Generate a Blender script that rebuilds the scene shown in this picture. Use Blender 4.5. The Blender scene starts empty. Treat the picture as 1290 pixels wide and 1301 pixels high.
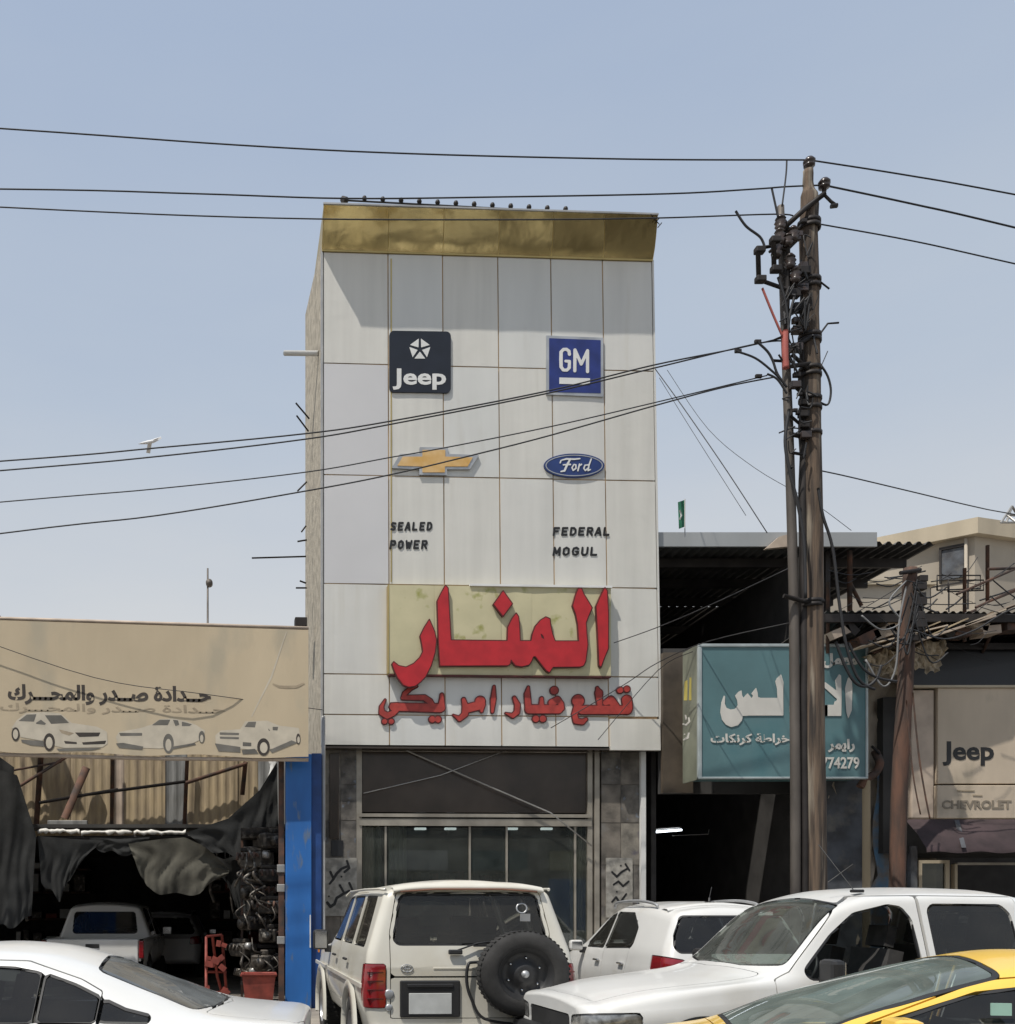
import bpy, math, random
import numpy as np
from mathutils import Vector, Matrix
random.seed(7)
rng = np.random.default_rng(7)
SC = bpy.context.scene
COL = SC.collection
PI = math.pi

# ------------------------------------------------------------------ camera
F_PX, PP_X, HOR_Y, CAM_Z = 1300.0, 330.0, 1150.0, 1.7
cam_d = bpy.data.cameras.new('camera')
cam = bpy.data.objects.new('camera', cam_d)
COL.objects.link(cam)
cam.location = (0, 0, CAM_Z)
cam.rotation_euler = (PI / 2, 0, 0)
cam_d.sensor_fit = 'HORIZONTAL'
cam_d.sensor_width = 36
cam_d.lens = F_PX / 1290 * 36
cam_d.shift_x = (645 - PP_X) / 1290
cam_d.shift_y = (HOR_Y - 650.5) / 1290
cam_d.clip_end = 3000
SC.camera = cam

# ------------------------------------------------------------------ light
SUN_TO = Vector((0.55, 0.45, -1.40)).normalized()
world = bpy.data.worlds.new('World')
SC.world = world
world.use_nodes = True
wn, wl = world.node_tree.nodes, world.node_tree.links
sky = wn.new('ShaderNodeTexSky')
sky.sky_type = 'NISHITA'
sky.sun_disc = False
sky.sun_elevation = math.asin(-SUN_TO.z)
sky.sun_rotation = math.atan2(-SUN_TO.x, -SUN_TO.y)
sky.altitude = 50
sky.air_density = 1.0
sky.dust_density = 1.5
sky.ozone_density = 1.5
wn['Background'].inputs['Strength'].default_value = 0.12
hz = wn.new('ShaderNodeMixRGB')          # dusty air veils the clear sky, whitest near the horizon
gm = wn.new('ShaderNodeTexCoord'); sx = wn.new('ShaderNodeSeparateXYZ'); rp_w = wn.new('ShaderNodeValToRGB')
wl.new(gm.outputs['Generated'], sx.inputs[0])
nz_w = wn.new('ShaderNodeTexNoise'); nz_w.inputs['Scale'].default_value = 2.2; nz_w.inputs['Detail'].default_value = 7
mp_w = wn.new('ShaderNodeMapping'); mp_w.inputs['Scale'].default_value = (1, 1, 3.5)
wl.new(gm.outputs['Generated'], mp_w.inputs[0]); wl.new(mp_w.outputs[0], nz_w.inputs['Vector'])
ad_w = wn.new('ShaderNodeMath'); ad_w.operation = 'MULTIPLY_ADD'; ad_w.inputs[1].default_value = -.24
wl.new(nz_w.outputs[0], ad_w.inputs[0])
a2_w = wn.new('ShaderNodeMath'); a2_w.operation = 'ADD'; a2_w.inputs[1].default_value = .12
wl.new(sx.outputs[2], a2_w.inputs[0]); wl.new(a2_w.outputs[0], ad_w.inputs[2])
wl.new(ad_w.outputs[0], rp_w.inputs[0])
cr_ = rp_w.color_ramp
cr_.elements[0].position = .02; cr_.elements[0].color = (.690, .680, .655, 1)
cr_.elements[1].position = .62; cr_.elements[1].color = (.385, .465, .600, 1)
e_ = cr_.elements.new(.25); e_.color = (.620, .635, .645, 1)
e_ = cr_.elements.new(.45); e_.color = (.470, .535, .625, 1)
ml_w = wn.new('ShaderNodeVectorMath'); ml_w.operation = 'SCALE'; ml_w.inputs['Scale'].default_value = 1 / .12
wl.new(rp_w.outputs[0], ml_w.inputs[0])
hz.inputs[0].default_value = .88
wl.new(sky.outputs[0], hz.inputs[1]); wl.new(ml_w.outputs[0], hz.inputs[2])
wl.new(hz.outputs[0], wn['Background'].inputs['Color'])
sun_d = bpy.data.lights.new('sun', 'SUN')
sun = bpy.data.objects.new('sun', sun_d)
COL.objects.link(sun)
sun_d.energy = 4.0
sun_d.angle = math.radians(0.6)
sun_d.color = (1.0, 0.95, 0.87)
sun.rotation_euler = (-SUN_TO).to_track_quat('Z', 'Y').to_euler()
sun.location = (-10, -8, 30)
SC.view_settings.view_transform = 'Standard'
SC.view_settings.look = 'None'
SC.view_settings.exposure = 0.12
SC.view_settings.gamma = 1.0
SC.view_settings.use_curve_mapping = False

# ------------------------------------------------------------------ materials
def M(name, col, rough=.6, metal=0., col2=None, var=.12, scale=3., stretch=(1, 1, 1), bump=0., bscale=25.,
      coat=0., spec=.5, detail=6., lo=.35, hi=.65, col3=None, scale3=.6, lo3=.55, hi3=.7, bstretch=None):
    m = bpy.data.materials.new(name)
    m.use_nodes = True
    n, l = m.node_tree.nodes, m.node_tree.links
    b = n['Principled BSDF']
    b.inputs['Roughness'].default_value = rough
    b.inputs['Metallic'].default_value = metal
    b.inputs['Coat Weight'].default_value = coat
    b.inputs['Coat Roughness'].default_value = .06
    b.inputs['Specular IOR Level'].default_value = spec
    tc = n.new('ShaderNodeTexCoord')
    mp = n.new('ShaderNodeMapping')
    mp.inputs['Scale'].default_value = stretch
    l.new(tc.outputs['Object'], mp.inputs[0])
    no = n.new('ShaderNodeTexNoise')
    no.inputs['Scale'].default_value = scale
    no.inputs['Detail'].default_value = detail
    l.new(mp.outputs[0], no.inputs['Vector'])
    rp = n.new('ShaderNodeValToRGB')
    if col2 is None:
        col2 = tuple(c * (1 - var) for c in col)
        col = tuple(min(1, c * (1 + var * .4)) for c in col)
    rp.color_ramp.elements[0].position = lo
    rp.color_ramp.elements[1].position = hi
    rp.color_ramp.elements[0].color = (*col2, 1)
    rp.color_ramp.elements[1].color = (*col, 1)
    l.new(no.outputs[0], rp.inputs[0])
    out = rp.outputs[0]
    if col3:
        n3 = n.new('ShaderNodeTexNoise')
        n3.inputs['Scale'].default_value = scale3
        n3.inputs['Detail'].default_value = 8
        l.new(mp.outputs[0], n3.inputs['Vector'])
        r3 = n.new('ShaderNodeValToRGB')
        r3.color_ramp.elements[0].position = lo3
        r3.color_ramp.elements[1].position = hi3
        l.new(n3.outputs[0], r3.inputs[0])
        mx = n.new('ShaderNodeMixRGB')
        mx.inputs[2].default_value = (*col3, 1)
        l.new(r3.outputs[0], mx.inputs[0])
        l.new(out, mx.inputs[1])
        out = mx.outputs[0]
    l.new(out, b.inputs['Base Color'])
    if bump:
        mb = n.new('ShaderNodeMapping')
        mb.inputs['Scale'].default_value = bstretch or stretch
        l.new(tc.outputs['Object'], mb.inputs[0])
        nb = n.new('ShaderNodeTexNoise')
        nb.inputs['Scale'].default_value = bscale
        nb.inputs['Detail'].default_value = 4
        l.new(mb.outputs[0], nb.inputs['Vector'])
        bp = n.new('ShaderNodeBump')
        bp.inputs['Strength'].default_value = 1.0
        bp.inputs['Distance'].default_value = bump
        l.new(nb.outputs[0], bp.inputs['Height'])
        l.new(bp.outputs[0], b.inputs['Normal'])
    return m

def GLASS(name, tint, gloss=1.0, ior=1.5, rough=.02, dust_sheen=0.0, dcol=(.45, .42, .36)):
    m = bpy.data.materials.new(name)
    m.use_nodes = True
    n, l = m.node_tree.nodes, m.node_tree.links
    n.remove(n['Principled BSDF'])
    o = n['Material Output']
    tr = n.new('ShaderNodeBsdfTransparent'); tr.inputs[0].default_value = (*tint, 1)
    gl = n.new('ShaderNodeBsdfGlossy'); gl.inputs['Roughness'].default_value = rough
    gl.inputs[0].default_value = (gloss, gloss, gloss, 1)
    fr = n.new('ShaderNodeFresnel'); fr.inputs[0].default_value = ior
    mx = n.new('ShaderNodeMixShader')
    l.new(fr.outputs[0], mx.inputs[0]); l.new(tr.outputs[0], mx.inputs[1]); l.new(gl.outputs[0], mx.inputs[2])
    res = mx.outputs[0]
    if dust_sheen > 0:  # diffuse film: dust on some panes, painted reflection on others
        df = n.new('ShaderNodeBsdfDiffuse'); df.inputs[0].default_value = (*dcol, 1)
        tc = n.new('ShaderNodeTexCoord'); no = n.new('ShaderNodeTexNoise'); no.inputs['Scale'].default_value = 3
        no.inputs['Detail'].default_value = 8
        l.new(tc.outputs['Object'], no.inputs['Vector'])
        mr = n.new('ShaderNodeMapRange'); mr.inputs['From Min'].default_value = .3; mr.inputs['From Max'].default_value = .75
        mr.inputs['To Min'].default_value = dust_sheen * .4; mr.inputs['To Max'].default_value = dust_sheen
        l.new(no.outputs[0], mr.inputs[0])
        m2 = n.new('ShaderNodeMixShader')
        l.new(mr.outputs[0], m2.inputs[0]); l.new(res, m2.inputs[1]); l.new(df.outputs[0], m2.inputs[2])
        res = m2.outputs[0]
    l.new(res, o.inputs['Surface'])
    return m

def EMIT(name, col, s):
    m = bpy.data.materials.new(name)
    m.use_nodes = True
    b = m.node_tree.nodes['Principled BSDF']
    b.inputs['Emission Color'].default_value = (*col, 1)
    b.inputs['Emission Strength'].default_value = s
    b.inputs['Base Color'].default_value = (.8, .8, .8, 1)
    return m

m_asphalt = M('asphalt', (.10, .095, .085), .9, bump=.006, bscale=120, scale=1.2, col2=(.065, .062, .058), col3=(.15, .135, .11), scale3=.25)
m_paving = M('paving', (.30, .27, .23), .9, bump=.003, bscale=60, scale=2, var=.25, col3=(.16, .14, .12), scale3=.9)
m_kerb = M('kerb_concrete', (.36, .34, .30), .85, bump=.003, var=.3)
m_clad = M('cladding_white', (.65, .64, .60), .33, var=.07, scale=1.3, stretch=(2.5, 1, .25), bump=.012, bscale=1.1, bstretch=(1, 1, 1), col3=(.57, .55, .49), scale3=1.6, lo3=.6, hi3=.8)
m_clad_w = M('cladding_warm', (.65, .635, .585), .35, var=.07, scale=1.6, stretch=(3, 1, .22), bump=.014, bscale=1.2, bstretch=(1, 1, 1), col3=(.57, .55, .49), scale3=1.9, lo3=.6, hi3=.8)
m_clad_c = M('cladding_cool', (.64, .64, .61), .32, var=.06, scale=1.1, stretch=(2, 1, .3), bump=.012, bscale=1.0, bstretch=(1, 1, 1), col3=(.55, .54, .50), scale3=1.3, lo3=.6, hi3=.8)
m_clad_b = M('cladding_grey', (.60, .595, .60), .5, var=.03, scale=1, bump=.004, bscale=1.2)
m_seal = M('joint_sealant', (.46, .31, .17), .8, var=.5, scale=2, stretch=(1, 1, .7))
m_gold = M('gold_mirror_sheet', (.60, .48, .23), .20, 1.0, var=.2, scale=1.2, bump=.035, bscale=.8, detail=3, bstretch=(1, 1, .8))
m_goldtrim = M('gold_trim', (.50, .38, .16), .4, .8)
m_brick = M('brick_side', (.42, .32, .21), .95, var=.65, scale=9, bump=.01, bscale=40)
m_mortar = M('mortar', (.40, .36, .29), .95, var=.3, scale=8, bump=.01, bscale=30)
m_concrete = M('concrete', (.34, .31, .27), .9, var=.3, scale=1.5, bump=.004, bscale=30, col3=(.2, .18, .15), scale3=1.2)
m_plaster = M('plaster', (.42, .36, .29), .95, var=.25, scale=2, bump=.02, bscale=6, col3=(.2, .17, .14), scale3=1.1)
m_beige = M('beige_render', (.50, .43, .32), .9, var=.15, scale=1, stretch=(1, 1, .3), bump=.003)
m_stone = M('pillar_stone', (.21, .185, .155), .8, col2=(.08, .072, .062), scale=3.5, bump=.004, bscale=25, col3=(.22, .21, .20), scale3=3)
m_stone_b = M('pillar_stone_light', (.27, .245, .205), .8, col2=(.12, .11, .095), scale=5, bump=.004, bscale=25, col3=(.12, .11, .12), scale3=6)
m_stone_c = M('pillar_stone_dark', (.17, .155, .135), .75, col2=(.06, .055, .05), scale=6, bump=.004, bscale=25, col3=(.14, .16, .19), scale3=8, lo3=.6, hi3=.68)
m_stoneplate = M('stone_plate', (.36, .34, .30), .75, var=.35, scale=9, bump=.002, col3=(.2, .19, .17), scale3=6)
m_alu = M('anodised_frame', (.34, .31, .26), .45, .3, var=.3, scale=3, stretch=(1, 1, 1))
m_alu2 = M('aluminium_dull', (.42, .41, .39), .45, .6, var=.2)
m_darkpanel = M('dark_brown_panel', (.050, .037, .028), .25, var=.4, scale=1.5)
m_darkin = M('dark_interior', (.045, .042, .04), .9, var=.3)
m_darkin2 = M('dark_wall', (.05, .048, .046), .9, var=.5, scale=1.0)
m_curtain = M('curtain', (.5, .49, .42), .9, var=.4, scale=4, stretch=(5, 5, .3))
m_shopglass = GLASS('shop_glass', (.66, .70, .67), 1.0, 1.7, .02, .20, (.20, .22, .20))  # grey-green diffuse film stands in for the street's reflection
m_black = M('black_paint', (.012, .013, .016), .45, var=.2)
m_navy = M('sign_black_blue', (.010, .013, .022), .35, var=.25)
m_blue = M('sign_blue', (.018, .035, .19), .4, var=.25, scale=4)
m_fordblue = M('oval_blue', (.02, .045, .17), .35, var=.2)
m_white = M('sign_white', (.72, .72, .70), .5, var=.08)
m_silver = M('sign_silver', (.45, .46, .47), .4, .5, var=.2)
m_bowtie = M('bowtie_gold', (.62, .36, .10), .4, .1, col2=(.70, .47, .22), scale=5)
m_plate = M('sign_cream', (.57, .52, .33), .75, col2=(.50, .46, .29), scale=2.2, col3=(.30, .30, .09), scale3=4.5, lo3=.60, hi3=.74, bump=.006, bscale=2)
m_red = M('letter_red', (.47, .015, .022), .4, var=.15, scale=5)
m_redside = M('letter_edge', (.10, .012, .012), .5, var=.3)
m_red2 = M('letter_faded_red', (.40, .045, .035), .55, var=.25, scale=9)
m_letter = M('letter_black', (.012, .012, .013), .5, var=.3)
m_wood = M('weathered_wood', (.15, .105, .072), .9, col2=(.035, .028, .024), scale=3.2, stretch=(5, 5, .35), bump=.012, bscale=14, bstretch=(4, 4, .25), col3=(.26, .22, .17), scale3=2.4)
m_steelpole = M('grey_steel_pole', (.11, .095, .082), .6, .3, var=.5, scale=3, stretch=(1, 1, .3))
m_rustpole = M('rusty_pole', (.13, .065, .042), .85, col2=(.05, .035, .028), scale=3, stretch=(3, 3, .5), bump=.006, bscale=20)
m_rust = M('rusty_steel', (.14, .07, .045), .85, col2=(.05, .04, .035), scale=5)
m_iron = M('dark_iron', (.035, .03, .028), .6, .4, var=.4)
m_ceramic = M('brown_ceramic', (.06, .045, .04), .25, var=.4)
m_cable = M('black_cable', (.018, .018, .02), .6, var=.2)
m_greycable = M('grey_cable', (.18, .18, .18), .6, var=.2)
m_redcable = M('red_cable', (.40, .10, .08), .6, var=.2)
m_tarp = M('billboard_canvas', (.53, .435, .30), .85, var=.10, scale=.9, stretch=(1, 1, .4), bump=.02, bscale=1.2, col3=(.43, .37, .27), scale3=1.6)
m_ink = M('print_dark', (.055, .045, .038), .8, var=.3)
m_ink2 = M('print_brown', (.37, .30, .21), .85, var=.2, scale=8)
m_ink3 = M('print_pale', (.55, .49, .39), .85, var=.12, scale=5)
m_ink4 = M('print_grey', (.16, .15, .13), .8, var=.3)
m_bluepaint = M('blue_paint', (.025, .15, .46), .45, var=.3, scale=1.5, stretch=(1, 1, .3), col3=(.10, .15, .24), scale3=7, lo3=.60, hi3=.68)
m_sheet = M('yellowed_sheet', (.46, .36, .22), .75, col2=(.27, .21, .14), scale=2.5, stretch=(3, 3, .6), col3=(.16, .12, .08), scale3=3, lo3=.62, hi3=.78)
m_sheetg = M('grey_sheet', (.26, .26, .25), .6, .2, var=.35, scale=3, stretch=(3, 3, .5))
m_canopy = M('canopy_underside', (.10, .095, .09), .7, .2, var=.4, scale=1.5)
m_fascia = M('grey_fascia', (.37, .38, .38), .5, .3, var=.15, scale=1, stretch=(1, 1, .3))
m_teal = M('teal_board', (.10, .195, .21), .45, var=.16, scale=1.2, col3=(.07, .17, .19), scale3=1.2)
m_tealtrim = M('teal_frame', (.42, .47, .47), .45, .3, var=.2)
m_sideboard = M('side_board', (.19, .20, .15), .5, var=.3, scale=2)
m_yellowtxt = M('yellow_letter', (.50, .42, .10), .6)
m_paleletter = M('pale_letter', (.62, .60, .55), .5, var=.08)
m_tan = M('tan_sign', (.55, .455, .345), .75, var=.15, scale=1.4, stretch=(1, 1, .5), col3=(.33, .28, .21), scale3=1.6)
m_tanedge = M('tan_edge', (.47, .38, .30), .8, var=.2, scale=4)
m_maroon = M('maroon_awning', (.045, .028, .030), .8, var=.4, scale=3, bump=.006, bscale=8)
m_cloth = M('dark_cloth', (.024, .025, .025), .95, var=.6, scale=2, bump=.004, bscale=40)
m_cloth2 = M('olive_cloth', (.095, .09, .072), .95, var=.6, scale=1.6, bump=.004, bscale=40)
m_greywall = M('grey_blue_wall', (.10, .11, .125), .8, col2=(.05, .05, .055), scale=3, bump=.006, bscale=12, col3=(.16, .15, .13), scale3=2.5)
m_bluewall = M('blue_faded_wall', (.08, .16, .25), .85, col2=(.16, .13, .10), scale=5, bump=.01, bscale=10)
m_flag = M('green_flag', (.02, .16, .09), .8, var=.2)
m_redbin = M('red_plastic', (.24, .045, .03), .65, var=.5, scale=5)
m_grease = M('greasy_metal', (.09, .075, .06), .5, .5, col2=(.03, .027, .024), scale=12, col3=(.26, .24, .21), scale3=9)
m_tube = EMIT('lit_tube', (.85, .92, 1.0), 4.0)
m_bird = M('white_feather', (.8, .8, .8), .8, var=.05)
m_distant = M('distant_render', (.42, .37, .30), .9, var=.2, scale=.4)

def paint(name, col, dust_sheen=.5):
    return M(name, col, .32, 0, col2=tuple(c * .93 for c in col), scale=1.5, coat=.55, spec=.5,
             col3=(col[0] * .8, col[1] * .76, col[2] * .68), scale3=2.2, lo3=.55, hi3=.95)
m_pw_suv = M('cream_white_paint', (.62, .60, .53), .38, 0, col2=(.57, .545, .47), scale=1.5, coat=.4, col3=(.46, .42, .33), scale3=1.7, lo3=.5, hi3=.85)
m_pw_sedan = paint('white_paint', (.68, .68, .66))
m_pw_truck = M('white_truck_paint', (.66, .66, .64), .36, 0, col2=(.60, .595, .57), scale=1.2, coat=.45, col3=(.50, .48, .43), scale3=1.5, lo3=.55, hi3=.9)
m_pw_cross = paint('white_crossover_paint', (.66, .655, .63))
m_pyellow = paint('yellow_taxi_paint', (.84, .54, .085))
m_pgar = paint('grey_silver_paint', (.40, .40, .40))
m_rubber = M('black_rubber', (.016, .016, .017), .6, var=.3)
m_tyre = M('tyre_rubber', (.028, .027, .026), .85, var=.4, scale=8, bump=.002, bscale=60)
m_plastic = M('black_plastic', (.022, .022, .023), .5, var=.3)
m_chrome = M('chrome', (.6, .6, .6), .15, 1., var=.05)
m_alloy = M('alloy_wheel', (.42, .42, .43), .35, .8, var=.2)
m_seat = M('seat_fabric', (.055, .053, .052), .9, var=.3, scale=10)
m_trim = M('cabin_trim', (.045, .045, .048), .7, var=.2)
m_trimlight = M('cabin_trim_light', (.22, .21, .19), .8, var=.2)
m_tail = M('tail_lamp_red', (.23, .008, .012), .12, coat=1, var=.3, scale=25, stretch=(.1, .1, 1))
m_amber = M('lamp_amber', (.55, .18, .02), .15, coat=1)
m_lamp = M('lamp_clear', (.30, .30, .29), .12, coat=1, var=.6, scale=14, metal=.4)
m_plateno = M('number_plate', (.55, .56, .54), .5, var=.12, scale=8)
g_dark = GLASS('tinted_glass', (.24, .26, .26), .9, 1.55, .02, .04)
g_mid = GLASS('window_glass', (.42, .46, .44), .9, 1.5, .02, .05)
g_clear = GLASS('windscreen_glass', (.50, .56, .53), .75, 1.42, .04, .20, (.32, .34, .31))
g_ws2 = GLASS('sheen_windscreen', (.42, .50, .46), 1.0, 1.55, .02, .34, (.36, .43, .39))  # pale green diffuse layer paints in the reflected light
g_dust = GLASS('dusty_glass', (.34, .34, .32), .9, 1.5, .05, .11, (.26, .24, .20))
g_smoke = GLASS('smoked_glass', (.22, .26, .30), 1.0, 1.6, .02, .34, (.34, .36, .36))

# ------------------------------------------------------------------ mesh helpers
def mesh_obj(name, verts, faces, mat, parent=None, smooth=False, mats=None, fm=None):
    me = bpy.data.meshes.new(name)
    me.from_pydata([tuple(map(float, v)) for v in verts], [], [tuple(map(int, f)) for f in faces])
    for q in (mats or [mat]):
        me.materials.append(q)
    if fm is not None:
        me.polygons.foreach_set('material_index', np.array(fm, dtype=np.int32))
    if smooth is True:
        me.polygons.foreach_set('use_smooth', np.ones(len(me.polygons), dtype=bool))
    elif smooth is not False:
        me.polygons.foreach_set('use_smooth', np.array(smooth, dtype=bool))
    me.update()
    o = bpy.data.objects.new(name, me)
    COL.objects.link(o)
    if parent is not None:
        o.parent = parent
    return o

class MB:
    """collects simple solids; vertices are in the parent's local space"""
    def __init__(s):
        s.v, s.f, s.s = [], [], []
    def add(s, vs, fs, smooth=False):
        k = len(s.v)
        s.v += [tuple(v) for v in vs]
        s.f += [tuple(i + k for i in f) for f in fs]
        s.s += [smooth] * len(fs)
        return s
    def box(s, a, b, bev=0.):
        x0, y0, z0 = (min(a[i], b[i]) for i in range(3)); x1, y1, z1 = (max(a[i], b[i]) for i in range(3))
        if bev <= 0:
            vs = [(x, y, z) for x in (x0, x1) for y in (y0, y1) for z in (z0, z1)]
            return s.add(vs, [(0, 1, 3, 2), (4, 6, 7, 5), (0, 4, 5, 1), (2, 3, 7, 6), (0, 2, 6, 4), (1, 5, 7, 3)])
        e = min(bev, (x1 - x0) * .45, (y1 - y0) * .45, (z1 - z0) * .45)
        import bmesh
        bm = bmesh.new()
        bmesh.ops.create_cube(bm, size=1)
        for v in bm.verts:
            v.co = Vector(((x0 + x1) / 2 + v.co.x * (x1 - x0), (y0 + y1) / 2 + v.co.y * (y1 - y0), (z0 + z1) / 2 + v.co.z * (z1 - z0)))
        bmesh.ops.bevel(bm, geom=bm.edges[:], offset=e, segments=2, profile=.5, affect='EDGES')
        bm.verts.index_update()
        s.add([v.co[:] for v in bm.verts], [[v.index for v in f.verts] for f in bm.faces])
        bm.free()
        return s
    def obox(s, c, size, M3):
        hx, hy, hz = (q / 2 for q in size)
        vs = [Vector(c) + M3 @ Vector((x, y, z)) for x in (-hx, hx) for y in (-hy, hy) for z in (-hz, hz)]
        return s.add(vs, [(0, 1, 3, 2), (4, 6, 7, 5), (0, 4, 5, 1), (2, 3, 7, 6), (0, 2, 6, 4), (1, 5, 7, 3)])
    def tube(s, pts, r, n=8, cap=True):
        pts = [Vector(p) for p in pts]
        rs = list(r) if hasattr(r, '__len__') else [r] * len(pts)
        k = len(s.v)
        up = None
        for i, p in enumerate(pts):
            t = (pts[min(i + 1, len(pts) - 1)] - pts[max(i - 1, 0)])
            t = t.normalized() if t.length > 1e-9 else Vector((0, 0, 1))
            if up is None:
                up = Vector((0, 0, 1)) if abs(t.z) < .9 else Vector((0, 1, 0))
            a = t.cross(up)
            a = a.normalized() if a.length > 1e-6 else t.orthogonal().normalized()
            b = a.cross(t).normalized()
            up = b
            for j in range(n):
                an = 2 * PI * j / n
                s.v.append(tuple(p + (a * math.cos(an) + b * math.sin(an)) * rs[i]))
        for i in range(len(pts) - 1):
            for j in range(n):
                s.f.append((k + i * n + j, k + i * n + (j + 1) % n, k + (i + 1) * n + (j + 1) % n, k + (i + 1) * n + j))
                s.s.append(True)
        if cap:
            s.f.append(tuple(k + j for j in range(n))); s.s.append(False)
            s.f.append(tuple(k + (len(pts) - 1) * n + j for j in range(n))); s.s.append(False)
        return s
    def lathe(s, prof, c, axis=(0, 0, 1), n=20, smooth=True):
        """prof = [(radius, height)]"""
        ax = Vector(axis).normalized(); a = ax.orthogonal().normalized(); b = ax.cross(a)
        k = len(s.v); c = Vector(c)
        for (r, h) in prof:
            for j in range(n):
                an = 2 * PI * j / n
                s.v.append(tuple(c + ax * h + (a * math.cos(an) + b * math.sin(an)) * r))
        for i in range(len(prof) - 1):
            for j in range(n):
                s.f.append((k + i * n + j, k + i * n + (j + 1) % n, k + (i + 1) * n + (j + 1) % n, k + (i + 1) * n + j))
                s.s.append(smooth)
        return s
    def prism(s, pts, axis, a, b):
        """extrude 2d polygon; axis 'y': pts are (x,z) between y=a and y=b; 'x': (y,z); 'z': (x,y)"""
        n = len(pts)
        def mk(p, t):
            return (p[0], t, p[1]) if axis == 'y' else ((t, p[0], p[1]) if axis == 'x' else (p[0], p[1], t))
        vs = [mk(p, a) for p in pts] + [mk(p, b) for p in pts]
        fs = [tuple(range(n)), tuple(range(2 * n - 1, n - 1, -1))] + [(i, (i + 1) % n, n + (i + 1) % n, n + i) for i in range(n)]
        return s.add(vs, fs)
    def quad(s, a, b, c, d):
        return s.add([a, b, c, d], [(0, 1, 2, 3)])
    def grid(s, G, smooth=True):
        G = np.asarray(G); nu, nv = G.shape[:2]
        fs = [(i * nv + j, i * nv + j + 1, (i + 1) * nv + j + 1, (i + 1) * nv + j) for i in range(nu - 1) for j in range(nv - 1)]
        return s.add(G.reshape(-1, 3).tolist(), fs, smooth)
    def build(s, name, mat, parent=None, off=None):
        vs = s.v
        if off is not None:
            vs = [(v[0] - off[0], v[1] - off[1], v[2] - off[2]) for v in vs]
        return mesh_obj(name, vs, s.f, mat, parent, smooth=s.s)

def tag(o, label=None, cat=None, group=None, kind=None):
    if label: o['label'] = label
    if cat: o['category'] = cat
    if group: o['group'] = group
    if kind: o['kind'] = kind
    return o

def thing(name, label, cat, loc=(0, 0, 0), rz=0., group=None):
    o = bpy.data.objects.new(name, None)
    o.empty_display_size = .3
    COL.objects.link(o)
    o.location = loc; o.rotation_euler = (0, 0, rz)
    return tag(o, label, cat, group)

def copy_tree(o, parent=None):
    c = o.copy(); COL.objects.link(c); c.parent = parent
    for ch in list(o.children):
        copy_tree(ch, c)
    return c

def P(px, py, D, dx=0, dz=0):
    return Vector(((px - PP_X) * D / F_PX + dx, D, CAM_Z + (HOR_Y - py) * D / F_PX + dz))

# signed distance fields -------------------------------------------------
def sd_poly(pts, X, Y):
    pts = np.asarray(pts, float)
    d = np.full(X.shape, 1e18); ins = np.zeros(X.shape, bool)
    n = len(pts)
    for i in range(n):
        a, b = pts[i], pts[(i + 1) % n]
        ex, ey = b - a
        L = ex * ex + ey * ey + 1e-12
        t = np.clip(((X - a[0]) * ex + (Y - a[1]) * ey) / L, 0, 1)
        d = np.minimum(d, (X - a[0] - t * ex) ** 2 + (Y - a[1] - t * ey) ** 2)
        if a[1] != b[1]:
            c = ((a[1] > Y) != (b[1] > Y)) & (X < (b[0] - a[0]) * (Y - a[1]) / (b[1] - a[1]) + a[0])
            ins ^= c
    d = np.sqrt(d)
    return np.where(ins, -d, d)

def sd_stroke(pts, X, Y):
    d = np.full(X.shape, 1e9)
    if len(pts) == 1:
        return np.hypot(X - pts[0][0], Y - pts[0][1]) - pts[0][2]
    for a, b in zip(pts[:-1], pts[1:]):
        ex, ey = b[0] - a[0], b[1] - a[1]
        t = np.clip(((X - a[0]) * ex + (Y - a[1]) * ey) / (ex * ex + ey * ey + 1e-9), 0, 1)
        d = np.minimum(d, np.hypot(X - a[0] - t * ex, Y - a[1] - t * ey) - (a[2] + t * (b[2] - a[2])))
    return d

def inset(poly, r):
    p = np.asarray(poly, float); n = len(p)
    area = sum(p[i][0] * p[(i + 1) % n][1] - p[(i + 1) % n][0] * p[i][1] for i in range(n))
    sg = 1 if area > 0 else -1
    out = []
    for i in range(n):
        a, b, c = p[i - 1], p[i], p[(i + 1) % n]
        e1 = (b - a) / (np.linalg.norm(b - a) + 1e-9); e2 = (c - b) / (np.linalg.norm(c - b) + 1e-9)
        n1 = np.array([-e1[1], e1[0]]) * sg; n2 = np.array([-e2[1], e2[0]]) * sg
        m = n1 + n2
        q = m / (max(.35, 1 + n1 @ n2))
        out.append(b + q * r)
    return np.array(out)

def sd_round(poly, r, X, Y):
    return sd_poly(inset(poly, r), X, Y) - r if r > 0 else sd_poly(poly, X, Y)

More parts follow.
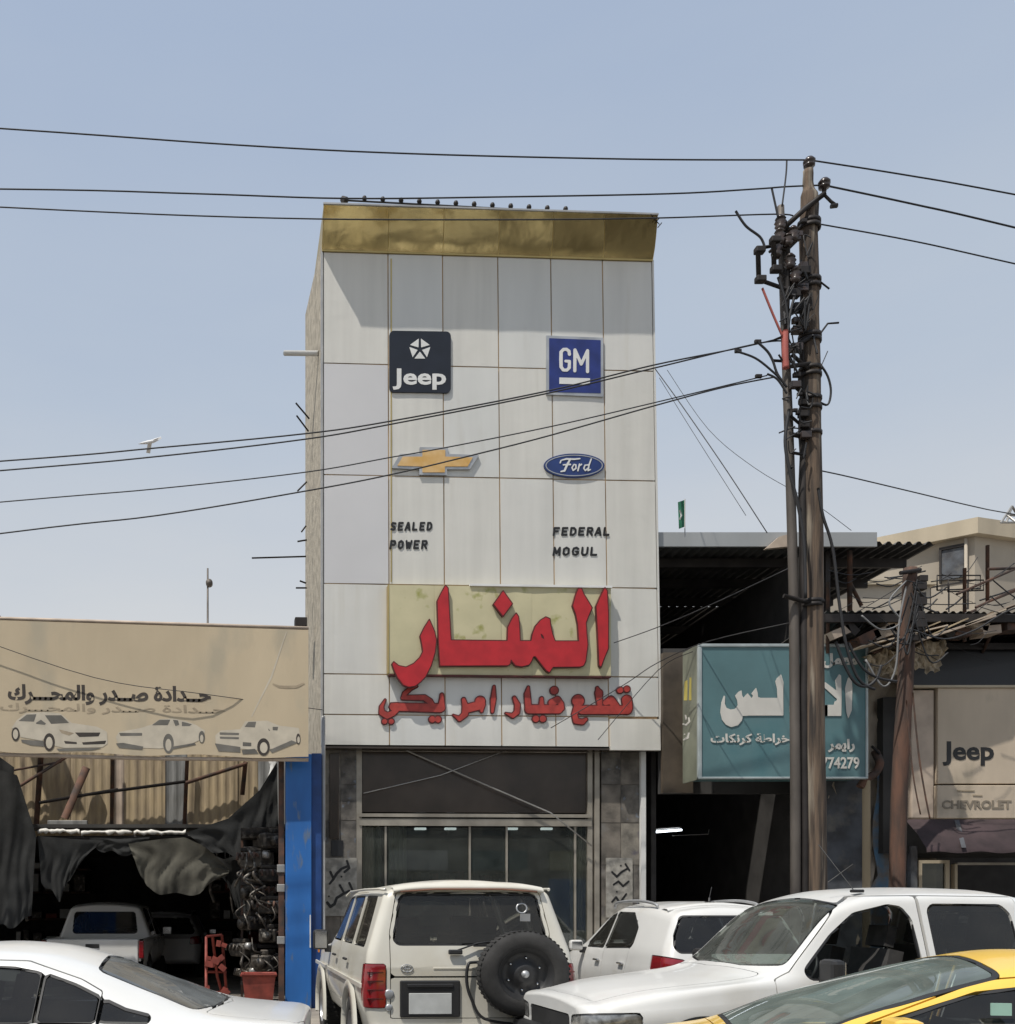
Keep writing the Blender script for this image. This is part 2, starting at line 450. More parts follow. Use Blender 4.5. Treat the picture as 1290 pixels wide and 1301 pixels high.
def clip_grid(Pg, Fg, Ng=None):
    """part of the gridded surface where F < 0 -> verts, faces, normals"""
    nu, nv = Fg.shape
    ins = Fg < 0
    idm = -np.ones((nu, nv), int)
    idm[ins] = np.arange(ins.sum())
    V = [Pg[ins]]
    Nn = [Ng[ins]] if Ng is not None else None
    cnt = int(ins.sum())
    a, b, c, d = ins[:-1, :-1], ins[:-1, 1:], ins[1:, 1:], ins[1:, :-1]
    full = a & b & c & d
    ii, jj = np.nonzero(full)
    faces = np.stack([idm[ii, jj], idm[ii, jj + 1], idm[ii + 1, jj + 1], idm[ii + 1, jj]], 1).tolist()
    part = (a | b | c | d) & ~full
    extra, extran, ed = [], [], {}
    for i, j in zip(*np.nonzero(part)):
        cs = [(i, j), (i, j + 1), (i + 1, j + 1), (i + 1, j)]
        poly = []
        for k in range(4):
            p, q = cs[k], cs[(k + 1) % 4]
            ip, iq = ins[p], ins[q]
            if ip:
                poly.append(int(idm[p]))
            if ip != iq:
                key = (p, q) if p < q else (q, p)
                e = ed.get(key)
                if e is None:
                    f0, f1 = Fg[key[0]], Fg[key[1]]
                    t = f0 / (f0 - f1)
                    t = min(max(t, .02), .98)
                    extra.append(Pg[key[0]] * (1 - t) + Pg[key[1]] * t)
                    if Ng is not None:
                        extran.append(Ng[key[0]] * (1 - t) + Ng[key[1]] * t)
                    e = ed[key] = cnt; cnt += 1
                poly.append(e)
        if len(poly) >= 3:
            faces.append(poly)
    if extra:
        V.append(np.array(extra))
        if Ng is not None: Nn.append(np.array(extran))
    V = np.concatenate(V) if cnt else np.zeros((0, 3))
    return V, faces, (np.concatenate(Nn) if Ng is not None and cnt else None)

def rim(V, faces, off):
    """adds a return around every open edge; off = per-vertex offset array"""
    cntd = {}
    for f in faces:
        for k in range(len(f)):
            a, b = f[k], f[(k + 1) % len(f)]
            key = (a, b) if a < b else (b, a)
            cntd[key] = cntd.get(key, 0) + 1
    be = [k for k, c in cntd.items() if c == 1]
    if not be: return V, faces, [True] * len(faces)
    used = sorted({i for e in be for i in e})
    m1 = {u: len(V) + i for i, u in enumerate(used)}
    m2 = {u: len(V) + len(used) + i for i, u in enumerate(used)}
    V2 = np.concatenate([V, V[used], V[used] + off[used]])
    f2 = faces + [[m1[a], m1[b], m2[b], m2[a]] for a, b in be]
    return V2, f2, [True] * len(faces) + [False] * len(be)

def glyphs(parent, name, shapes, fn, mat, depth=.03, grow=0., res=1., back=(0, 1, 0), holes=(), rot=None):
    """shapes in photo pixels -> lettering on the surface fn(px, py) -> local 3d"""
    xs, ys = [], []
    for k, pts in shapes:
        for p in pts:
            r = p[2] if k == 's' else 0
            xs += [p[0] - r, p[0] + r]; ys += [p[1] - r, p[1] + r]
    pad = 2 * res + max(grow, 0)
    gx = np.arange(min(xs) - pad, max(xs) + pad + res, res); gy = np.arange(min(ys) - pad, max(ys) + pad + res, res)
    X, Y = np.meshgrid(gx, gy, indexing='ij')
    F = np.full(X.shape, 1e9)
    for k, pts in shapes:
        F = np.minimum(F, sd_poly(pts, X, Y) if k == 'p' else sd_stroke(pts, X, Y))
    for k, pts in holes:
        F = np.maximum(F, -(sd_poly(pts, X, Y) if k == 'p' else sd_stroke(pts, X, Y)))
    F = F - grow
    G = np.stack([X, Y, np.zeros_like(X)], -1)
    V, fs, _ = clip_grid(G, F)
    if len(V) == 0: return None
    W = np.array([fn(v[0], v[1]) for v in V], float)
    off = np.tile(np.array(back, float) * depth, (len(W), 1))
    V2, f2, _s = rim(W, fs, off)
    return mesh_obj(name, V2, f2, mat, parent)

_txt = {}
def text_mesh(body, bold):
    key = (body, bold)
    if key not in _txt:
        c = bpy.data.curves.new('txt', 'FONT'); c.body = body; c.offset = bold; c.resolution_u = 3
        o = bpy.data.objects.new('txt', c); COL.objects.link(o)
        dg = bpy.context.evaluated_depsgraph_get()
        me = bpy.data.meshes.new_from_object(o.evaluated_get(dg))
        vs = np.array([v.co[:] for v in me.vertices]); fs = [list(p.vertices) for p in me.polygons]
        bpy.data.objects.remove(o); bpy.data.curves.remove(c); bpy.data.meshes.remove(me)
        _txt[key] = (vs, fs)
    return _txt[key]

def text(parent, name, body, x0, x1, y0, y1, fn, mat, bold=.02, depth=.01, back=(0, 1, 0), shear=0.):
    """fits the text into the pixel box x0..x1, y0(top)..y1(bottom) and lays it on fn"""
    vs, fs = text_mesh(body, bold)
    mn, mx = vs.min(0), vs.max(0)
    W = []
    for v in vs:
        a = (v[0] - mn[0]) / (mx[0] - mn[0]); b = (v[1] - mn[1]) / (mx[1] - mn[1])
        W.append(fn(x0 + a * (x1 - x0) + shear * (b - .5) * (y1 - y0), y1 + b * (y0 - y1)))
    W = np.array(W, float)
    off = np.tile(np.array(back, float) * depth, (len(W), 1))
    V2, f2, _ = rim(W, fs, off)
    return mesh_obj(name, V2, f2, mat, parent)

BLOCK = {  # heavy block capitals as strokes in a unit box, y downwards
 'S': [[(.9, .12), (.3, .05), (.08, .25), (.25, .45), (.75, .55), (.92, .75), (.7, .95), (.1, .88)]], 'E': [[(.9, .05), (.1, .05), (.1, .95), (.9, .95)], [(.1, .5), (.75, .5)]],
 'A': [[(.02, .98), (.45, .05), (.6, .05), (.98, .98)], [(.22, .7), (.8, .7)]], 'L': [[(.1, .05), (.1, .95), (.9, .95)]], 'D': [[(.1, .05), (.6, .05), (.92, .3), (.92, .7), (.6, .95), (.1, .95), (.1, .05)]],
 'P': [[(.1, .98), (.1, .05), (.75, .05), (.92, .2), (.92, .38), (.75, .53), (.1, .53)]], 'O': [[(.5, .04), (.88, .22), (.88, .78), (.5, .96), (.12, .78), (.12, .22), (.5, .04)]], 'W': [[(.0, .05), (.25, .95), (.5, .25), (.75, .95), (1., .05)]],
 'R': [[(.1, .98), (.1, .05), (.75, .05), (.92, .2), (.92, .35), (.75, .5), (.1, .5)], [(.5, .5), (.95, .98)]], 'F': [[(.1, .98), (.1, .05), (.9, .05)], [(.1, .48), (.75, .48)]],
 'M': [[(.05, .98), (.1, .05), (.5, .75), (.9, .05), (.95, .98)]], 'G': [[(.9, .2), (.6, .04), (.2, .14), (.08, .5), (.2, .86), (.6, .96), (.92, .8), (.92, .55), (.6, .55)]], 'U': [[(.1, .05), (.1, .75), (.3, .95), (.7, .95), (.9, .75), (.9, .05)]]}
def block_word(word, x0, x1, y0, y1, r, shear=1.2):
    cw = (x1 - x0) / len(word); out = []
    for i, ch in enumerate(word):
        for st in BLOCK[ch]:
            out.append((i, ('s', [(x0 + cw * i + r + (cw - 2 * r - 1.1) * a + shear * (.5 - b), y0 + r + (y1 - y0 - 2 * r) * b, r) for a, b in st])))
    return out

def smoothpath(pts, n=8):
    pts = [Vector(p) for p in pts]; out = []
    for i in range(len(pts) - 1):
        p0, p1, p2, p3 = pts[max(i - 1, 0)], pts[i], pts[i + 1], pts[min(i + 2, len(pts) - 1)]
        for k in range(n):
            t = k / n
            out.append(.5 * ((2 * p1) + (p2 - p0) * t + (2 * p0 - 5 * p1 + 4 * p2 - p3) * t * t + (3 * p1 - p0 - 3 * p2 + p3) * t ** 3))
    out.append(pts[-1])
    return out

def cable(name, label, pts, D, r=.009, mat=None, group=None, n=6, cat='cable'):
    w = [P(*p, D) if len(p) == 2 else P(p[0], p[1], p[2]) for p in pts]
    base = w[0].copy()
    o = MB().tube(smoothpath(w, n), r, 5).build(name, mat or m_cable, None, off=base)
    o.location = base
    return tag(o, label, cat, group)

def corrugated(mb, o, u, v, nrm, pitch=.09, amp=.014, thick=.0):
    """sheet spanned by u (across ribs) and v (along ribs)"""
    o, u, v, nrm = Vector(o), Vector(u), Vector(v), Vector(nrm).normalized()
    n = max(2, int(u.length / pitch)) * 4
    G = []
    for i in range(n + 1):
        h = (0, 1, 1, 0)[i % 4] * amp
        p = o + u * (i / n) + nrm * h
        G.append([p, p + v])
    mb.grid([[tuple(q) for q in r] for r in G], False)
    return mb

# ------------------------------------------------------------------ vehicles
def pch(keys, x):
    k = np.asarray(keys, float); xs, ys = k[:, 0], k[:, 1]
    if len(xs) == 1: return np.full(np.shape(x), ys[0])
    h = np.diff(xs); dl = np.diff(ys) / h
    m = np.zeros(len(xs)); m[0], m[-1] = dl[0], dl[-1]
    for i in range(1, len(xs) - 1):
        if dl[i - 1] * dl[i] > 0:
            w1, w2 = 2 * h[i] + h[i - 1], h[i] + 2 * h[i - 1]
            m[i] = (w1 + w2) / (w1 / dl[i - 1] + w2 / dl[i])
    x = np.clip(x, xs[0], xs[-1])
    i = np.clip(np.searchsorted(xs, x, side='right') - 1, 0, len(xs) - 2)
    t = (x - xs[i]) / h[i]
    return ((2 * t ** 3 - 3 * t ** 2 + 1) * ys[i] + (t ** 3 - 2 * t ** 2 + t) * h[i] * m[i]
            + (-2 * t ** 3 + 3 * t ** 2) * ys[i + 1] + (t ** 3 - t ** 2) * h[i] * m[i + 1])

def half_section(wb, zb, wm, zm, ws, zs, wr, ze, crown, d1, d2, d3, nn=(8, 4, 12, 6, 16, 6, 22)):
    pts = [np.array(p, float) for p in ((wb, zb), (wm, zm), (ws, zs), (wr, ze))]
    nb = 8
    end = np.array((0., ze + 1e-4))
    P0, P1, P2, P3, P4 = pts + [end]
    def lim(d, a, b): return min(d, .46 * np.linalg.norm(b - a))
    def dirn(a, b): return (b - a) / (np.linalg.norm(b - a) + 1e-9)
    out = []
    def seg(a, b, n):
        for k in range(n): out.append(a + (b - a) * k / n)
    def fil(a, c, b, n):
        for k in range(n):
            t = k / n
            out.append((1 - t) ** 2 * a + 2 * t * (1 - t) * c + t * t * b)
    a1, b1 = lim(d1, P0, P1), min(lim(d1, P1, P2), 9)
    a2, b2 = lim(d2, P1, P2), lim(d2, P2, P3)
    a3, b3 = lim(d3, P2, P3), lim(d3, P3, P4)
    q = [P0, P1 - dirn(P0, P1) * a1, P1 + dirn(P1, P2) * b1, P2 - dirn(P1, P2) * a2, P2 + dirn(P2, P3) * b2,
         P3 - dirn(P2, P3) * a3, P3 + dirn(P3, P4) * b3, P4]
    seg(q[0], q[1], nn[0]); fil(q[1], P1, q[2], nn[1]); seg(q[2], q[3], nn[2]); fil(q[3], P2, q[4], nn[3])
    seg(q[4], q[5], nn[4]); fil(q[5], P3, q[6], nn[5]); seg(q[6], q[7], nn[6]); out.append(P4)
    out = np.array([np.array((wb * k / nb, zb)) for k in range(nb)] + out)
    wr_ = max(q[6][0] + b3 * .6, 1e-3)
    k0 = sum(nn[:5]) + nb
    yy = out[k0:, 0]
    out[k0:, 1] += crown * np.clip(1 - (yy / wr_) ** 2, 0, 1)
    return out

def loft(S):
    L = S['L']; rf, rr = S.get('rf', .12), S.get('rr', .12)
    xs = np.arange(rf, L - rr + 1e-6, S.get('dx', .03))
    def sec(x):
        g = lambda k, dflt=None: float(pch(S[k], np.array(x))) if k in S else dflt
        return half_section(g('wb'), g('zb'), g('wm'), g('zm'), g('ws'), g('zs'), g('wr'), g('ze'), g('crown', .02),
                            S.get('d1', .3), g('d2', .06), g('d3', .08))
    rows = []
    wref = .9
    def cap(xend, r, sgn, zc, first):
        out = []
        base = sec(xend - sgn * r)
        for k in range(0 if not first else 1, 7):
            a = PI / 2 * k / 6
            e = r * (1 - math.cos(a)); x = xend - sgn * r + sgn * r * math.sin(a)
            out.append((x, e))
        for k in range(1, 31):
            out.append((xend, r + (wref - r) * k / 30))
        res = []
        for x, e in out:
            s = max(0., 1 - e / wref)
            h = base.copy(); h[:, 0] *= s; h[:, 1] = zc + (h[:, 1] - zc) * s
            res.append((x, h))
        return res
    fc = cap(0., rf, -1, S.get('zcf', .7), True)[::-1]
    rc = cap(L, rr, 1, S.get('zcr', .8), True)
    rows = fc + [(x, sec(x)) for x in xs] + rc
    G = []
    for x, h in rows:
        left = np.stack([np.full(len(h), x), -h[:, 0], h[:, 1]], 1)
        right = np.stack([np.full(len(h) - 1, x), h[-2::-1, 0], h[-2::-1, 1]], 1)
        G.append(np.concatenate([left, right]))
    G = np.array(G)
    if 'warp' in S:
        G = S['warp'](G)
    du = np.gradient(G, axis=0); dv = np.gradient(G, axis=1)
    N = np.cross(dv, du)
    ln = np.linalg.norm(N, axis=2, keepdims=True)
    N = N / np.maximum(ln, 1e-9)
    ctr = np.array([L / 2, 0, .7])
    flip = ((G - ctr) * N).sum(-1)
    N[flip < 0] *= -1
    return G, N

def build_car(S, T):
    """S['regions']: list of dict(name, mat, kind, poly, r, side, gap, sink, parent)"""
    G, N = loft(S)
    X, Y, Z = G[..., 0], G[..., 1], G[..., 2]
    L = S['L']
    base_guard = np.full(X.shape, -1.)
    for wx in S['wheels']:
        arch = np.hypot(X - wx, (Z - S['R']) * 1.0) - (S['R'] + S.get('arch', .06))
        arch = np.where(np.abs(Y) > .45, arch, 1.)
        arch = np.where(Z < S['R'] + 1, arch, 1)
        base_guard = np.maximum(base_guard, -arch)
    regs = []
    for R in S['regions']:
        for sd in (R.get('sides') or (0,)):
            k = R['kind']
            if k == 'side':
                F = sd_round(R['poly'], R.get('r', .0), X, Z); F = np.maximum(F, .3 - sd * Y)
                if R.get('xmax'): F = np.maximum(F, X - R['xmax'])
            elif k == 'rear':
                F = sd_round([(p[0] * (sd or 1), p[1]) for p in R['poly']], R.get('r', .0), Y, Z); F = np.maximum(F, (L - R.get('reach', .5)) - X)
            elif k == 'front':
                F = sd_round([(p[0] * (sd or 1), p[1]) for p in R['poly']], R.get('r', .0), Y, Z); F = np.maximum(F, X - R.get('reach', .5))
            else:
                F = sd_round([(p[0], p[1] * (sd or 1)) for p in R['poly']], R.get('r', .0), X, Y); F = np.maximum(F, R.get('zmin', .7) - Z)
            regs.append((R, sd, F))
    # panel regions (doors ...) first, holes (glass, lamps) cut into everything
    holes = [(R, F) for R, sd, F in regs if not R.get('panel')]
    panels = [(R, F) for R, sd, F in regs if R.get('panel')]
    body = base_guard.copy()
    for R, F in holes: body = np.maximum(body, -(F - R.get('gap', .018)))
    for R, F in panels: body = np.maximum(body, -(F - .0035))
    def make(name, F, mat, parent, depth=.03, sink=0.):
        V, fs, Nn = clip_grid(G - N * sink, F, N)
        if len(V) == 0 or not fs: return None
        V2, f2, sm = rim(V, fs, -Nn * depth)
        sgn = 0.
        for f in fs[::max(1, len(fs) // 60)]:
            sgn += float(np.cross(V[f[1]] - V[f[0]], V[f[2]] - V[f[0]]) @ Nn[f[0]])
        if sgn < 0: f2 = [f[::-1] for f in f2]
        return mesh_obj(name, V2, f2, mat, parent, smooth=sm)
    parts = {}
    parts['body'] = make('body', body, S['paint'], T, .035)
    made = []
    for R, sd, F in regs:
        if R.get('panel'):
            F2 = np.maximum(F + .0035, base_guard)
            for R2, Fh in holes: F2 = np.maximum(F2, -(Fh - R2.get('gap', .018)))
            o = make(R['name'], F2, R.get('mat') or S['paint'], T, .03)
            made.append((R, sd, o))
    for R, sd, F in regs:
        if R.get('panel'): continue
        par = T
        if R.get('on'):
            for R2, s2, o2 in made:
                if R2.get('id') == R['on'] and s2 == sd and o2: par = o2
        F2 = F
        o = None
        if not R.get('open'):
            o = make(R['name'], F2, R['mat'], par, .012, R.get('sink', .006))
        if R.get('seal', True) and R.get('gap', .018) > .006:
            g = R.get('gap', .018)
            Fs = np.maximum(F - g, -(F - .001))
            make('window_seal', Fs, R.get('sealmat') or m_rubber, par, .02, R.get('sealsink', .002))
    # dark underbody and arch lining
    ub = MB().box((.25, -.60, S['zb'][0][1] + .02), (L - .25, .60, .62), .04)
    ub.build('underbody', m_plastic, T)
    return G, N

def wheel(T, x, y, R, w=.22, rimR=None, spokes=5, side=-1, name='wheel', steel=False):
    """side = direction the wheel face looks (along y)"""
    rimR = rimR or R * .66
    prof = [(rimR * .96, -w / 2 + .01), (rimR, -w / 2), (R * .93, -w / 2), (R * .985, -w / 2 + .025), (R, -w / 2 + .05), (R, w / 2 - .05), (R * .985, w / 2 - .025), (R * .93, w / 2), (rimR, w / 2), (rimR * .96, w / 2 - .01)]
    t = MB().lathe(prof, (x, y, R), (0, 1, 0), 32)
    for k in range(44):
        a = 2 * PI * k / 44
        c = Vector((x + math.cos(a) * R * .998, y, R + math.sin(a) * R * .998))
        t.obox(c, (.014, w * .8, .02), Matrix.Rotation(-a + PI / 2, 3, 'Y'))
    tyre = t.build(name, m_tyre, T)
    f = side * w / 2
    rm = MB().lathe([(rimR * .97, f), (rimR * .93, f - side * .03), (rimR * .90, f - side * .09), (.0, f - side * .09)], (x, y, R), (0, 1, 0), 28)
    rm.lathe([(.0, f - side * .02), (.045, f - side * .02), (.055, f - side * .07)], (x, y, R), (0, 1, 0), 16)
    for k in range(spokes):
        a = 2 * PI * k / spokes + .3
        d = Vector((math.cos(a), 0, math.sin(a)))
        c = Vector((x, y + f - side * .045, R)) + d * rimR * .52
        rm.obox(c, (rimR * .85, .035, rimR * (.24 if not steel else .4)), Matrix.Rotation(-a, 3, 'Y'))
    rm.build('rim', m_alloy, tyre)
    return tyre

def seats(T, xs, y=.37, zb=.45, h=.62, col=None, w=.48):
    for x in xs:
        for s in (-1, 1):
            m = MB()
            m.box((x - .02, s * y - w / 2, zb), (x + .48, s * y + w / 2, zb + .14), .05)
            R3 = Matrix.Rotation(.22, 3, 'Y')
            m.obox((x + .52, s * y, zb + .12 + h / 2), (.12, w, h), R3)
            m.obox((x + .62, s * y, zb + .12 + h + .10), (.08, .24, .17), R3)
            m.build('seat', col or m_seat, T)

def mirror(T, x, y, z, mat, s=-1, w=.2, h=.15, d=.10, name='door_mirror'):
    o = MB().box((x - d / 2, y, z - h / 2), (x + d / 2, y + s * w, z + h / 2), .035).build(name, mat, T)
    MB().box((x - .015, y - s * .06, z - h / 2 - .03), (x + .03, y + s * .04, z - h / 2 + .05), .012).build('mirror_arm', m_plastic, o)
    MB().box((x + d / 2 - .004, y + s * .02, z - h / 2 + .02), (x + d / 2 + .003, y + s * (w - .02), z + h / 2 - .02)).build('mirror_glass', m_chrome, o)
    return o

# ---- old station wagon with spare wheel
def make_wagon(T):
    L, R = 4.75, .385
    def warp(G):
        G = G.copy()
        zz = np.clip(G[..., 2] - 1.08, 0, 1)
        wt = np.clip((G[..., 0] - 3.9) / .85, 0, 1)
        G[..., 0] -= zz * .20 * wt
        return G
    S = dict(L=L, R=R, wheels=(.92, 3.72), paint=m_pw_suv, rf=.10, rr=.09, d1=.3, dx=.03,
             zb=[(0, .48), (L, .48)], wb=[(0, .84), (L, .86)], wm=[(0, .88), (.8, .93), (L, .935)], zm=[(0, .8), (L, .82)],
             zs=[(0, 1.08), (1.3, 1.17), (2, 1.20), (L, 1.21)], ws=[(0, .84), (1.2, .885), (L, .895)],
             wr=[(0, .80), (1.35, .80), (1.55, .80), (2.05, .705), (3.5, .725), (L, .715)],
             ze=[(0, 1.09), (1.35, 1.20), (1.50, 1.23), (2.05, 1.75), (2.4, 1.80), (3.8, 1.81), (4.5, 1.80), (L, 1.79)],
             crown=[(0, .03), (1.4, .03), (2.1, .07), (3.5, .09), (L, .085)], d2=[(0, .05), (L, .05)], d3=[(0, .09), (1.5, .08), (2.1, .07), (L, .085)], zcr=1.15, warp=warp)
    fd = [(1.45, .62), (1.42, 1.22), (1.95, 1.76), (2.62, 1.78), (2.62, .62)]
    rd = [(2.64, .62), (2.64, 1.78), (3.58, 1.78), (3.60, 1.0), (3.25, .62)]
    S['regions'] = [
        dict(name='door', kind='side', poly=fd, panel=True, id='fd', sides=(-1, 1)),
        dict(name='door', kind='side', poly=rd, panel=True, id='rd', sides=(-1, 1)),
        dict(name='window', kind='side', mat=g_dust, poly=[(1.68, 1.27), (2.06, 1.715), (2.55, 1.73), (2.55, 1.27)], r=.03, sides=(-1, 1), on='fd'),
        dict(name='window', kind='side', mat=g_dust, poly=[(2.70, 1.27), (2.70, 1.73), (3.50, 1.73), (3.50, 1.27)], r=.03, sides=(-1, 1), on='rd'),
        dict(name='side_window', kind='side', mat=g_dust, poly=[(3.66, 1.27), (3.66, 1.73), (4.28, 1.72), (4.40, 1.27)], r=.03, sides=(-1, 1)),
        dict(name='windscreen', kind='top', mat=g_mid, poly=[(1.50, -.70), (1.50, .70), (2.03, .62), (2.03, -.62)], r=.04, zmin=1.22),
        dict(name='tailgate', kind='rear', panel=True, id='tg', poly=[(-.70, 1.0), (-.70, 1.4), (-.63, 1.77), (.63, 1.77), (.70, 1.4), (.70, 1.0)], r=.03, sides=(1,), reach=.45),
        dict(name='rear_window', kind='rear', mat=g_dust, poly=[(-.66, 1.30), (-.585, 1.735), (.585, 1.735), (.66, 1.30)], r=.05, sides=(1,), on='tg', gap=.022, reach=.45),
        dict(name='lower_tailgate', kind='rear', panel=True, id='lt', poly=[(-.70, .62), (-.70, .992), (.70, .992), (.70, .62)], sides=(1,), reach=.35, r=.01),
        dict(name='tail_lamp', kind='rear', mat=m_tail, poly=[(.745, .72), (.745, 1.11), (.98, 1.11), (.98, .72)], r=.015, sides=(-1, 1), gap=.008, sink=-.012, seal=False, reach=.16),
        dict(name='headlamp', kind='front', mat=m_lamp, poly=[(.50, .78), (.50, .98), (.86, .98), (.86, .78)], r=.02, sides=(-1, 1), gap=.01, seal=False, reach=.2),
        dict(name='grille', kind='front', mat=m_plastic, poly=[(-.45, .78), (-.45, .98), (.45, .98), (.45, .78)], r=.02, sides=(1,), gap=.01, seal=False, reach=.2),
    ]
    build_car(S, T)
    seats(T, (2.05, 3.0), .38, .62, .60)
    MB().box((1.5, -.72, .85), (1.9, .72, 1.2), .06).build('dashboard', m_trim, T)
    st = MB().lathe([(.19, -.015), (.205, 0), (.19, .015), (.175, 0), (.19, -.015)], (2.0, -.38, 1.15), (-.9, 0, .45), 20); st.build('steering_wheel', m_plastic, T)
    # drip rail and rear visor
    for s in (-1, 1):
        MB().tube([(1.95, s * .745, 1.755), (2.4, s * .752, 1.80), (3.6, s * .762, 1.808), (4.5, s * .752, 1.80), (4.60, s * .72, 1.79)], .013, 6).build('drip_rail', m_pw_suv, T)
    v = MB()
    G = []
    for k in range(25):
        y = -.66 + 1.32 * k / 24
        b = 1 - (abs(y) / .66) ** 4
        G.append([(4.44, y, 1.825 + .045 * b), (4.60, y, 1.815 + .04 * b), (4.655, y, 1.79 + .035 * b), (4.66, y, 1.765 + .03 * b), (4.60, y, 1.76 + .03 * b)])
    v.grid(G)
    v.build('rear_visor', m_pw_suv, T)
    MB().tube([(4.662, -.60, 1.772), (4.668, -.3, 1.795), (4.668, .3, 1.795), (4.662, .60, 1.772)], .008, 6).build('visor_seal', M('visor_brown', (.22, .10, .06), .7), T)
    # wheels
    for x in S['wheels']:
        for s in (-1, 1):
            wheel(T, x, s * .80, R, .25, .22, 6, s)
    # flared arches
    for x in S['wheels']:
        for s in (-1, 1):
            m = MB()
            G = []
            for k in range(21):
                a = PI * (-.08 + 1.16 * k / 20)
                G.append([(x - math.cos(a) * (R + .055), s * (.915), R + math.sin(a) * (R + .055)), (x - math.cos(a) * (R + .06), s * (.962), R + math.sin(a) * (R + .06)),
                          (x - math.cos(a) * (R + .13), s * (.950), R + math.sin(a) * (R + .13)), (x - math.cos(a) * (R + .17), s * (.925), R + math.sin(a) * (R + .16))])
            m.grid(G).build('wheel_flare', m_pw_suv, T)
    MB().box((L - .06, -.92, .40), (L + .10, .92, .54), .05).build("rear_bumper", m_chrome, T)
    MB().box((-.14, -.90, .48), (.05, .90, .66), .05).build('front_bumper', m_chrome, T)
    # tail lamp bars
    for s in (-1, 1):
        for k, z in enumerate((.80, .88, .96, 1.04)):
            MB().box((L - .02, s * .765, z - .004), (L + .0145, s * .90, z + .004)).build('lamp_rib', m_redside, T)
    # number plate recess and plate
    y0, y1 = -.62, -.10
    MB().box((L - .01, y0, .63), (L + .022, y1, .965), .012).build('plate_frame', m_plastic, T)
    o = MB().box((L + .018, y0 + .075, .66), (L + .028, y1 - .075, .85), .004).build('number_plate', m_plateno, T)
    MB().box((L + .018, y0 + .06, .90), (L + .035, y1 - .06, .935), .008).build('plate_lamp_bar', m_plastic, T)
    # round lock and reflector
    for z, r in ((.84, .045), (.72, .032)):
        MB().lathe([(0, .012), (r * .7, .012), (r, .006), (r, -.01)], (L + .002, -.715 + .0, z), (1, 0, 0), 18).build('round_reflector', m_silver, T)
    # oval emblem
    em = MB()
    def ell(cy, cz, a, b, r=.0045):
        em.tube([(L + .006 - max(0, cz - 1.08) * .2, cy + a * math.cos(t), cz + b * math.sin(t)) for t in [2 * PI * k / 24 for k in range(25)]], r, 5, False)
    ell(-.56, 1.075, .052, .034); ell(-.56, 1.083, .03, .014, .0035); ell(-.56, 1.073, .013, .027, .0035)
    em.build('oval_emblem', m_silver, T)
    MB().box((L - .02, -.33, 1.06), (L + .005, .2, 1.085), .006).build('tailgate_trim', m_pw_suv, T)
    # spare wheel
    sp_y, sp_z, sp_R = .40, 1.035, .385
    sw = MB()
    x0 = L + .06
    w = .24
    prof = [(.235, 0), (.25, -.005), (.33, .0), (.365, .025), (sp_R, .07), (sp_R, w - .07), (.365, w - .02), (.33, w), (.28, w + .006), (.25, w), (.235, w - .012)]
    sw.lathe(prof, (x0, sp_y, sp_z), (1, 0, 0), 40)
    for k in range(52):
        a = 2 * PI * k / 52
        sw.obox((x0 + w / 2, sp_y + math.cos(a) * sp_R, sp_z + math.sin(a) * sp_R), (w * .62, .022, .006), Matrix.Rotation(a - PI / 2, 3, 'X'))
    spare = sw.build('spare_wheel', m_tyre, T)
    r = MB().lathe([(.238, w - .008), (.225, w - .03), (.20, w - .05), (.19, w - .10), (.12, w - .09), (.085, w - .05), (.06, w - .045), (0, w - .045)], (x0, sp_y, sp_z), (1, 0, 0), 32)
    r.build('wheel_rim', m_plastic, spare)
    for k in range(6):
        a = 2 * PI * k / 6 + .4
        MB().lathe([(0, .012), (.011, .010), (.012, 0)], (x0 + w - .09, sp_y + .145 * math.cos(a), sp_z + .145 * math.sin(a)), (1, 0, 0), 8).build('wheel_nut', m_chrome, spare)
    MB().lathe([(0, .03), (.03, .025), (.036, 0)], (x0 + w - .05, sp_y, sp_z), (1, 0, 0), 14).build('hub_cap', m_silver, spare)
    car = MB()
    car.tube(smoothpath([(L + .02, .30, 1.13), (L + .03, .02, 1.13), (L + .05, -.04, 1.10), (L + .05, -.05, .95), (L + .05, -.01, .80), (L + .05, .10, .62), (L + .05, .45, .56)], 6), .014, 8)
    car.tube([(L, .72, 1.17), (L + .05, .70, 1.17), (L + .07, .45, 1.1)], .014, 8)
    car.build('spare_carrier', m_plastic, T)
    wp = MB().tube([(L + .015, -.12, 1.24), (L - .005, .05, 1.30), (L - .01, .30, 1.335)], .008, 6)
    wp.box((L - .01, .02, 1.27), (L + .012, .42, 1.285)); wp.box((L - .01, -.20, 1.20), (L + .03, -.08, 1.245), .01)
    wp.build('rear_wiper', m_plastic, T)
    # stickers on rear glass
    xg = 4.75 - .2 * .62 + .004
    stk = MB().lathe([(.052, 0), (.052, .002), (.038, .002), (.038, 0)], (L - (1.63 - 1.08) * .2 + .0, .47, 1.62), (1, 0, .2), 20)
    stk.box((L - .092, .45, 1.50), (L - .088, .54, 1.57))
    stk.build('window_sticker', m_silver, T)
    mirror(T, 1.72, -.93, 1.24, m_plastic, -1, .17, .24, .09)
    mirror(T, 1.72, .93, 1.24, m_plastic, 1, .17, .24, .09)
    for s in (-1, 1):
        for x in (2.45, 3.42):
            MB().box((x - .09, s * .925, 1.085), (x + .09, s * .955, 1.11), .01).build('door_handle', m_plastic, T)
        MB().box((.3, s * .925, .88), (4.6, s * .945, .93), .008).build('side_moulding', m_pw_suv, T)
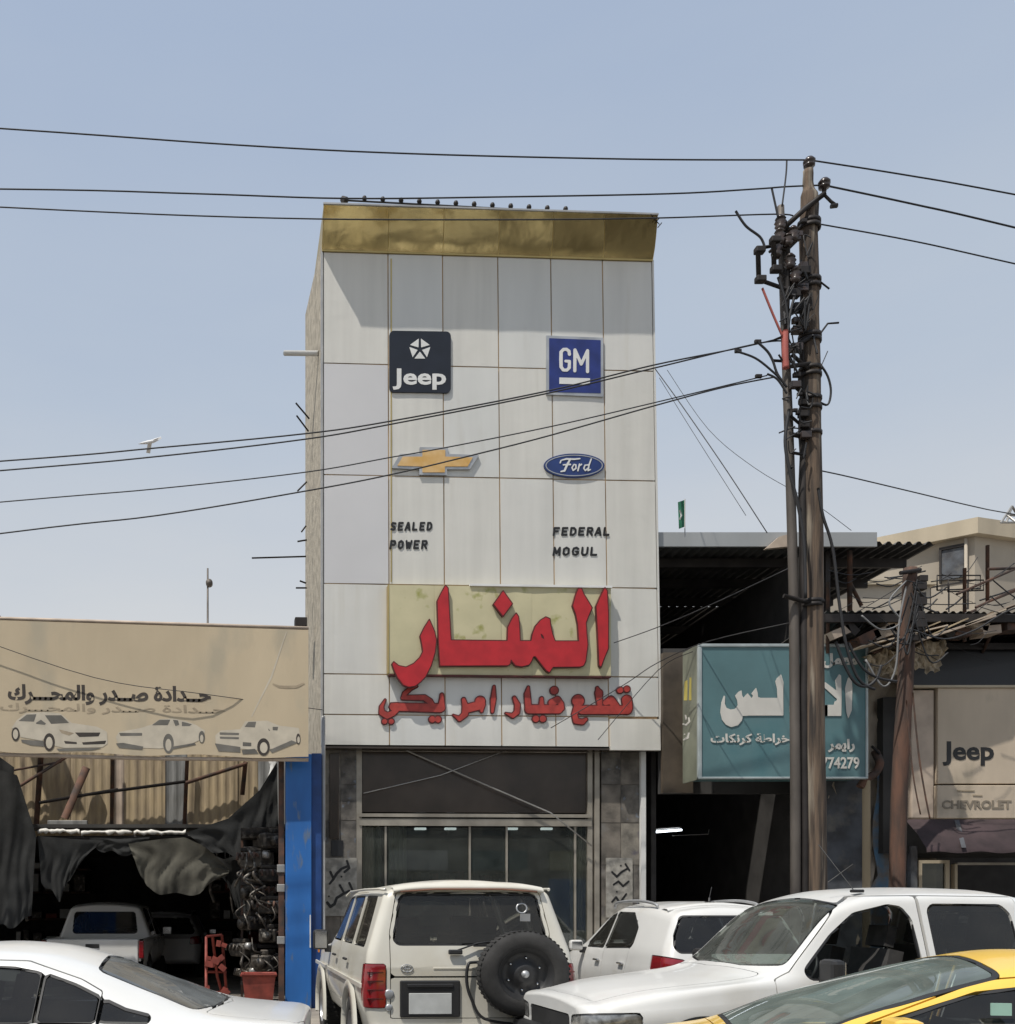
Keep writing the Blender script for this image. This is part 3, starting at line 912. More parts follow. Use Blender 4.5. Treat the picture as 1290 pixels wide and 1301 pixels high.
    MB().box((.25, -.915, 1.02), (.33, -.89, 1.08), .01).build('side_marker', m_amber, T)

# ---- compact crossover seen from behind
def make_crossover(T):
    L, R = 4.35, .35
    def warp(G):
        G = G.copy()
        zz = np.clip(G[..., 2] - 1.0, 0, 1)
        wt = np.clip((G[..., 0] - 3.4) / .95, 0, 1)
        G[..., 0] -= (zz * .45) * wt
        return G
    S = dict(L=L, R=R, wheels=(.88, 3.5), paint=m_pw_cross, rf=.2, rr=.16, d1=.35,
             zb=[(0, .34), (L, .36)], wb=[(0, .80), (L, .80)], wm=[(0, .80), (.8, .90), (3.4, .915), (L, .86)], zm=[(0, .72), (L, .78)],
             zs=[(0, .86), (1.1, 1.02), (2, 1.05), (3.2, 1.11), (L, 1.12)], ws=[(0, .72), (1.2, .84), (3.3, .86), (L, .80)],
             wr=[(0, .66), (1.0, .74), (1.25, .76), (2.0, .62), (3.2, .63), (L, .60)],
             ze=[(0, .88), (1.0, 1.06), (1.25, 1.12), (2.0, 1.53), (2.5, 1.62), (3.2, 1.62), (L, 1.55)],
             crown=[(0, .03), (1.2, .04), (2, .06), (L, .055)], d2=[(0, .08), (L, .07)], d3=[(0, .1), (2, .10), (L, .12)], zcr=1.05, warp=warp)
    S['regions'] = [
        dict(name='door', kind='side', poly=[(1.25, .45), (1.22, 1.0), (1.55, 1.3), (2.0, 1.60), (2.35, 1.63), (2.35, .45)], panel=True, id='fd', sides=(-1, 1)),
        dict(name='door', kind='side', poly=[(2.36, .45), (2.36, 1.63), (3.0, 1.62), (3.30, 1.30), (3.25, .95), (3.0, .45)], panel=True, id='rd', sides=(-1, 1)),
        dict(name='window', kind='side', mat=g_dark, poly=[(1.55, 1.11), (2.05, 1.49), (2.30, 1.53), (2.30, 1.11)], r=.03, sides=(-1, 1), on='fd'),
        dict(name='window', kind='side', mat=g_dark, poly=[(2.36, 1.11), (2.36, 1.535), (2.95, 1.53), (3.28, 1.36), (3.34, 1.15)], r=.05, sides=(-1, 1), on='rd'),
        dict(name='windscreen', kind='top', mat=g_mid, poly=[(1.28, -.66), (1.22, 0), (1.28, .66), (1.98, .54), (2.02, 0), (1.98, -.54)], r=.03, zmin=1.1),
        dict(name='rear_window', kind='rear', mat=g_dark, poly=[(-.70, 1.13), (-.66, 1.30), (-.56, 1.50), (.56, 1.50), (.66, 1.30), (.70, 1.13)], r=.06, sides=(1,), gap=.022, reach=.75),
        dict(name='tail_lamp', kind='rear', mat=m_tail, poly=[(.60, .86), (.62, 1.04), (.98, 1.10), (.98, .90)], r=.02, sides=(-1, 1), gap=.008, seal=False, reach=.4),
        dict(name='headlamp', kind='front', mat=m_lamp, poly=[(.45, .68), (.48, .78), (.9, .86), (.9, .72)], r=.02, sides=(-1, 1), gap=.008, seal=False, reach=.5),
        dict(name='grille', kind='front', mat=m_plastic, poly=[(-.4, .5), (-.4, .75), (.4, .75), (.4, .5)], r=.02, sides=(1,), gap=.01, seal=False, reach=.3),
    ]
    build_car(S, T)
    seats(T, (1.95, 2.8), .36, .50, .58)
    MB().box((1.3, -.66, .75), (1.7, .66, 1.08), .06).build('dashboard', m_trim, T)
    for x in S['wheels']:
        for s in (-1, 1): wheel(T, x, s * .79, R, .22, .22, 5, s)
    for s in (-1, 1):
        m = MB().tube(smoothpath([(2.05, s * .60, 1.60), (2.2, s * .615, 1.665), (2.9, s * .62, 1.685), (3.4, s * .61, 1.655), (3.52, s * .60, 1.62)], 5), .018, 7)
        m.build('roof_rail', m_silver, T)
        mirror(T, 1.55, s * .88, 1.10, m_pw_cross, s, .18, .14, .12)
        for x in (2.2, 3.1): MB().box((x - .09, s * .885, .93), (x + .08, s * .925, .955), .01).build('door_handle', m_chrome, T)
    a = MB().tube([(3.55, .0, 1.66), (3.56, 0, 1.72)], .012, 6); a.tube([(3.56, 0, 1.72), (3.62, 0, 1.84)], .004, 5); a.box((3.50, -.035, 1.655), (3.62, .035, 1.675), .006)
    a.build('antenna', m_plastic, T)
    m = MB(); m.grid([[(3.62, y, 1.665 - .07 * (y / .62) ** 2), (3.80, y, 1.655 - .07 * (y / .62) ** 2), (3.83, y, 1.63 - .07 * (y / .62) ** 2), (3.78, y, 1.60 - .07 * (y / .62) ** 2)] for y in np.linspace(-.60, .60, 17)])
    m.build('roof_spoiler', m_pw_cross, T)

# ---- crew-cab pickup
def make_pickup(T, P_=None, glass=None, open_front=True, interior=True):
    pt = P_ or m_pw_truck
    L, R = 5.25, .385
    def warp(G):
        G = G.copy()
        return G
    S = dict(L=3.78, R=R, wheels=(.90, 9), paint=pt, rf=.16, rr=.07, d1=.3, dx=.028,
             zb=[(0, .48), (3.78, .48)], wb=[(0, .78), (3.78, .84)], wm=[(0, .80), (.7, .90), (3.78, .90)], zm=[(0, .78), (3.78, .82)],
             zs=[(0, .86), (.3, .93), (.7, 1.0), (1.45, 1.085), (3.78, 1.10)], ws=[(0, .72), (.6, .83), (1.5, .86), (3.78, .865)],
             wr=[(0, .62), (.6, .72), (1.45, .78), (1.62, .765), (2.15, .66), (2.8, .665), (3.78, .655)],
             ze=[(0, .87), (.2, .93), (.5, .995), (1.35, 1.10), (1.50, 1.14), (2.12, 1.66), (2.45, 1.745), (3.0, 1.76), (3.5, 1.75), (3.78, 1.70)],
             crown=[(0, .03), (1.3, .06), (1.5, .07), (2.1, .055), (2.8, .065), (3.78, .06)], d2=[(0, .06), (1.4, .05), (3.78, .05)],
             d3=[(0, .10), (1.5, .07), (2.1, .07), (3.78, .085)], zcr=1.2, warp=warp)
    rg = [
        dict(name='door', kind='side', poly=[(1.50, .52), (1.48, 1.10), (1.62, 1.16), (2.10, 1.66), (2.30, 1.745), (2.74, 1.75), (2.74, .52)], panel=True, id='fd', sides=(-1, 1)),
        dict(name='door', kind='side', poly=[(2.76, .52), (2.76, 1.75), (3.58, 1.74), (3.60, .9), (3.45, .52)], panel=True, id='rd', sides=(-1, 1)),
        dict(name='window', kind='side', mat=g_clear, poly=[(1.70, 1.115), (2.00, 1.43), (2.22, 1.60), (2.50, 1.665), (2.60, 1.65), (2.66, 1.56), (2.685, 1.115)], r=.045, sides=(1,), on='fd'),
        dict(name='window', kind='side', mat=g_clear, poly=[(1.70, 1.115), (2.00, 1.43), (2.22, 1.60), (2.50, 1.665), (2.60, 1.65), (2.66, 1.56), (2.685, 1.115)], r=.045, sides=(-1,), on='fd', open=open_front),
        dict(name='window', kind='side', mat=g_dark, poly=[(2.83, 1.115), (2.83, 1.67), (3.44, 1.665), (3.50, 1.60), (3.52, 1.115)], r=.06, sides=(-1, 1), on='rd'),
        dict(name='windscreen', kind='top', mat=g_clear, poly=[(1.62, -.72), (1.49, -.35), (1.47, 0), (1.49, .35), (1.62, .72), (2.13, .60), (2.16, 0), (2.13, -.60)], r=.03, zmin=1.08),
        dict(name='rear_window', kind='rear', mat=g_mid, poly=[(-.60, 1.17), (-.56, 1.60), (.56, 1.60), (.60, 1.17)], r=.05, sides=(1,), reach=.3),
        dict(name='bonnet', kind='top', panel=True, id='bn', poly=[(.14, -.60), (.08, 0), (.14, .60), (1.46, .70), (1.37, 0), (1.46, -.70)], r=.05, zmin=.9, sides=(1,)),
        dict(name='headlamp', kind='front', mat=m_lamp, poly=[(.50, .68), (.52, .80), (.95, .86), (.95, .72)], r=.03, sides=(-1, 1), gap=.012, seal=True, sealmat=m_plastic, reach=.42),
        dict(name='grille', kind='front', mat=m_plastic, poly=[(-.46, .60), (-.46, .80), (.46, .80), (.46, .60)], r=.03, sides=(1,), gap=.01, seal=False, reach=.3),
    ]
    if glass:
        for r_ in rg:
            if 'window' in r_['name'] or r_['name'] == 'windscreen': r_['mat'] = glass
    S['regions'] = rg
    build_car(S, T)
    # cargo bed
    W, z0, z1 = .88, .52, 1.08
    b = MB()
    for s in (-1, 1):
        G = []
        for x in np.arange(3.82, L + .001, .04):
            row = []
            for k in range(12):
                z = z0 + (z1 - z0) * k / 11
                a = math.hypot(x - 4.2, z - R)
                y = W + .018 * math.sin(PI * k / 11)
                if a < R + .06:
                    row.append((x, s * y, R + math.sqrt(max((R + .06) ** 2 - (x - 4.2) ** 2, 0)) + .001 if z < R + (R + .06) * .98 else z))
                else: row.append((x, s * y, z))
            row += [(x, s * (W - .005), z1 + .015), (x, s * (W - .06), z1 + .015), (x, s * (W - .065), .72)]
            G.append(row)
        b.grid(G)
    b.box((3.80, -.84, .66), (L - .06, .84, .72)); b.box((3.80, -.84, .72), (3.84, .84, 1.07))
    b.build('cargo_bed', pt, T)
    tg = MB().box((L - .06, -.80, .55), (L, .80, z1 + .01), .02).build('tailgate', pt, T)
    MB().box((L - .004, -.12, .92), (L + .012, .12, 1.0), .01).build('tailgate_handle', m_plastic, tg)
    for s in (-1, 1):
        MB().box((L - .10, s * .81, .72), (L + .004, s * .895, 1.06), .012).build('tail_lamp', m_tail, T)
    MB().box((L - .02, -.88, .42), (L + .12, .88, .56), .03).build('rear_bumper', m_chrome, T)
    MB().box((-.06, -.84, .40), (.14, .84, .66), .06).build('front_bumper', m_plastic, T)
    MB().box((3.78, -.6, .40), (L - .1, .6, .62)).build('bed_frame', m_plastic, T)
    if interior:
        seats(T, (2.05, 2.92), .37, .60, .60)
        MB().box((1.55, -.72, .85), (1.88, .72, 1.14), .05).build('dashboard', m_trim, T)
        st = MB().lathe([(.18, -.014), (.194, 0), (.18, .014), (.166, 0), (.18, -.014)], (1.98, -.37, 1.13), (-.9, 0, .45), 20); st.box((1.96, -.50, 1.12), (1.99, -.24, 1.15)); st.build('steering_wheel', m_plastic, T)
        MB().box((1.62, -.05, 1.148), (1.70, .10, 1.20), .01).build('dashboard_papers', m_white, T)
        MB().box((2.06, -.03, 1.58), (2.09, .18, 1.64), .01).build('rear_view_mirror', m_plastic, T)
    for x in (.90, 4.2):
        for s in (-1, 1): wheel(T, x, s * .78, R, .24, .23, 6, s)
    mirror(T, 1.84, -.90, 1.17, m_plastic, -1, .20, .19, .11)
    mirror(T, 1.84, .90, 1.17, m_plastic, 1, .20, .19, .11)
    for s in (-1, 1):
        for x in (2.62, 3.47): MB().box((x - .10, s * .885, 1.0), (x + .08, s * .925, 1.035), .012).build('door_handle', m_chrome, T)
        MB().tube([(1.62, s * .15, 1.175), (1.70, s * .55, 1.20)], .008, 5).build('wiper', m_plastic, T)
    an = MB().tube([(2.35, -.50, 1.79), (2.05, -.50, 2.16)], .004, 5); an.box((2.33, -.53, 1.775), (2.42, -.47, 1.80), .008)
    an.build('antenna', m_plastic, T)

# ---- saloon (white one and the yellow taxi share the builder, each with its own lines)
def make_saloon(T, pt, fast=False, g_side=None, g_ws=None, chrome=True):
    L, R = 4.62, .33
    hd = 2.12 if not fast else 2.30
    S = dict(L=L, R=R, wheels=(.90, 3.60), paint=pt, rf=.22, rr=.16, d1=.35, dx=.028,
             zb=[(0, .26), (L, .28)], wb=[(0, .76), (L, .78)], wm=[(0, .76), (.8, .89), (3.7, .90), (L, .82)], zm=[(0, .62), (L, .68)],
             zs=[(0, .70), (1.1, .90), (2.2, .955), (3.4, .985), (4.2, .99), (L, .95)], ws=[(0, .62), (1.0, .81), (2.2, .845), (3.5, .84), (L, .72)],
             wr=[(0, .58), (.9, .72), (1.2, .73), (hd, .565), (2.7, .565), (3.1, .55), (3.95, .64), (4.15, .66), (L, .64)],
             ze=[(0, .71), (.9, .925), (1.15, .965), (1.6, 1.155 if not fast else 1.145), (hd, 1.345 if not fast else 1.355), (2.6, 1.395), (2.95, 1.375), (3.2, 1.325), (3.70, 1.155), (4.05, 1.035), (4.2, 1.015), (L, .985)],
             crown=[(0, .04), (1.1, .04), (hd, .055), (2.7, .06), (3.3, .05), (4.1, .03), (L, .02)], d2=[(0, .09), (1.2, .06), (4.0, .06), (L, .08)],
             d3=[(0, .12), (1.2, .08), (hd, .09), (3.3, .09), (4.1, .08), (L, .07)], zcr=.75)
    gs = g_side or g_dark
    tm = m_rubber
    if not fast:
        w1 = [(1.50, .99), (1.85, 1.14), (2.15, 1.265), (2.42, 1.305), (2.44, .99)]
        w2 = [(2.52, .99), (2.52, 1.31), (2.82, 1.30), (2.99, 1.27), (2.99, .995)]
        w4 = [(3.03, .995), (3.03, 1.262), (3.22, 1.20), (3.37, 1.135), (3.37, 1.0)]
        w3 = [(3.41, 1.005), (3.41, 1.118), (3.55, 1.062), (3.70, 1.015)]
    else:
        w1 = [(1.32, .965), (1.75, 1.115), (2.15, 1.25), (2.52, 1.30), (2.54, .97)]
        w2 = [(2.62, .97), (2.62, 1.305), (2.92, 1.29), (3.10, 1.25), (3.30, 1.17), (3.30, .985)]
        w3 = [(3.36, .99), (3.36, 1.14), (3.52, 1.07), (3.66, 1.0)]
        w4 = None
    S['regions'] = [
        dict(name='door', kind='side', poly=[(1.28, .36), (1.25, .93), (1.6, 1.14), (2.1, 1.33), (2.48, 1.36), (2.48, .36)] if not fast else [(1.28, .36), (1.22, .93), (1.65, 1.12), (2.2, 1.32), (2.58, 1.36), (2.58, .36)], panel=True, id='fd', sides=(-1, 1)),
        dict(name='door', kind='side', poly=[(2.492, .36), (2.492, 1.36), (2.9, 1.35), (3.25, 1.24), (3.39, 1.17), (3.39, .95), (3.25, .5), (3.1, .36)] if not fast else [(2.592, .36), (2.592, 1.36), (2.95, 1.35), (3.32, 1.22), (3.48, .95), (3.25, .5), (3.1, .36)], panel=True, id='rd', sides=(-1, 1)),
        dict(name='window', kind='side', mat=gs, poly=w1, r=.02, sides=(-1, 1), on='fd', gap=.016, sealmat=tm),
        dict(name='window', kind='side', mat=gs, poly=w2, r=.02, sides=(-1, 1), on='rd', gap=.016, sealmat=tm),
        dict(name='quarter_window', kind='side', mat=gs, poly=w3, r=.015, sides=(-1, 1), gap=.016, sealmat=tm),
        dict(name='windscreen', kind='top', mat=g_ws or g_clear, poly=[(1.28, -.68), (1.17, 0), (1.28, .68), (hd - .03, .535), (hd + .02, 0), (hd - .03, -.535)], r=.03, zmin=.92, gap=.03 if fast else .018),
        dict(name='rear_window', kind='top', mat=g_smoke, poly=[(3.34, -.50), (3.29, 0), (3.34, .50), (3.95, .60), (4.04, .3), (4.06, 0), (4.04, -.3), (3.95, -.60)], r=.05, zmin=.97, gap=.022),
        dict(name='bonnet', kind='top', panel=True, id='bn', poly=[(.20, -.58), (.10, 0), (.20, .58), (1.18, .70), (1.08, 0), (1.18, -.70)], r=.05, zmin=.6, sides=(1,)),
        dict(name='boot_lid', kind='top', panel=True, id='bl', poly=[(4.02, -.62), (4.12, 0), (4.02, .62), (4.58, .60), (4.7, 0), (4.58, -.60)], r=.03, zmin=.88, sides=(1,)),
        dict(name='tail_lamp', kind='rear', mat=m_tail, poly=[(.42, .72), (.42, .88), (.95, .92), (.95, .76)], r=.02, sides=(-1, 1), gap=.008, seal=False, reach=.35),
        dict(name='headlamp', kind='front', mat=m_lamp, poly=[(.40, .58), (.40, .68), (.9, .80), (.9, .66)], r=.02, sides=(-1, 1), gap=.008, seal=False, reach=.6),
        dict(name='grille', kind='front', mat=m_plastic, poly=[(-.5, .32), (-.42, .62), (.42, .62), (.5, .32)], r=.02, sides=(1,), gap=.01, seal=False, reach=.3),
    ]
    if w4: S['regions'].append(dict(name='vent_window', kind='side', mat=gs, poly=w4, r=.012, sides=(-1, 1), on='rd', gap=.016, sealmat=tm))
    build_car(S, T)
    seats(T, (1.95, 2.8), .35, .34, .56)
    MB().box((1.25, -.66, .62), (1.68, .66, .93), .06).build('dashboard', m_trim, T)
    st = MB().lathe([(.175, -.014), (.188, 0), (.175, .014), (.16, 0), (.175, -.014)], (1.83, -.36, .93), (-.9, 0, .45), 20); st.build('steering_wheel', m_plastic, T)
    MB().box((3.3, -.60, .90), (4.0, .60, .94), .01).build('parcel_shelf', m_trimlight, T)
    for x in S['wheels']:
        for s in (-1, 1): wheel(T, x, s * .78, R, .21, .22, 5, s)
    for s in (-1, 1):
        if fast and s == 1: continue
        mirror(T, 1.50 if not fast else 1.66, s * (.90 if not fast else .90), 1.04 if not fast else 1.09, pt, s, .20, .145, .14)
    for s in (-1, 1):
        for x in (2.35, 3.25): MB().box((x - .09, s * .875, .87), (x + .09, s * .915, .895), .01).build('door_handle', m_chrome if chrome else pt, T)
        MB().tube([(1.25, s * .1, .995), (1.34, s * .55, 1.02)], .008, 5).build('wiper', m_plastic, T)

# ------------------------------------------------------------------ the ground
def slab(name, x0, y0, x1, y1, z0, z1, mat):
    return tag(MB().box((x0, y0, z0), (x1, y1, z1)).build(name, mat), kind='structure')
tag(MB().quad((-900, -900, -.02), (900, -900, -.02), (900, 1500, -.02), (-900, 1500, -.02)).build('ground', m_paving), kind='structure')
tag(MB().quad((-120, -9, -.012), (120, -9, -.012), (120, 13.3, -.012), (-120, 13.3, -.012)).build('road', m_asphalt), kind='structure')
slab('kerb', -120, 13.28, 120, 13.45, -.1, .13, m_kerb)
slab('pavement', -120, 13.45, 120, 40, -.1, .12, m_paving)
slab('far_kerb', -120, -9.15, 120, -9, -.1, .13, m_kerb)
slab('far_pavement', -120, -13, 120, -9.15, -.1, .12, m_paving)

# ------------------------------------------------------------------ clad shop building (local frame: x along facade, y inward, z up)
TH = math.atan(.047)
O = Vector((1.01, 16.25, 0))
dvec = Vector((math.cos(TH), math.sin(TH), 0)); nvec = Vector((math.sin(TH), -math.cos(TH), 0))
def fz(px, py, o=0.):
    r = Vector(((px - PP_X) / F_PX, 1, (HOR_Y - py) / F_PX))
    t = (o - (Vector((0, 0, CAM_Z)) - O).dot(nvec)) / r.dot(nvec)
    p = Vector((0, 0, CAM_Z)) + r * t
    return (p - O).dot(dvec), p.z
def ff(o):
    def fn(px, py):
        u, z = fz(px, py, o)
        return (u, -o, z)
    return fn
def FT(name, label, cat, group=None, loc=(0, 0, 0)):
    return thing(name, label, cat, O, TH, group)

bld = FT('shop_building', 'tall narrow shop building clad in pale panels with a gold flared cornice', 'building')
US = [fz(x, 600)[0] for x in (411, 494, 564, 635, 703, 769.5, 833)]
ZS = [12.08, 10.31, 8.54, 6.81, 5.375, 4.73, 4.24]
W = US[-1]
# core
MB().box((.02, .26, 4.19), (W - .10, 1.9, 12.1)).build('core_wall', m_concrete, bld)
JB = MB().box((.03, .010, 4.26), (W - .03, .06, 12.06))
def fac(z): return 1 + (8.54 - z) * .0031
def taper(m, name, mat):
    m.v = [(v[0] * fac(v[2]), v[1], v[2]) for v in m.v]
    return m.build(name, mat, bld)
for r in range(6):
    for c in range(6):
        z1, z0 = ZS[r], ZS[r + 1]
        u0, u1 = US[c], US[c + 1]
        g = .0095
        y0 = 0.
        if r == 5 and c == 5:
            y0 = -.05; z1 -= .03; z0 -= .06
        flat = c == 0 and 1 <= r <= 2
        tx, tz = rng.normal(0, .0024), rng.normal(0, .0024)
        G = []
        for i in range(7):
            row = []
            for j in range(7):
                a, b = i / 6, j / 6
                d = y0 + tx * (a - .5) * 2 + tz * (b - .5) * 2 - .004 * math.sin(PI * a) * math.sin(PI * b)
                row.append((u0 + g + a * (u1 - u0 - 2 * g), d, z0 + g + b * (z1 - z0 - 2 * g)))
            G.append(row)
        m = MB().grid(G)
        m.box((u0 + g, y0 + .006, z0 + g), (u1 - g, .03, z1 - g))
        taper(m, 'cladding_panel', m_clad_b if flat else (m_clad, m_clad_w, m_clad_c)[int(rng.integers(3))])
taper(JB, 'joint_backing', m_seal)
# faint trim strips beside the left joint
MB().box((US[1] + .03, -.006, 6.85), (US[1] + .05, .0, 12.0)).build('joint_trim', m_goldtrim, bld)
MB().box((-.03, -.01, 4.24), (-.002, .10, 12.1)).build('corner_trim', m_alu2, bld)
taper(MB().box((W + .002, -.01, 4.24), (W + .03, 1.9, 12.1)), 'side_cladding', m_clad)
MB().box((0, -.0, 4.195), (W, 1.2, 4.225)).build('soffit', m_darkpanel, bld)
# cornice: six gold sheets leaning out
CP = .45
PXS = (411.5, 494, 564, 634, 703, 768, 835)
UT = [fz(x, 262 + 20 * (x - 411) / 422, CP)[0] for x in PXS]
UB = [-.02] + [u * .989 for u in US[1:-1]] + [W * .989 + .005]
def corn(c, a, b):
    ub = UB[c] + (UB[c + 1] - UB[c]) * a; ut = UT[c] + (UT[c + 1] - UT[c]) * a
    return ub + (ut - ub) * b
for c in range(6):
    G = []
    for i in range(9):
        row = []
        for j in range(9):
            a, b = i / 8, j / 8
            a_ = .006 + a * .988
            u = corn(c, a_, b)
            zt = 12.52 - .02 * u / W
            bul = .014 * math.sin(PI * a) * math.sin(PI * b) + .006 * math.sin(5 * u + 2 * b + c) * math.sin(PI * a)
            row.append((u, -.02 - CP * b ** .85 + bul, 12.10 + (zt - 12.10) * b))
        G.append(row)
    MB().grid(G).build('cornice_sheet', m_gold, bld)
for c in range(7):
    cc, aa = (c, 0.) if c < 6 else (5, 1.)
    MB().tube([(corn(cc, aa, b), -.022 - CP * b ** .85, 12.10 + .42 * b) for b in (0, .25, .5, .75, 1)], .007, 5).build('cornice_seam', m_goldtrim, bld)
MB().box((-.02, -.025, 12.075), (W * .989 + .005, .03, 12.10)).build('cornice_lower_edge', m_goldtrim, bld)
tp = MB()
tl, tr = UT[0], UT[-1]
tp.quad((tl, -.02 - CP - .005, 12.522), (tr, -.02 - CP - .005, 12.502), (W, 1.9, 12.36), (-.02, 1.9, 12.36))
tp.quad((-.02, -.02, 12.10), (tl, -.02 - CP, 12.52), (-.02, 1.9, 12.36), (-.02, 1.9, 12.10))
tp.quad((W * .989 + .005, -.02, 12.10), (tr, -.02 - CP, 12.50), (W, 1.9, 12.36), (W, 1.9, 12.10))
tp.build('cornice_cap', m_goldtrim, bld)
MB().box((tl - .01, -.02 - CP - .02, 12.505), (tr + .01, -.02 - CP + .01, 12.53)).build('cornice_edge', m_alu2, bld)
# brick flank: front top corner to the rear corner
def loc2(v): 
    d = Vector(v) - O
    return Vector((d.dot(dvec), -d.dot(nvec), d.z))
A = loc2((.985, 16.30, 0)); B = loc2((.817, 18.3, 0)); C3 = loc2((1.25, 26.0, 0))
fl = MB()
Lb = (B - A).length; db = (B - A) / Lb; nb = Vector((-db.y, db.x, 0))
if nb.x > 0: nb = -nb
fl.add([A, B, B + Vector((.04, 0, 0)), A + Vector((.04, 0, 0)), A + Vector((0, 0, 12.26)), B + Vector((0, 0, 12.26)), B + Vector((.04, 0, 12.26)), A + Vector((.04, 0, 12.26))],
       [(0, 1, 5, 4), (1, 2, 6, 5), (4, 5, 6, 7), (0, 3, 7, 4)])
fl.build('flank_wall', m_mortar, bld)
br = MB()
nz = int(12.1 / .085)
for r in range(nz):
    off = .12 * (r % 2)
    x = -off
    while x < Lb:
        a0, a1 = max(x, 0) + .006, min(x + .235, Lb)
        if a1 - a0 > .03:
            pr = .01 + rng.random() ** 2 * .055
            z = .12 + r * .085
            p = A + db * a0; q = A + db * a1
            vs = [p, q, q + nb * pr, p + nb * pr]
            vs = vs + [v + Vector((0, 0, .07)) for v in vs]
            br.add(vs, [(2, 3, 7, 6), (0, 3, 7, 4), (1, 2, 6, 5), (4, 5, 6, 7), (0, 1, 2, 3)])
        x += .245
tag(br.build('brick', m_brick, bld), kind='stuff')
rear = MB()
rear.add([B, C3, C3 + Vector((5, 0, 0)), (W, 1.9, 0), B + Vector((0, 0, 12.2)), C3 + Vector((0, 0, 12.2)), C3 + Vector((5, 0, 12.2)), (W, 1.9, 12.2)],
         [(0, 1, 5, 4), (1, 2, 6, 5), (2, 3, 7, 6), (4, 5, 6, 7)])
rear.build('rear_block', m_plaster, bld)
# stubs and brackets in the flank
MB().tube([loc2(P(362, 448.5, 17.0)), loc2(P(405, 449, 16.6))], .045, 8).build('drain_pipe', m_white, bld)
for pts in (((376, 512, 17.2), (393, 532, 17.2)), ((377, 528, 17.2), (392, 548, 17.2)), ((378, 624, 17.2), (390, 612, 17.2)), ((320, 709, 17.6), (389, 707, 17.6)),
            ((378, 688, 17.2), (390, 686, 17.2)), ((376, 747, 17.2), (390, 747, 17.2)), ((383, 676, 17.2), (389, 668, 17.2)), ((381, 738, 17.2), (389, 741, 17.2))):
    MB().tube([loc2(P(*p)) for p in pts], .014, 6).build('wall_bracket', m_iron, bld)
MB().box(loc2(P(375, 795, 16.9)), loc2(P(389, 788, 17.1)), .01).build('junction_box', m_iron, bld)
# ---------- ground floor, set back
RO = -.25
g = ff(RO)
def fb(m, x0, y0, x1, y1, o=RO, d=.12, bev=0):
    u0, z1 = fz(x0, y0, o); u1, z0 = fz(x1, y1, o)
    m.box((u0, -o, max(z0, 0.12)), (u1, -o + d, z1), bev)
    return m
fb(MB(), 413, 949, 453, 1300, RO - .012, .5).build('pillar_core', m_stone, bld)
yy_ = 949
while yy_ < 1255:
    h_ = 44 + 10 * rng.random()
    for xa_, xb_ in ((413, 433), (433, 453)):
        fb(MB(), xa_ + .5, yy_ + .5, xb_ - .5, yy_ + h_ - .5, RO - .004 * rng.random(), .05).build('stone_slab', (m_stone, m_stone_b, m_stone_c)[int(rng.integers(3))], bld)
    yy_ += h_
fb(MB(), 764, 949, 815, 1300, RO - .012, .5).build('pillar_core', m_stone, bld)
yy_ = 949
while yy_ < 1255:
    h_ = 44 + 10 * rng.random()
    for xa_, xb_ in ((764, 789), (789, 815)):
        fb(MB(), xa_ + .5, yy_ + .5, xb_ - .5, yy_ + h_ - .5, RO - .004 * rng.random(), .05).build('stone_slab', (m_stone, m_stone_b, m_stone_c)[int(rng.integers(3))], bld)
    yy_ += h_
fb(MB(), 815, 955, 821, 1300, RO + .08, .07).build('white_downpipe', m_white, bld)
fb(MB(), 419, 958, 431, 1066, RO + .016, .012).build('pillar_inlay', m_darkpanel, bld)
fb(MB(), 421, 1068, 436, 1088, RO + .012, .012).build('niche_shade', m_black, bld)  # flat black plate stands in for the shade inside a recess
for (x0, x1, y0, y1) in ((413.5, 453.5, 1090, 1164), (770.5, 804, 1090, 1166)):
    fb(MB(), x0, y0, x1, y1, RO + .02, .02).build('stone_plate', m_stoneplate, bld)
g2 = ff(RO + .024)
glyphs(bld, 'painted_writing', [('s', [(423, 1118, 1.6), (428, 1110, 1.8), (434, 1104, 1.6), (441, 1101, 1.6)]), ('s', [(441, 1094, 1.4), (444, 1103, 1.5), (438, 1108, 1.6)]),
    ('s', [(420, 1108, 1.6), (424, 1117, 1.6), (419, 1123, 1.4)]), ('s', [(416, 1147, 1.8), (420, 1152, 2.0), (425, 1149, 1.8), (428, 1141, 1.8), (436, 1136, 1.7), (444, 1132, 1.5)]), ('s', [(432, 1125, 1.5), (437, 1134, 1.5)]), ('s', [(444, 1122, 1.5), (448, 1131, 1.4)]),
    ('s', [(418, 1139, 1.2)]), ('s', [(434, 1114, 1.3)])], g2, m_letter, .004, 0, .5)
glyphs(bld, 'painted_writing', [('s', [(778, 1108, 1.2), (784, 1114, 1.4), (790, 1108, 1.3), (797, 1104, 1.2)]), ('s', [(795, 1098, 1.2), (800, 1106, 1.2)]),
    ('s', [(780, 1124, 1.2), (786, 1120, 1.3), (792, 1126, 1.3), (799, 1120, 1.2)]), ('s', [(778, 1146, 1.2), (783, 1140, 1.3), (788, 1147, 1.3), (796, 1136, 1.2)]), ('s', [(789, 1100, 1.1)]), ('s', [(784, 1133, 1.1)])], g2, m_letter, .004, 0, .5)
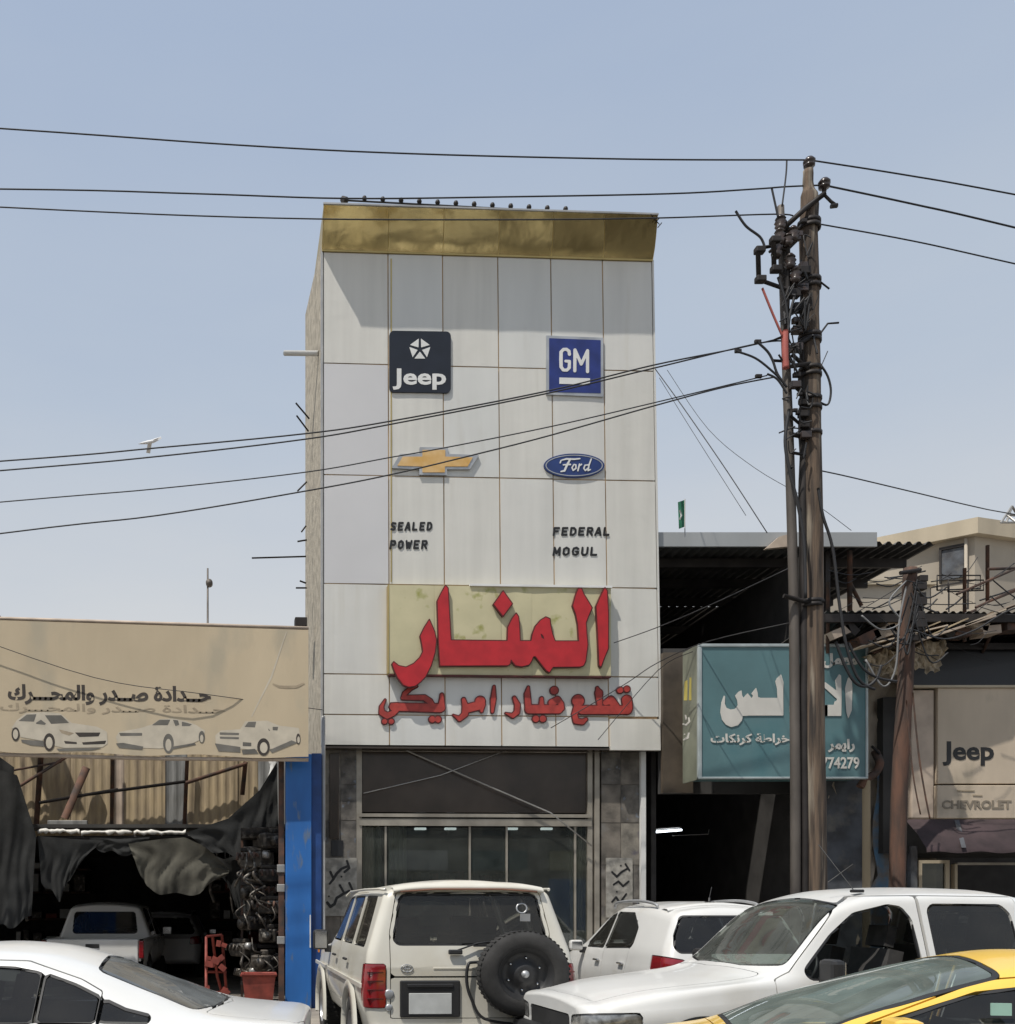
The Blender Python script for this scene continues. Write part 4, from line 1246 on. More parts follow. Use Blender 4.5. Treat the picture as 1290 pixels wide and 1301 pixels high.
# door and window frame
fr = bld
fb(MB(), 453, 950, 460, 1300, RO, .12).build('frame_jamb', m_alu, fr)
fb(MB(), 747, 950, 753, 1300, RO, .12).build('frame_jamb', m_alu, fr)
fb(MB(), 756, 950, 762, 1300, RO + .02, .12).build('frame_jamb', m_alu, fr)
fb(MB(), 456.5, 1033.5, 752, 1039, RO + .03, .1).build('transom_beam', m_alu, fr)
fb(MB(), 456.5, 1040, 752, 1050, RO + .015, .1).build('transom_beam', m_alu, fr)
fb(MB(), 460.5, 951, 746.5, 1033, RO - .05, .03).build('transom_panel', m_darkpanel, fr)
fb(MB(), 460.5, 951, 746.5, 954, RO - .01, .05).build('frame_head', m_alu, fr)
for x in (489, 596, 643, 730):
    fb(MB(), x, 1050, x + 2.4, 1300, RO - .02, .05).build('glazing_bar', m_alu, fr)
xs_ = [458, 489, 596, 643, 730, 748]
for a, b in zip(xs_[:-1], xs_[1:]):
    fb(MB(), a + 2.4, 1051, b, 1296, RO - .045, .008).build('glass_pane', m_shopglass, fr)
MB().tube([g(508, 950), (fz(700, 1033, RO + .1)[0], -RO - .1, fz(700, 1033, RO + .1)[1]), (fz(752, 1075, RO + .1)[0], -RO - .1, fz(752, 1075, RO + .1)[1])], .012, 5).build('stay_cable', m_alu2, fr)
MB().tube([(fz(462, 1008, RO + .06)[0], -RO - .06, fz(462, 1008, RO + .06)[1]), (fz(560, 985, RO + .06)[0], -RO - .06, fz(560, 985, RO + .06)[1]), (fz(650, 951, RO + .06)[0], -RO - .06, fz(650, 951, RO + .06)[1])], .008, 5).build('stay_cable', m_alu2, fr)
# interior of the shop
it = MB()
u0, u1 = .55, W - .9
it.box((u0, .60, .13), (u0 + .05, 5.5, 3.9)); it.box((u1, .60, .13), (u1 + .05, 5.5, 3.9)); it.box((u0, 5.5, .13), (u1, 5.55, 3.9)); it.box((u0, .5, 3.3), (u1, 5.5, 3.36))
it.build('shop_interior', m_darkin2, bld)
for a, b in ((461, 487), (731, 746), (497, 520)):
    G = []
    ua, ub = fz(a, 1100, RO)[0], fz(b, 1100, RO)[0]
    for i in range(24):
        u = ua + (ub - ua) * i / 23
        G.append([(u, .50 + .03 * math.sin(i * 1.3), z) for z in (.4, 3.0)])
    MB().grid(G).build('curtain', m_curtain, bld)
for i, x in enumerate((540, 579, 659, 704)):
    u, z = fz(x, 1054, -.9)
    MB().box((u - .10, 1.25, z + .02), (u + .10, 1.32, z + .06), .01).build('ceiling_lamp', EMIT('shop_lamp', (.9, .95, 1), 1.3) if i == 0 else bpy.data.materials['shop_lamp'], bld)
for i in range(5):
    u = .9 + i * .72
    for z in (.9, 1.5, 2.1):
        MB().box((u, 4.6, z), (u + .6, 5.2, z + .04)).build('shelf', m_alu2, bld)
        for q in range(3):
            MB().box((u + .05 + q * .18, 4.65, z + .045), (u + .18 + q * .18, 5.0, z + .2 + .1 * rng.random())).build('stock_box', (m_plateno, m_redbin, m_sheet)[(q + i) % 3], bld)
MB().box((1.0, 3.0, .13), (3.2, 3.6, 1.1), .02).build('counter', m_trimlight, bld)

# ------------------------------------------------------------------ signs on the facade
def star_shape(cx, cy, r):
    out = []
    for k in range(5):
        a = -PI / 2 + 2 * PI * k / 5
        b = a + 2 * PI / 5
        p1 = (cx + r * math.cos(a), cy + r * math.sin(a)); p2 = (cx + r * math.cos(b), cy + r * math.sin(b))
        m = (a + b) / 2
        q = (cx + r * .20 * math.cos(m), cy + r * .20 * math.sin(m))
        def ins_(p, t): return (p[0] + (q[0] - p[0]) * t, p[1] + (q[1] - p[1]) * t)
        e1 = (p1[0] + (p2[0] - p1[0]) * .10, p1[1] + (p2[1] - p1[1]) * .10); e2 = (p1[0] + (p2[0] - p1[0]) * .90, p1[1] + (p2[1] - p1[1]) * .90)
        out.append(('p', [e1, e2, q]))
    return out
t = FT('wall_sign', 'black square wall sign with a white five-part star above four white letters', 'sign', 'brand signs on the facade')
glyphs(t, 'sign_board', [('s', [(501, 426, 6), (567, 427, 6)]), ('s', [(501, 492, 6), (567, 493, 6)]), ('p', [(495, 426), (573, 427), (573, 493), (495, 492)]), ('p', [(501, 420), (567, 421), (567, 499), (501, 498)])], ff(.03), m_navy, .03, 0, .8)
glyphs(t, 'star_emblem', star_shape(533.6, 443.6, 14.6), ff(.034), m_white, .004, 0, .25)
text(t, 'lettering', 'Jeep', 499, 567, 468, 495, ff(.034), m_white, .026, .004)
t = FT('wall_sign', 'blue square wall sign with silver border and two white letters over a bar', 'sign', 'brand signs on the facade')
glyphs(t, 'sign_border', [('p', [(694.5, 426), (767, 429), (767, 504), (694.5, 501)])], ff(.03), m_silver, .03, 0, 1)
glyphs(t, 'sign_board', [('p', [(698, 429.5), (763.5, 432), (763.5, 499.5), (698, 498)])], ff(.034), m_blue, .004, 0, 1)
glyphs(t, 'lettering', [('s', [(723.8, 450, 2.0), (723.2, 446, 2.0), (720, 443.6, 1.9), (716, 443.8, 1.9), (713.2, 447, 2.1), (713, 456, 2.2), (713.2, 466, 2.1), (716, 470, 1.9), (720.5, 470.2, 1.9), (723.6, 467, 2.0), (723.8, 459, 1.9), (719, 458.6, 1.7)])], ff(.04), m_white, .006, 0, .5)
glyphs(t, 'lettering', [('s', [(730.6, 471, 2.0), (730.8, 444.5, 2.0), (738.8, 462.5, 1.9), (746.8, 445.5, 2.0), (746.8, 472, 2.0)])], ff(.04), m_white, .006, 0, .5)
glyphs(t, 'underline_bar', [('p', [(711, 479.5), (750, 480.5), (750, 488.5), (711, 487.5)])], ff(.04), m_white, .006, 0, 1)
t = FT('wall_emblem', 'gold cross shaped bow tie emblem with silver rim on the facade', 'sign', 'brand signs on the facade')
bt = [(533.5, 568), (569.5, 568), (569.5, 576.5), (609, 578), (597.5, 596), (568, 596), (568, 603.5), (533, 603), (533, 596), (498, 594.5), (508.5, 576.5), (533.5, 576.5)]
bt2 = [(537, 571.5), (566, 571.5), (566, 580), (601, 581), (594.5, 592.5), (565.5, 592.5), (565.5, 600), (537, 600), (537, 592.5), (505, 591.5), (512, 580), (537, 580)]
glyphs(t, 'emblem_rim', [('p', bt)], ff(.04), m_silver, .04, 0, .7)
glyphs(t, 'emblem_face', [('p', bt2)], ff(.05), m_bowtie, .015, 0, .7)
t = FT('wall_sign', 'blue oval wall sign with silver ring and white script lettering', 'sign', 'brand signs on the facade')
def oval(cx, cy, a, b, n=40): return [(cx + a * math.cos(2 * PI * k / n), cy + b * math.sin(2 * PI * k / n)) for k in range(n)]
glyphs(t, 'sign_board', [('p', oval(729.8, 591.3, 38.5, 15.2))], ff(.03), m_fordblue, .03, 0, .7)
glyphs(t, 'oval_ring', [('p', oval(729.8, 591.3, 36.6, 13.6))], ff(.034), m_silver, .004, 0, .5, holes=[('p', oval(729.8, 591.3, 35.2, 12.5))])
glyphs(t, 'lettering', [('s', [(714, 584.5, .7), (720, 583, 1.1), (730, 583.3, 1.0), (737, 582.6, .8)]), ('s', [(725, 583, 1.1), (721, 590, 1.4), (717.5, 598, 1.2), (713, 599, .8)]), ('s', [(716, 590.5, .8), (725, 590, 1.0)]), ('s', [(713, 585, .8), (712, 588, .8)]),
    ('s', [(729.5, 590, .8), (727, 594, .9), (728.5, 597.5, .9), (732, 595, .9), (732, 590.5, .8), (729.5, 590, .8)]), ('s', [(736.5, 589.5, .8), (735.5, 594, .9), (734.5, 598, .9)]), ('s', [(735.8, 592.5, .7), (739, 589.8, .9)]),
    ('s', [(747.5, 590.5, .8), (743.5, 591, .8), (742, 595, .9), (744, 597.8, .9), (747, 595, .8)]), ('s', [(751.5, 583, .8), (748.5, 591, .9), (747.5, 597.8, .9), (750.5, 596.5, .7)])], ff(.038), m_white, .004, 0, .3)
for lbl, l1, l2, b1, b2 in (('two rows of black raised letters on the left under the bow tie emblem', 'SEALED', 'POWER', (496, 551, 662.5, 674.5), (495, 545, 685.5, 698)),
                         ('two rows of black raised letters on the right under the blue oval', 'FEDERAL', 'MOGUL', (702.5, 777, 669, 681), (702.5, 761.5, 694, 706.5))):
    t = FT('wall_lettering', lbl, 'lettering', 'black letters on the facade')
    for wd, bx in ((l1, b1), (l2, b2)):
        sh_ = block_word(wd, *bx, 1.25)
        for i in range(len(wd)):
            glyphs(t, 'raised_letter', [q for k_, q in sh_ if k_ == i], ff(.012), m_letter, .012, 0, .35)
# main sign
t = FT('main_sign', 'cream sign board with large red Arabic letters', 'sign')
PT = .12
u0, z1 = fz(494.5, 743, PT); u1, z0 = fz(776.5, 858.5, PT)
zr = fz(776.5, 746, PT)[1]
for i, (a, b) in enumerate(((494.5, 552), (552, 637), (637, 676), (676, 776.5))):
    ua, ub = fz(a, 800, PT)[0], fz(b, 800, PT)[0]
    G = []
    for ii in range(9):
        row = []
        for jj in range(7):
            aa, bb = ii / 8, jj / 6
            row.append((ua + .003 + (ub - ua - .006) * aa, -PT - .012 * math.sin(PI * aa) * math.sin(PI * bb) + .003 * math.sin(9 * aa + 5 * bb + i), z0 + (z1 - z0) * bb))
        G.append(row)
    MB().grid(G).build('sign_sheet', m_plate, t)
m = MB().box((u0, -PT + .004, z0 - .01), (u1, -.002, z1)); m.build('sign_box', m_plate, t)
MB().box((u0 + (u1 - u0) * .36, -PT - .03, z1 - .005), (u1 + .01, -PT + .02, z1 + .03)).build('sign_top_strip', m_white, t)
MB().box((u0 - .02, -PT - .008, z0), (u0 - .001, -.002, z1)).build('sign_edge', m_goldtrim, t)
MB().box((u0, -PT - .008, z0 - .03), (u1, -.002, z0 - .012)).build('sign_edge', m_redside, t)
cA = lambda L_: [(x / 8.0625 + 480, y / 8.0625 + 740) for x, y in L_]
cB = lambda L_: [(x / 7.588 + 620, y / 7.588 + 740) for x, y in L_]
ra = cA([(530, 378), (585, 505), (602, 600), (588, 720), (550, 850), (492, 965), (440, 1020), (385, 1062), (318, 1072), (262, 1050), (205, 975), (170, 900), (148, 835), (165, 812), (215, 852), (290, 868), (370, 830), (435, 765), (465, 705), (452, 620), (436, 548), (478, 460)])
mid = cA([(695, 28), (722, 58), (735, 300), (752, 590)]) + cB([(190, 562), (195, 430), (240, 340), (275, 295), (297, 330), (305, 400), (312, 562), (420, 562), (430, 500), (460, 420), (510, 362), (560, 332), (600, 350), (608, 420), (625, 500), (650, 565), (880, 565), (868, 400), (850, 310), (820, 225), (850, 120), (875, 58), (905, 58), (925, 110), (975, 190), (1007, 245), (970, 330), (948, 390), (955, 500), (965, 600), (945, 760), (925, 802), (890, 814), (630, 817), (595, 870), (565, 850), (510, 780), (460, 715), (440, 715), (425, 755), (400, 795), (330, 812), (270, 803), (238, 765), (225, 745), (215, 790), (190, 802)]) + cA([(640, 855), (625, 600), (612, 190), (650, 110)])
dia = cB([(148, 80), (238, 205), (148, 326), (56, 210)])
alf = cB([(1130, 50), (1152, 80), (1164, 300), (1162, 640), (1122, 735), (1092, 820), (1075, 800), (1062, 500), (1046, 230), (1085, 140)])
for nm, sh, hl in (('letter', ra, ()), ('letter', mid, [('p', cB([(512, 495), (532, 515), (543, 545), (520, 530)]))]), ('letter_dot', dia, ()), ('letter', alf, ())):
    o = glyphs(t, nm, [('p', sh)], ff(PT + .055), m_redside, .05, .9, .9, holes=hl)
    glyphs(o, 'letter_face', [('p', sh)], ff(PT + .061), m_red, .006, -.45, .9, holes=hl)
# second line
cC = lambda L_: [(x / 7.588 + 475, y / 7.588 + 860, r / 7.588) for x, y, r in L_]
cD = lambda L_: [(x / 7.588 + 640, y / 7.588 + 860, r / 7.588) for x, y, r in L_]
sb = lambda q: ('s', q)
bp = lambda q: ('p', [(a, b) for a, b, _ in q])
words = [
    [sb(cC([(110, 222, 16), (75, 290, 28), (80, 345, 36), (130, 375, 38), (190, 350, 34), (220, 310, 40)])), sb(cC([(200, 290, 46), (640, 300, 50)])), bp(cC([(160, 245, 0), (140, 290, 0), (160, 330, 0), (240, 345, 0), (240, 240, 0)])),
     sb(cC([(658, 172, 24), (655, 300, 42)])), sb(cC([(415, 90, 18), (360, 110, 26), (300, 160, 30), (285, 200, 28), (330, 200, 30), (490, 200, 34), (540, 235, 36), (560, 270, 36)])), sb(cC([(105, 430, 34)])), sb(cC([(170, 430, 34)])), sb(cC([(565, 410, 40)])), sb(cC([(620, 410, 40)]))],
    [sb(cC([(868, 218, 26), (885, 290, 38), (880, 360, 38), (830, 405, 32), (768, 368, 14)])), sb(cC([(900, 305, 50), (1000, 280, 50)])), sb(cC([(1028, 235, 56)])), sb(cC([(1040, 270, 45), (1042, 330, 22)]))],
    [sb(cC([(1162, 92, 18), (1155, 210, 34), (1145, 335, 22)]))],
    [sb(cD([(105, 202, 24), (135, 270, 34), (130, 340, 34), (90, 375, 30), (22, 350, 14)]))],
    [sb(cD([(240, 98, 18), (230, 165, 36), (240, 300, 38)])), sb(cD([(250, 312, 50), (530, 312, 50)])), sb(cD([(368, 208, 24), (368, 290, 34)])), sb(cD([(470, 250, 44), (520, 220, 40), (555, 260, 34), (555, 300, 40)])), sb(cD([(490, 130, 46)])), sb(cD([(312, 405, 40)])), sb(cD([(380, 405, 40)]))],
    [sb(cD([(720, 230, 66)])), sb(cD([(715, 290, 46), (685, 360, 34), (700, 425, 36), (760, 435, 34), (795, 410, 24)])), sb(cD([(760, 318, 50), (1195, 318, 50)])), sb(cD([(905, 105, 20), (920, 155, 44), (930, 290, 30)])), sb(cD([(985, 250, 34), (1035, 225, 48), (1080, 280, 44)])), sb(cD([(1190, 225, 56), (1200, 300, 52)])), sb(cD([(1125, 128, 38)])), sb(cD([(1190, 118, 38)]))],
]
t = FT('second_line_lettering', 'row of smaller faded red Arabic letters under the cream board', 'lettering')
for w_ in words:
    o = glyphs(t, 'word', w_, ff(.03), m_redside, .03, .0, .55)
    glyphs(o, 'word_face', w_, ff(.035), m_red2, .005, -1.35, .55)

# bulbs along the cornice
t = FT('light_string', 'string of dark bulbs on a cable along the top of the gold cornice', 'light string')
pts = []
for i in range(14):
    px = 440 + i * (742 - 440) / 13; py = 251.5 + (px - 440) * (267.5 - 251.5) / 302
    u, z = fz(px, py + 3, CP)
    pts.append((u, -CP, z))
MB().tube(pts, .014, 5).build('cable', m_cable, t)
MB().tube([pts[0], (pts[0][0] - .05, -CP + .05, pts[0][2] + .05)], .05, 8).build('lamp_holder', m_iron, t)
for p in pts[1:-1:1]:
    MB().lathe([(0, -.03), (.03, -.02), (.04, .01), (.028, .04), (0, .05)], (p[0], p[1], p[2] + .035), (0, 0, 1), 8).build('bulb', m_iron, t)
t = FT('roof_whiskers', 'short stray wires sticking up at the right end of the cornice', 'wire')
for a, b in (((827, 272), (838, 285)), ((838, 277), (832, 284)), ((836, 289), (841, 283))):
    MB().tube([loc2(P(*a, 16.0)), loc2(P(*b, 16.05))], .008, 4).build('wire', m_iron, t)

# ------------------------------------------------------------------ utility poles and their wires
DP = 13.75
def pole_obj(name, label, pts, mat, cat='pole', lumpy=0.):
    w = [P(*p[:2], DP if len(p) < 4 else p[3]) for p in pts]; rs = [p[2] for p in pts]
    base = Vector((w[0].x, w[0].y, .12))
    t = thing(name, label, cat, base)
    n = 26
    sm, rr = [], []
    for i in range(n + 1):
        a = i / n * (len(w) - 1); k = min(int(a), len(w) - 2); f = a - k
        sm.append(w[k].lerp(w[k + 1], f) + Vector((rng.normal(0, lumpy), 0, 0)) - base); rr.append(rs[k] + (rs[k + 1] - rs[k]) * f)
    MB().tube(sm, rr, 14).build('shaft', mat, t)
    return t, base
def onp(t, base, name, mat, mb):
    return mb.build(name, mat, t, off=base)
wp_, wb_ = pole_obj('wooden_utility_pole', 'thick weathered wooden utility pole with crossarm and insulators on top', [(1040, 1308, .135), (1036, 1000, .13), (1033, 700, .125), (1029, 400, .118), (1028, 250, .112), (1027.5, 240, .068), (1027, 216, .062)], m_wood, 'utility pole', .004)
gp_, gb_ = pole_obj('steel_utility_pole', 'slim grey steel pole standing just left of the wooden pole', [(1011, 1308, .065), (1011, 1000, .065), (1009, 760, .062), (1003, 560, .058), (996, 380, .05), (992, 262, .045)], m_steelpole, 'utility pole')
dk, db_ = pole_obj('dark_strut_pole', 'dark rough strut pole squeezed between the steel and the wooden pole', [(1024, 1308, .05), (1022, 900, .055), (1020, 640, .055), (1021, 440, .05), (1022, 330, .045)], m_iron, 'pole', .006)
def insul(px, py, r=.08, D=DP, up=True):
    c = P(px, py, D)
    s = 1 if up else -1
    return MB().lathe([(0, -1.5 * r * s), (.35 * r, -1.5 * r * s), (.4 * r, -.9 * r * s), (.9 * r, -.75 * r * s), (.95 * r, -.45 * r * s), (.6 * r, -.3 * r * s), (1.0 * r, -.1 * r * s), (1.0 * r, .25 * r * s), (.6 * r, .75 * r * s), (0, .95 * r * s)], c, (0, 0, 1), 12)
def line(pts, r, D=DP):
    m = MB(); w = [P(*p, D) if len(p) == 2 else P(*p) for p in pts]
    return m.tube(w, r, 7)
for px, py, r in ((1028.5, 206, .078), (1047.5, 233, .078)):
    onp(wp_, wb_, 'insulator', m_ceramic, insul(px, py, r))
onp(wp_, wb_, 'crossarm', m_iron, line([(1048, 246), (1022, 266), (998, 288)], .035, DP - .12))
onp(wp_, wb_, 'bracket', m_iron, line([(1046, 246), (1056, 256), (1063, 261)], .02))
onp(wp_, wb_, 'bracket', m_iron, line([(1056, 262), (1064, 261)], .03))
for y in (284, 290, 358, 366, 428, 434, 470, 478, 508, 520, 552, 765, 770):
    x = 1028 + (y - 250) * .006
    c = P(x, y, DP)
    onp(wp_, wb_, 'clamp_band', m_iron, MB().lathe([(.125, -.02), (.145, -.025), (.145, .025), (.125, .02)], c, (0, 0, 1), 14))
for pts, r in (([(1040, 356), (1054, 367)], .012), ([(1038, 430), (1052, 411), (1066, 410)], .013), ([(1038, 478), (1052, 446)], .006), ([(1020, 764), (1047, 764)], .03), ([(996, 757), (1022, 764), (1030, 764)], .03)):
    onp(wp_, wb_, 'step_bolt', m_iron, line(pts, r, DP - .1))
onp(wp_, wb_, 'cable_loop', m_cable, MB().tube(smoothpath([P(*q, DP - .05) for q in ((1042, 462), (1052, 478), (1056, 497), (1052, 514), (1040, 510))], 5), .014, 6))
# switch gear and ceramic fuses around the top
for (x, y, h) in ((992, 283, .2), (991, 300, .22), (987, 316, .25), (1008, 297, .2), (1001, 305, .16), (1004, 332, .2), (1011, 349, .22)):
    c = P(x, y, DP - .15)
    onp(gp_, gb_, 'porcelain_insulator', m_ceramic, MB().lathe([(0, -h / 2), (.04, -h / 2), (.075, -h / 4), (.04, -h / 5), (.08, 0), (.04, .05), (.07, h / 4), (.03, h / 2), (0, h / 2)], c, (0, 0, 1), 10))
for (x0, y0, x1, y1) in ((963.5, 318, 964.5, 355), (983, 305, 984, 342)):
    f = line([(x0, y0), (x1, y1)], .032, DP - .2)
    for (x, y) in ((x0, y0), (x1, y1)):
        c = P(x + 1.5, y, DP - .2); f.box(c - Vector((.06, .05, .04)), c + Vector((.07, .05, .04)), .015)
    onp(gp_, gb_, 'fuse_tube', m_iron, f)
for pts, r in (([(966, 315), (985, 312), (1000, 318), (1018, 300)], .022), ([(966, 356), (983, 362), (1000, 368), (1018, 362), (1040, 350)], .026), ([(986, 342), (1000, 352), (1010, 372)], .02), ([(978, 320), (1010, 290)], .02),
               ([(1001, 290), (1001, 372), (999, 420)], .035), ([(1010, 340), (1028, 338)], .014), ([(1008, 440), (1028, 430)], .03), ([(1006, 450), (1028, 470)], .025), ([(1008, 488), (1026, 505)], .03), ([(982, 458), (1000, 459)], .018), ([(1006, 465), (1030, 462)], .03), ([(1006, 552), (1028, 556)], .03), ([(1004, 528), (1024, 545)], .02), ([(1006, 575), (1024, 578)], .02)):
    onp(gp_, gb_, 'steel_bracket', m_iron, line(pts, r, DP - .1))
for q in range(26):
    y = 280 + rng.random() * 290; x = 1008 + rng.random() * 16
    c = P(x, y, DP - .12); s = .015 + rng.random() * .04
    onp(dk, db_, 'clamp', m_iron if q % 3 else m_ceramic, MB().box(c - Vector((s * 1.5, s, s)), c + Vector((s * 1.5, s, s)), .008))
cl = MB()
for q in range(34):
    y = 285 + rng.random() * 310; x = 1000 + rng.random() * 34
    a = P(x, y, DP - .2); b = P(x + rng.normal(0, 9), y + rng.normal(8, 12), DP - .18); c_ = P(x + rng.normal(0, 7), y + rng.normal(4, 10), DP - .22)
    cl.tube(smoothpath([a, b, c_], 4), .006 + .008 * rng.random(), 5, False)
tag(onp(dk, db_, 'wire_ends', m_cable, cl), kind='stuff')
wires = [
    ('thin black wire dropping from the highest line to the switch gear', [(1000, 203), (999, 222), (994, 262)], .011, m_cable),
    ('black jumper from the second line down to the left insulators', [(981, 239), (986, 262), (989, 276)], .014, m_cable),
    ('curved black jumper hanging at the far left of the switch gear', [(935, 268), (948, 287), (966, 301), (972, 314)], .016, m_cable),
    ('faded red cable slanting from the left fuse to the steel pole', [(969, 366), (982, 398), (995, 428)], .016, m_redcable),
    ('brown cable from the fuse rack down to the steel pole', [(989, 352), (998, 382), (1003, 420)], .018, m_cable),
    ('dark cable from the right fuse down the steel pole', [(1011, 372), (1004, 400), (1001, 430)], .018, m_cable),
    ('red sleeve of cable wrapped on the steel pole', [(998, 420), (998, 445), (999, 468)], .045, m_redcable),
    ('black service cable curving off the upper twin line into the pole', [(962, 434), (975, 446), (982, 458), (988, 475), (1000, 492)], .016, m_cable),
    ('black service cable curving from the lower twin line clamp', [(935, 446), (960, 455), (982, 472), (996, 486)], .014, m_cable),
    ('lowest black service cable bending into the steel pole', [(975, 475), (988, 482), (1000, 500)], .014, m_cable),
    ('thick black cable hanging down along the steel pole', [(1003, 520), (998, 560), (1004, 600), (1014, 640), (1022, 690), (1024, 760)], .022, m_cable),
    ('thick black cable leaving the wooden pole towards the teal board', [(1040, 620), (1046, 655), (1058, 695), (1066, 760), (1074, 812), (1085, 850), (1096, 868), (1112, 876)], .02, m_cable),
    ('second black cable looping past the teal board corner', [(1078, 816), (1088, 836), (1100, 852), (1118, 862), (1140, 866)], .018, m_cable),
    ('black cable sagging in a wide loop in front of the teal board', [(1062, 815), (1076, 850), (1088, 868), (1102, 872), (1114, 862), (1120, 845)], .02, m_cable),
]
for lb, pts, r, mt in wires:
    cable('cable', lb, pts, DP - .2, r, mt)
XL, XR = -700, 1800
cable('power_line', 'topmost black power line running to the wooden pole', [(XL, 118), (0, 163), (300, 184), (520, 195), (800, 202), (1000, 203), (1028, 203)], DP, .0105, group='power lines left of the pole')
cable('power_line', 'second black power line from the top grazing the gold cornice', [(XL, 236), (0, 240), (250, 246), (440, 252), (640, 250), (850, 246), (960, 240), (1000, 237), (1047, 235)], DP, .0105, group='power lines left of the pole')
cable('power_line', 'third black power line from the top crossing the gold cornice', [(XL, 225), (0, 263), (350, 277), (640, 279), (830, 277), (985, 272), (1010, 276)], DP, .0095, group='power lines left of the pole')
cable('power_line', 'topmost power line leaving the wooden pole to the right', [(1028, 203), (1150, 222), (1290, 247), (XR, 345)], DP, .0105, group='power lines right of the pole')
cable('power_line', 'middle power line leaving the upper right insulator to the right', [(1047, 235), (1160, 259), (1290, 289), (XR, 415)], DP, .0125, group='power lines right of the pole')
cable('power_line', 'lowest of the three power lines leaving the pole to the right', [(1044, 285), (1160, 306), (1290, 335), (XR, 450)], DP, .0095, group='power lines right of the pole')
cable('power_line', 'upper line of the twin lines crossing the white facade', [(XL, 634), (0, 586), (200, 569), (388, 551), (497, 535), (690, 498), (830, 464), (935, 443), (1000, 428)], DP, .0105, group='lines crossing the facade')
cable('power_line', 'lower line of the twin lines crossing the white facade', [(XL, 655), (0, 598), (200, 580), (388, 558), (497, 539), (690, 501), (830, 468), (960, 437), (1000, 433)], DP, .0105, group='lines crossing the facade')
cable('power_line', 'thin line crossing the facade just above the gold bow tie emblem', [(XL, 700), (0, 638), (200, 621), (388, 600), (497, 581), (570, 568), (700, 542), (830, 512), (975, 477)], DP, .0085, group='lines crossing the facade')
cable('power_line', 'lowest line crossing the facade behind the gold bow tie emblem', [(XL, 770), (0, 678), (200, 655), (388, 624), (497, 603), (610, 576), (700, 553), (830, 516), (920, 492), (985, 479)], DP, .0105, group='lines crossing the facade')
for x, y in ((963, 434), (938, 446), (964, 478)):
    c = P(x, y, DP)
    tag(MB().box(c - Vector((.045, .02, .025)), c + Vector((.045, .02, .025)), .01).build('line_clamp', m_iron), 'small dark clamp gripping the line at pixel row %s of the crossing lines' % 'upper' if 0 else {963: 'small dark clamp on the upper twin line beside the pole', 938: 'small dark clamp on the lower twin line left of the pole', 964: 'small dark clamp on the lowest crossing line by the pole'}[x], 'clamp', 'line clamps')
for lb, pts, r in (('thin wire slanting from the facade edge down to the grey canopy', [(833, 469, 16.2), (870, 520, 15.6), (925, 600, 14.8), (975, 677, 14.2)], .007),
                   ('faint wire slanting beside the first one towards the canopy', [(838, 480, 16.2), (880, 548, 15.4), (948, 655, 14.3)], .004),
                   ('faint wire from the facade edge passing behind the poles', [(848, 470, 16.2), (900, 545, 15.6), (960, 595, 15), (1030, 636, 14.6), (1082, 674, 14.2)], .004),
                   ('sagging wire from the wooden pole to the right roof', [(1043, 598, 13.8), (1080, 606, 14.2), (1160, 625, 15), (1240, 644, 16), (1292, 654, 17), (1500, 690, 19)], .009),
                   ('wire rising from the facade corner across the dark canopy', [(780, 817, 16.2), (836, 797, 15.8), (900, 770, 15), (1003, 722, 14)], .008),
                   ('pair wire fanning out from the lower right of the facade', [(700, 925, 16.0), (790, 872, 15.9), (836, 842, 15.6), (900, 815, 14.8), (1010, 790, 14)], .007),
                   ('lower wire fanning out from the right of the facade', [(760, 940, 16.0), (836, 852, 15.8), (880, 828, 15)], .006),
                   ('thin wire slung low across the canvas billboard', [(-60, 800, 15.2), (120, 861, 15.2), (260, 882, 15.2), (410, 902, 15.6)], .006),
                   ):
    w = [P(*p) for p in pts]
    o = MB().tube(smoothpath(w, 5), r, 5).build('thin_wire', m_cable, None, off=w[0]); o.location = w[0]
    tag(o, lb, 'wire')

# third, rusty pole with its tangle
rp_, rb_ = pole_obj('rusty_leaning_pole', 'short rusty leaning pole with a tangle of wires on its head', [(1136, 1308, .105, 14.6), (1143, 1000, .105, 14.6), (1151, 860, .10, 14.6), (1157, 722, .09, 14.6)], m_rustpole, 'pole')
for q in range(9):
    y = 735 + q * 9 + rng.random() * 5; c = P(1160 + rng.random() * 14, y, 14.45)
    s = .03 + rng.random() * .03
    onp(rp_, rb_, 'junction_clamp', m_iron, MB().box(c - Vector((s * 1.6, s, s)), c + Vector((s, s, s)), .01))
onp(rp_, rb_, 'cross_bar', m_iron, line([(1144, 728, 14.5), (1170, 724, 14.5)], .03))
tangle = []
for q in range(15):
    x0 = 1156 + rng.random() * 12; y0 = 735 + rng.random() * 70
    x1 = x0 + rng.normal(0, 34); y1 = y0 + abs(rng.normal(40, 30))
    tangle.append([(x0, y0), ((x0 + x1) / 2 + rng.normal(0, 10), max(y0, y1) + 14 * rng.random()), (x1, y1)])
tb = MB()
for tg_ in tangle: tb.tube(smoothpath([P(*q, 14.4) for q in tg_], 6), .008 + .006 * rng.random(), 5, False)
onp(rp_, rb_, 'wire_tangle', m_cable, tb)
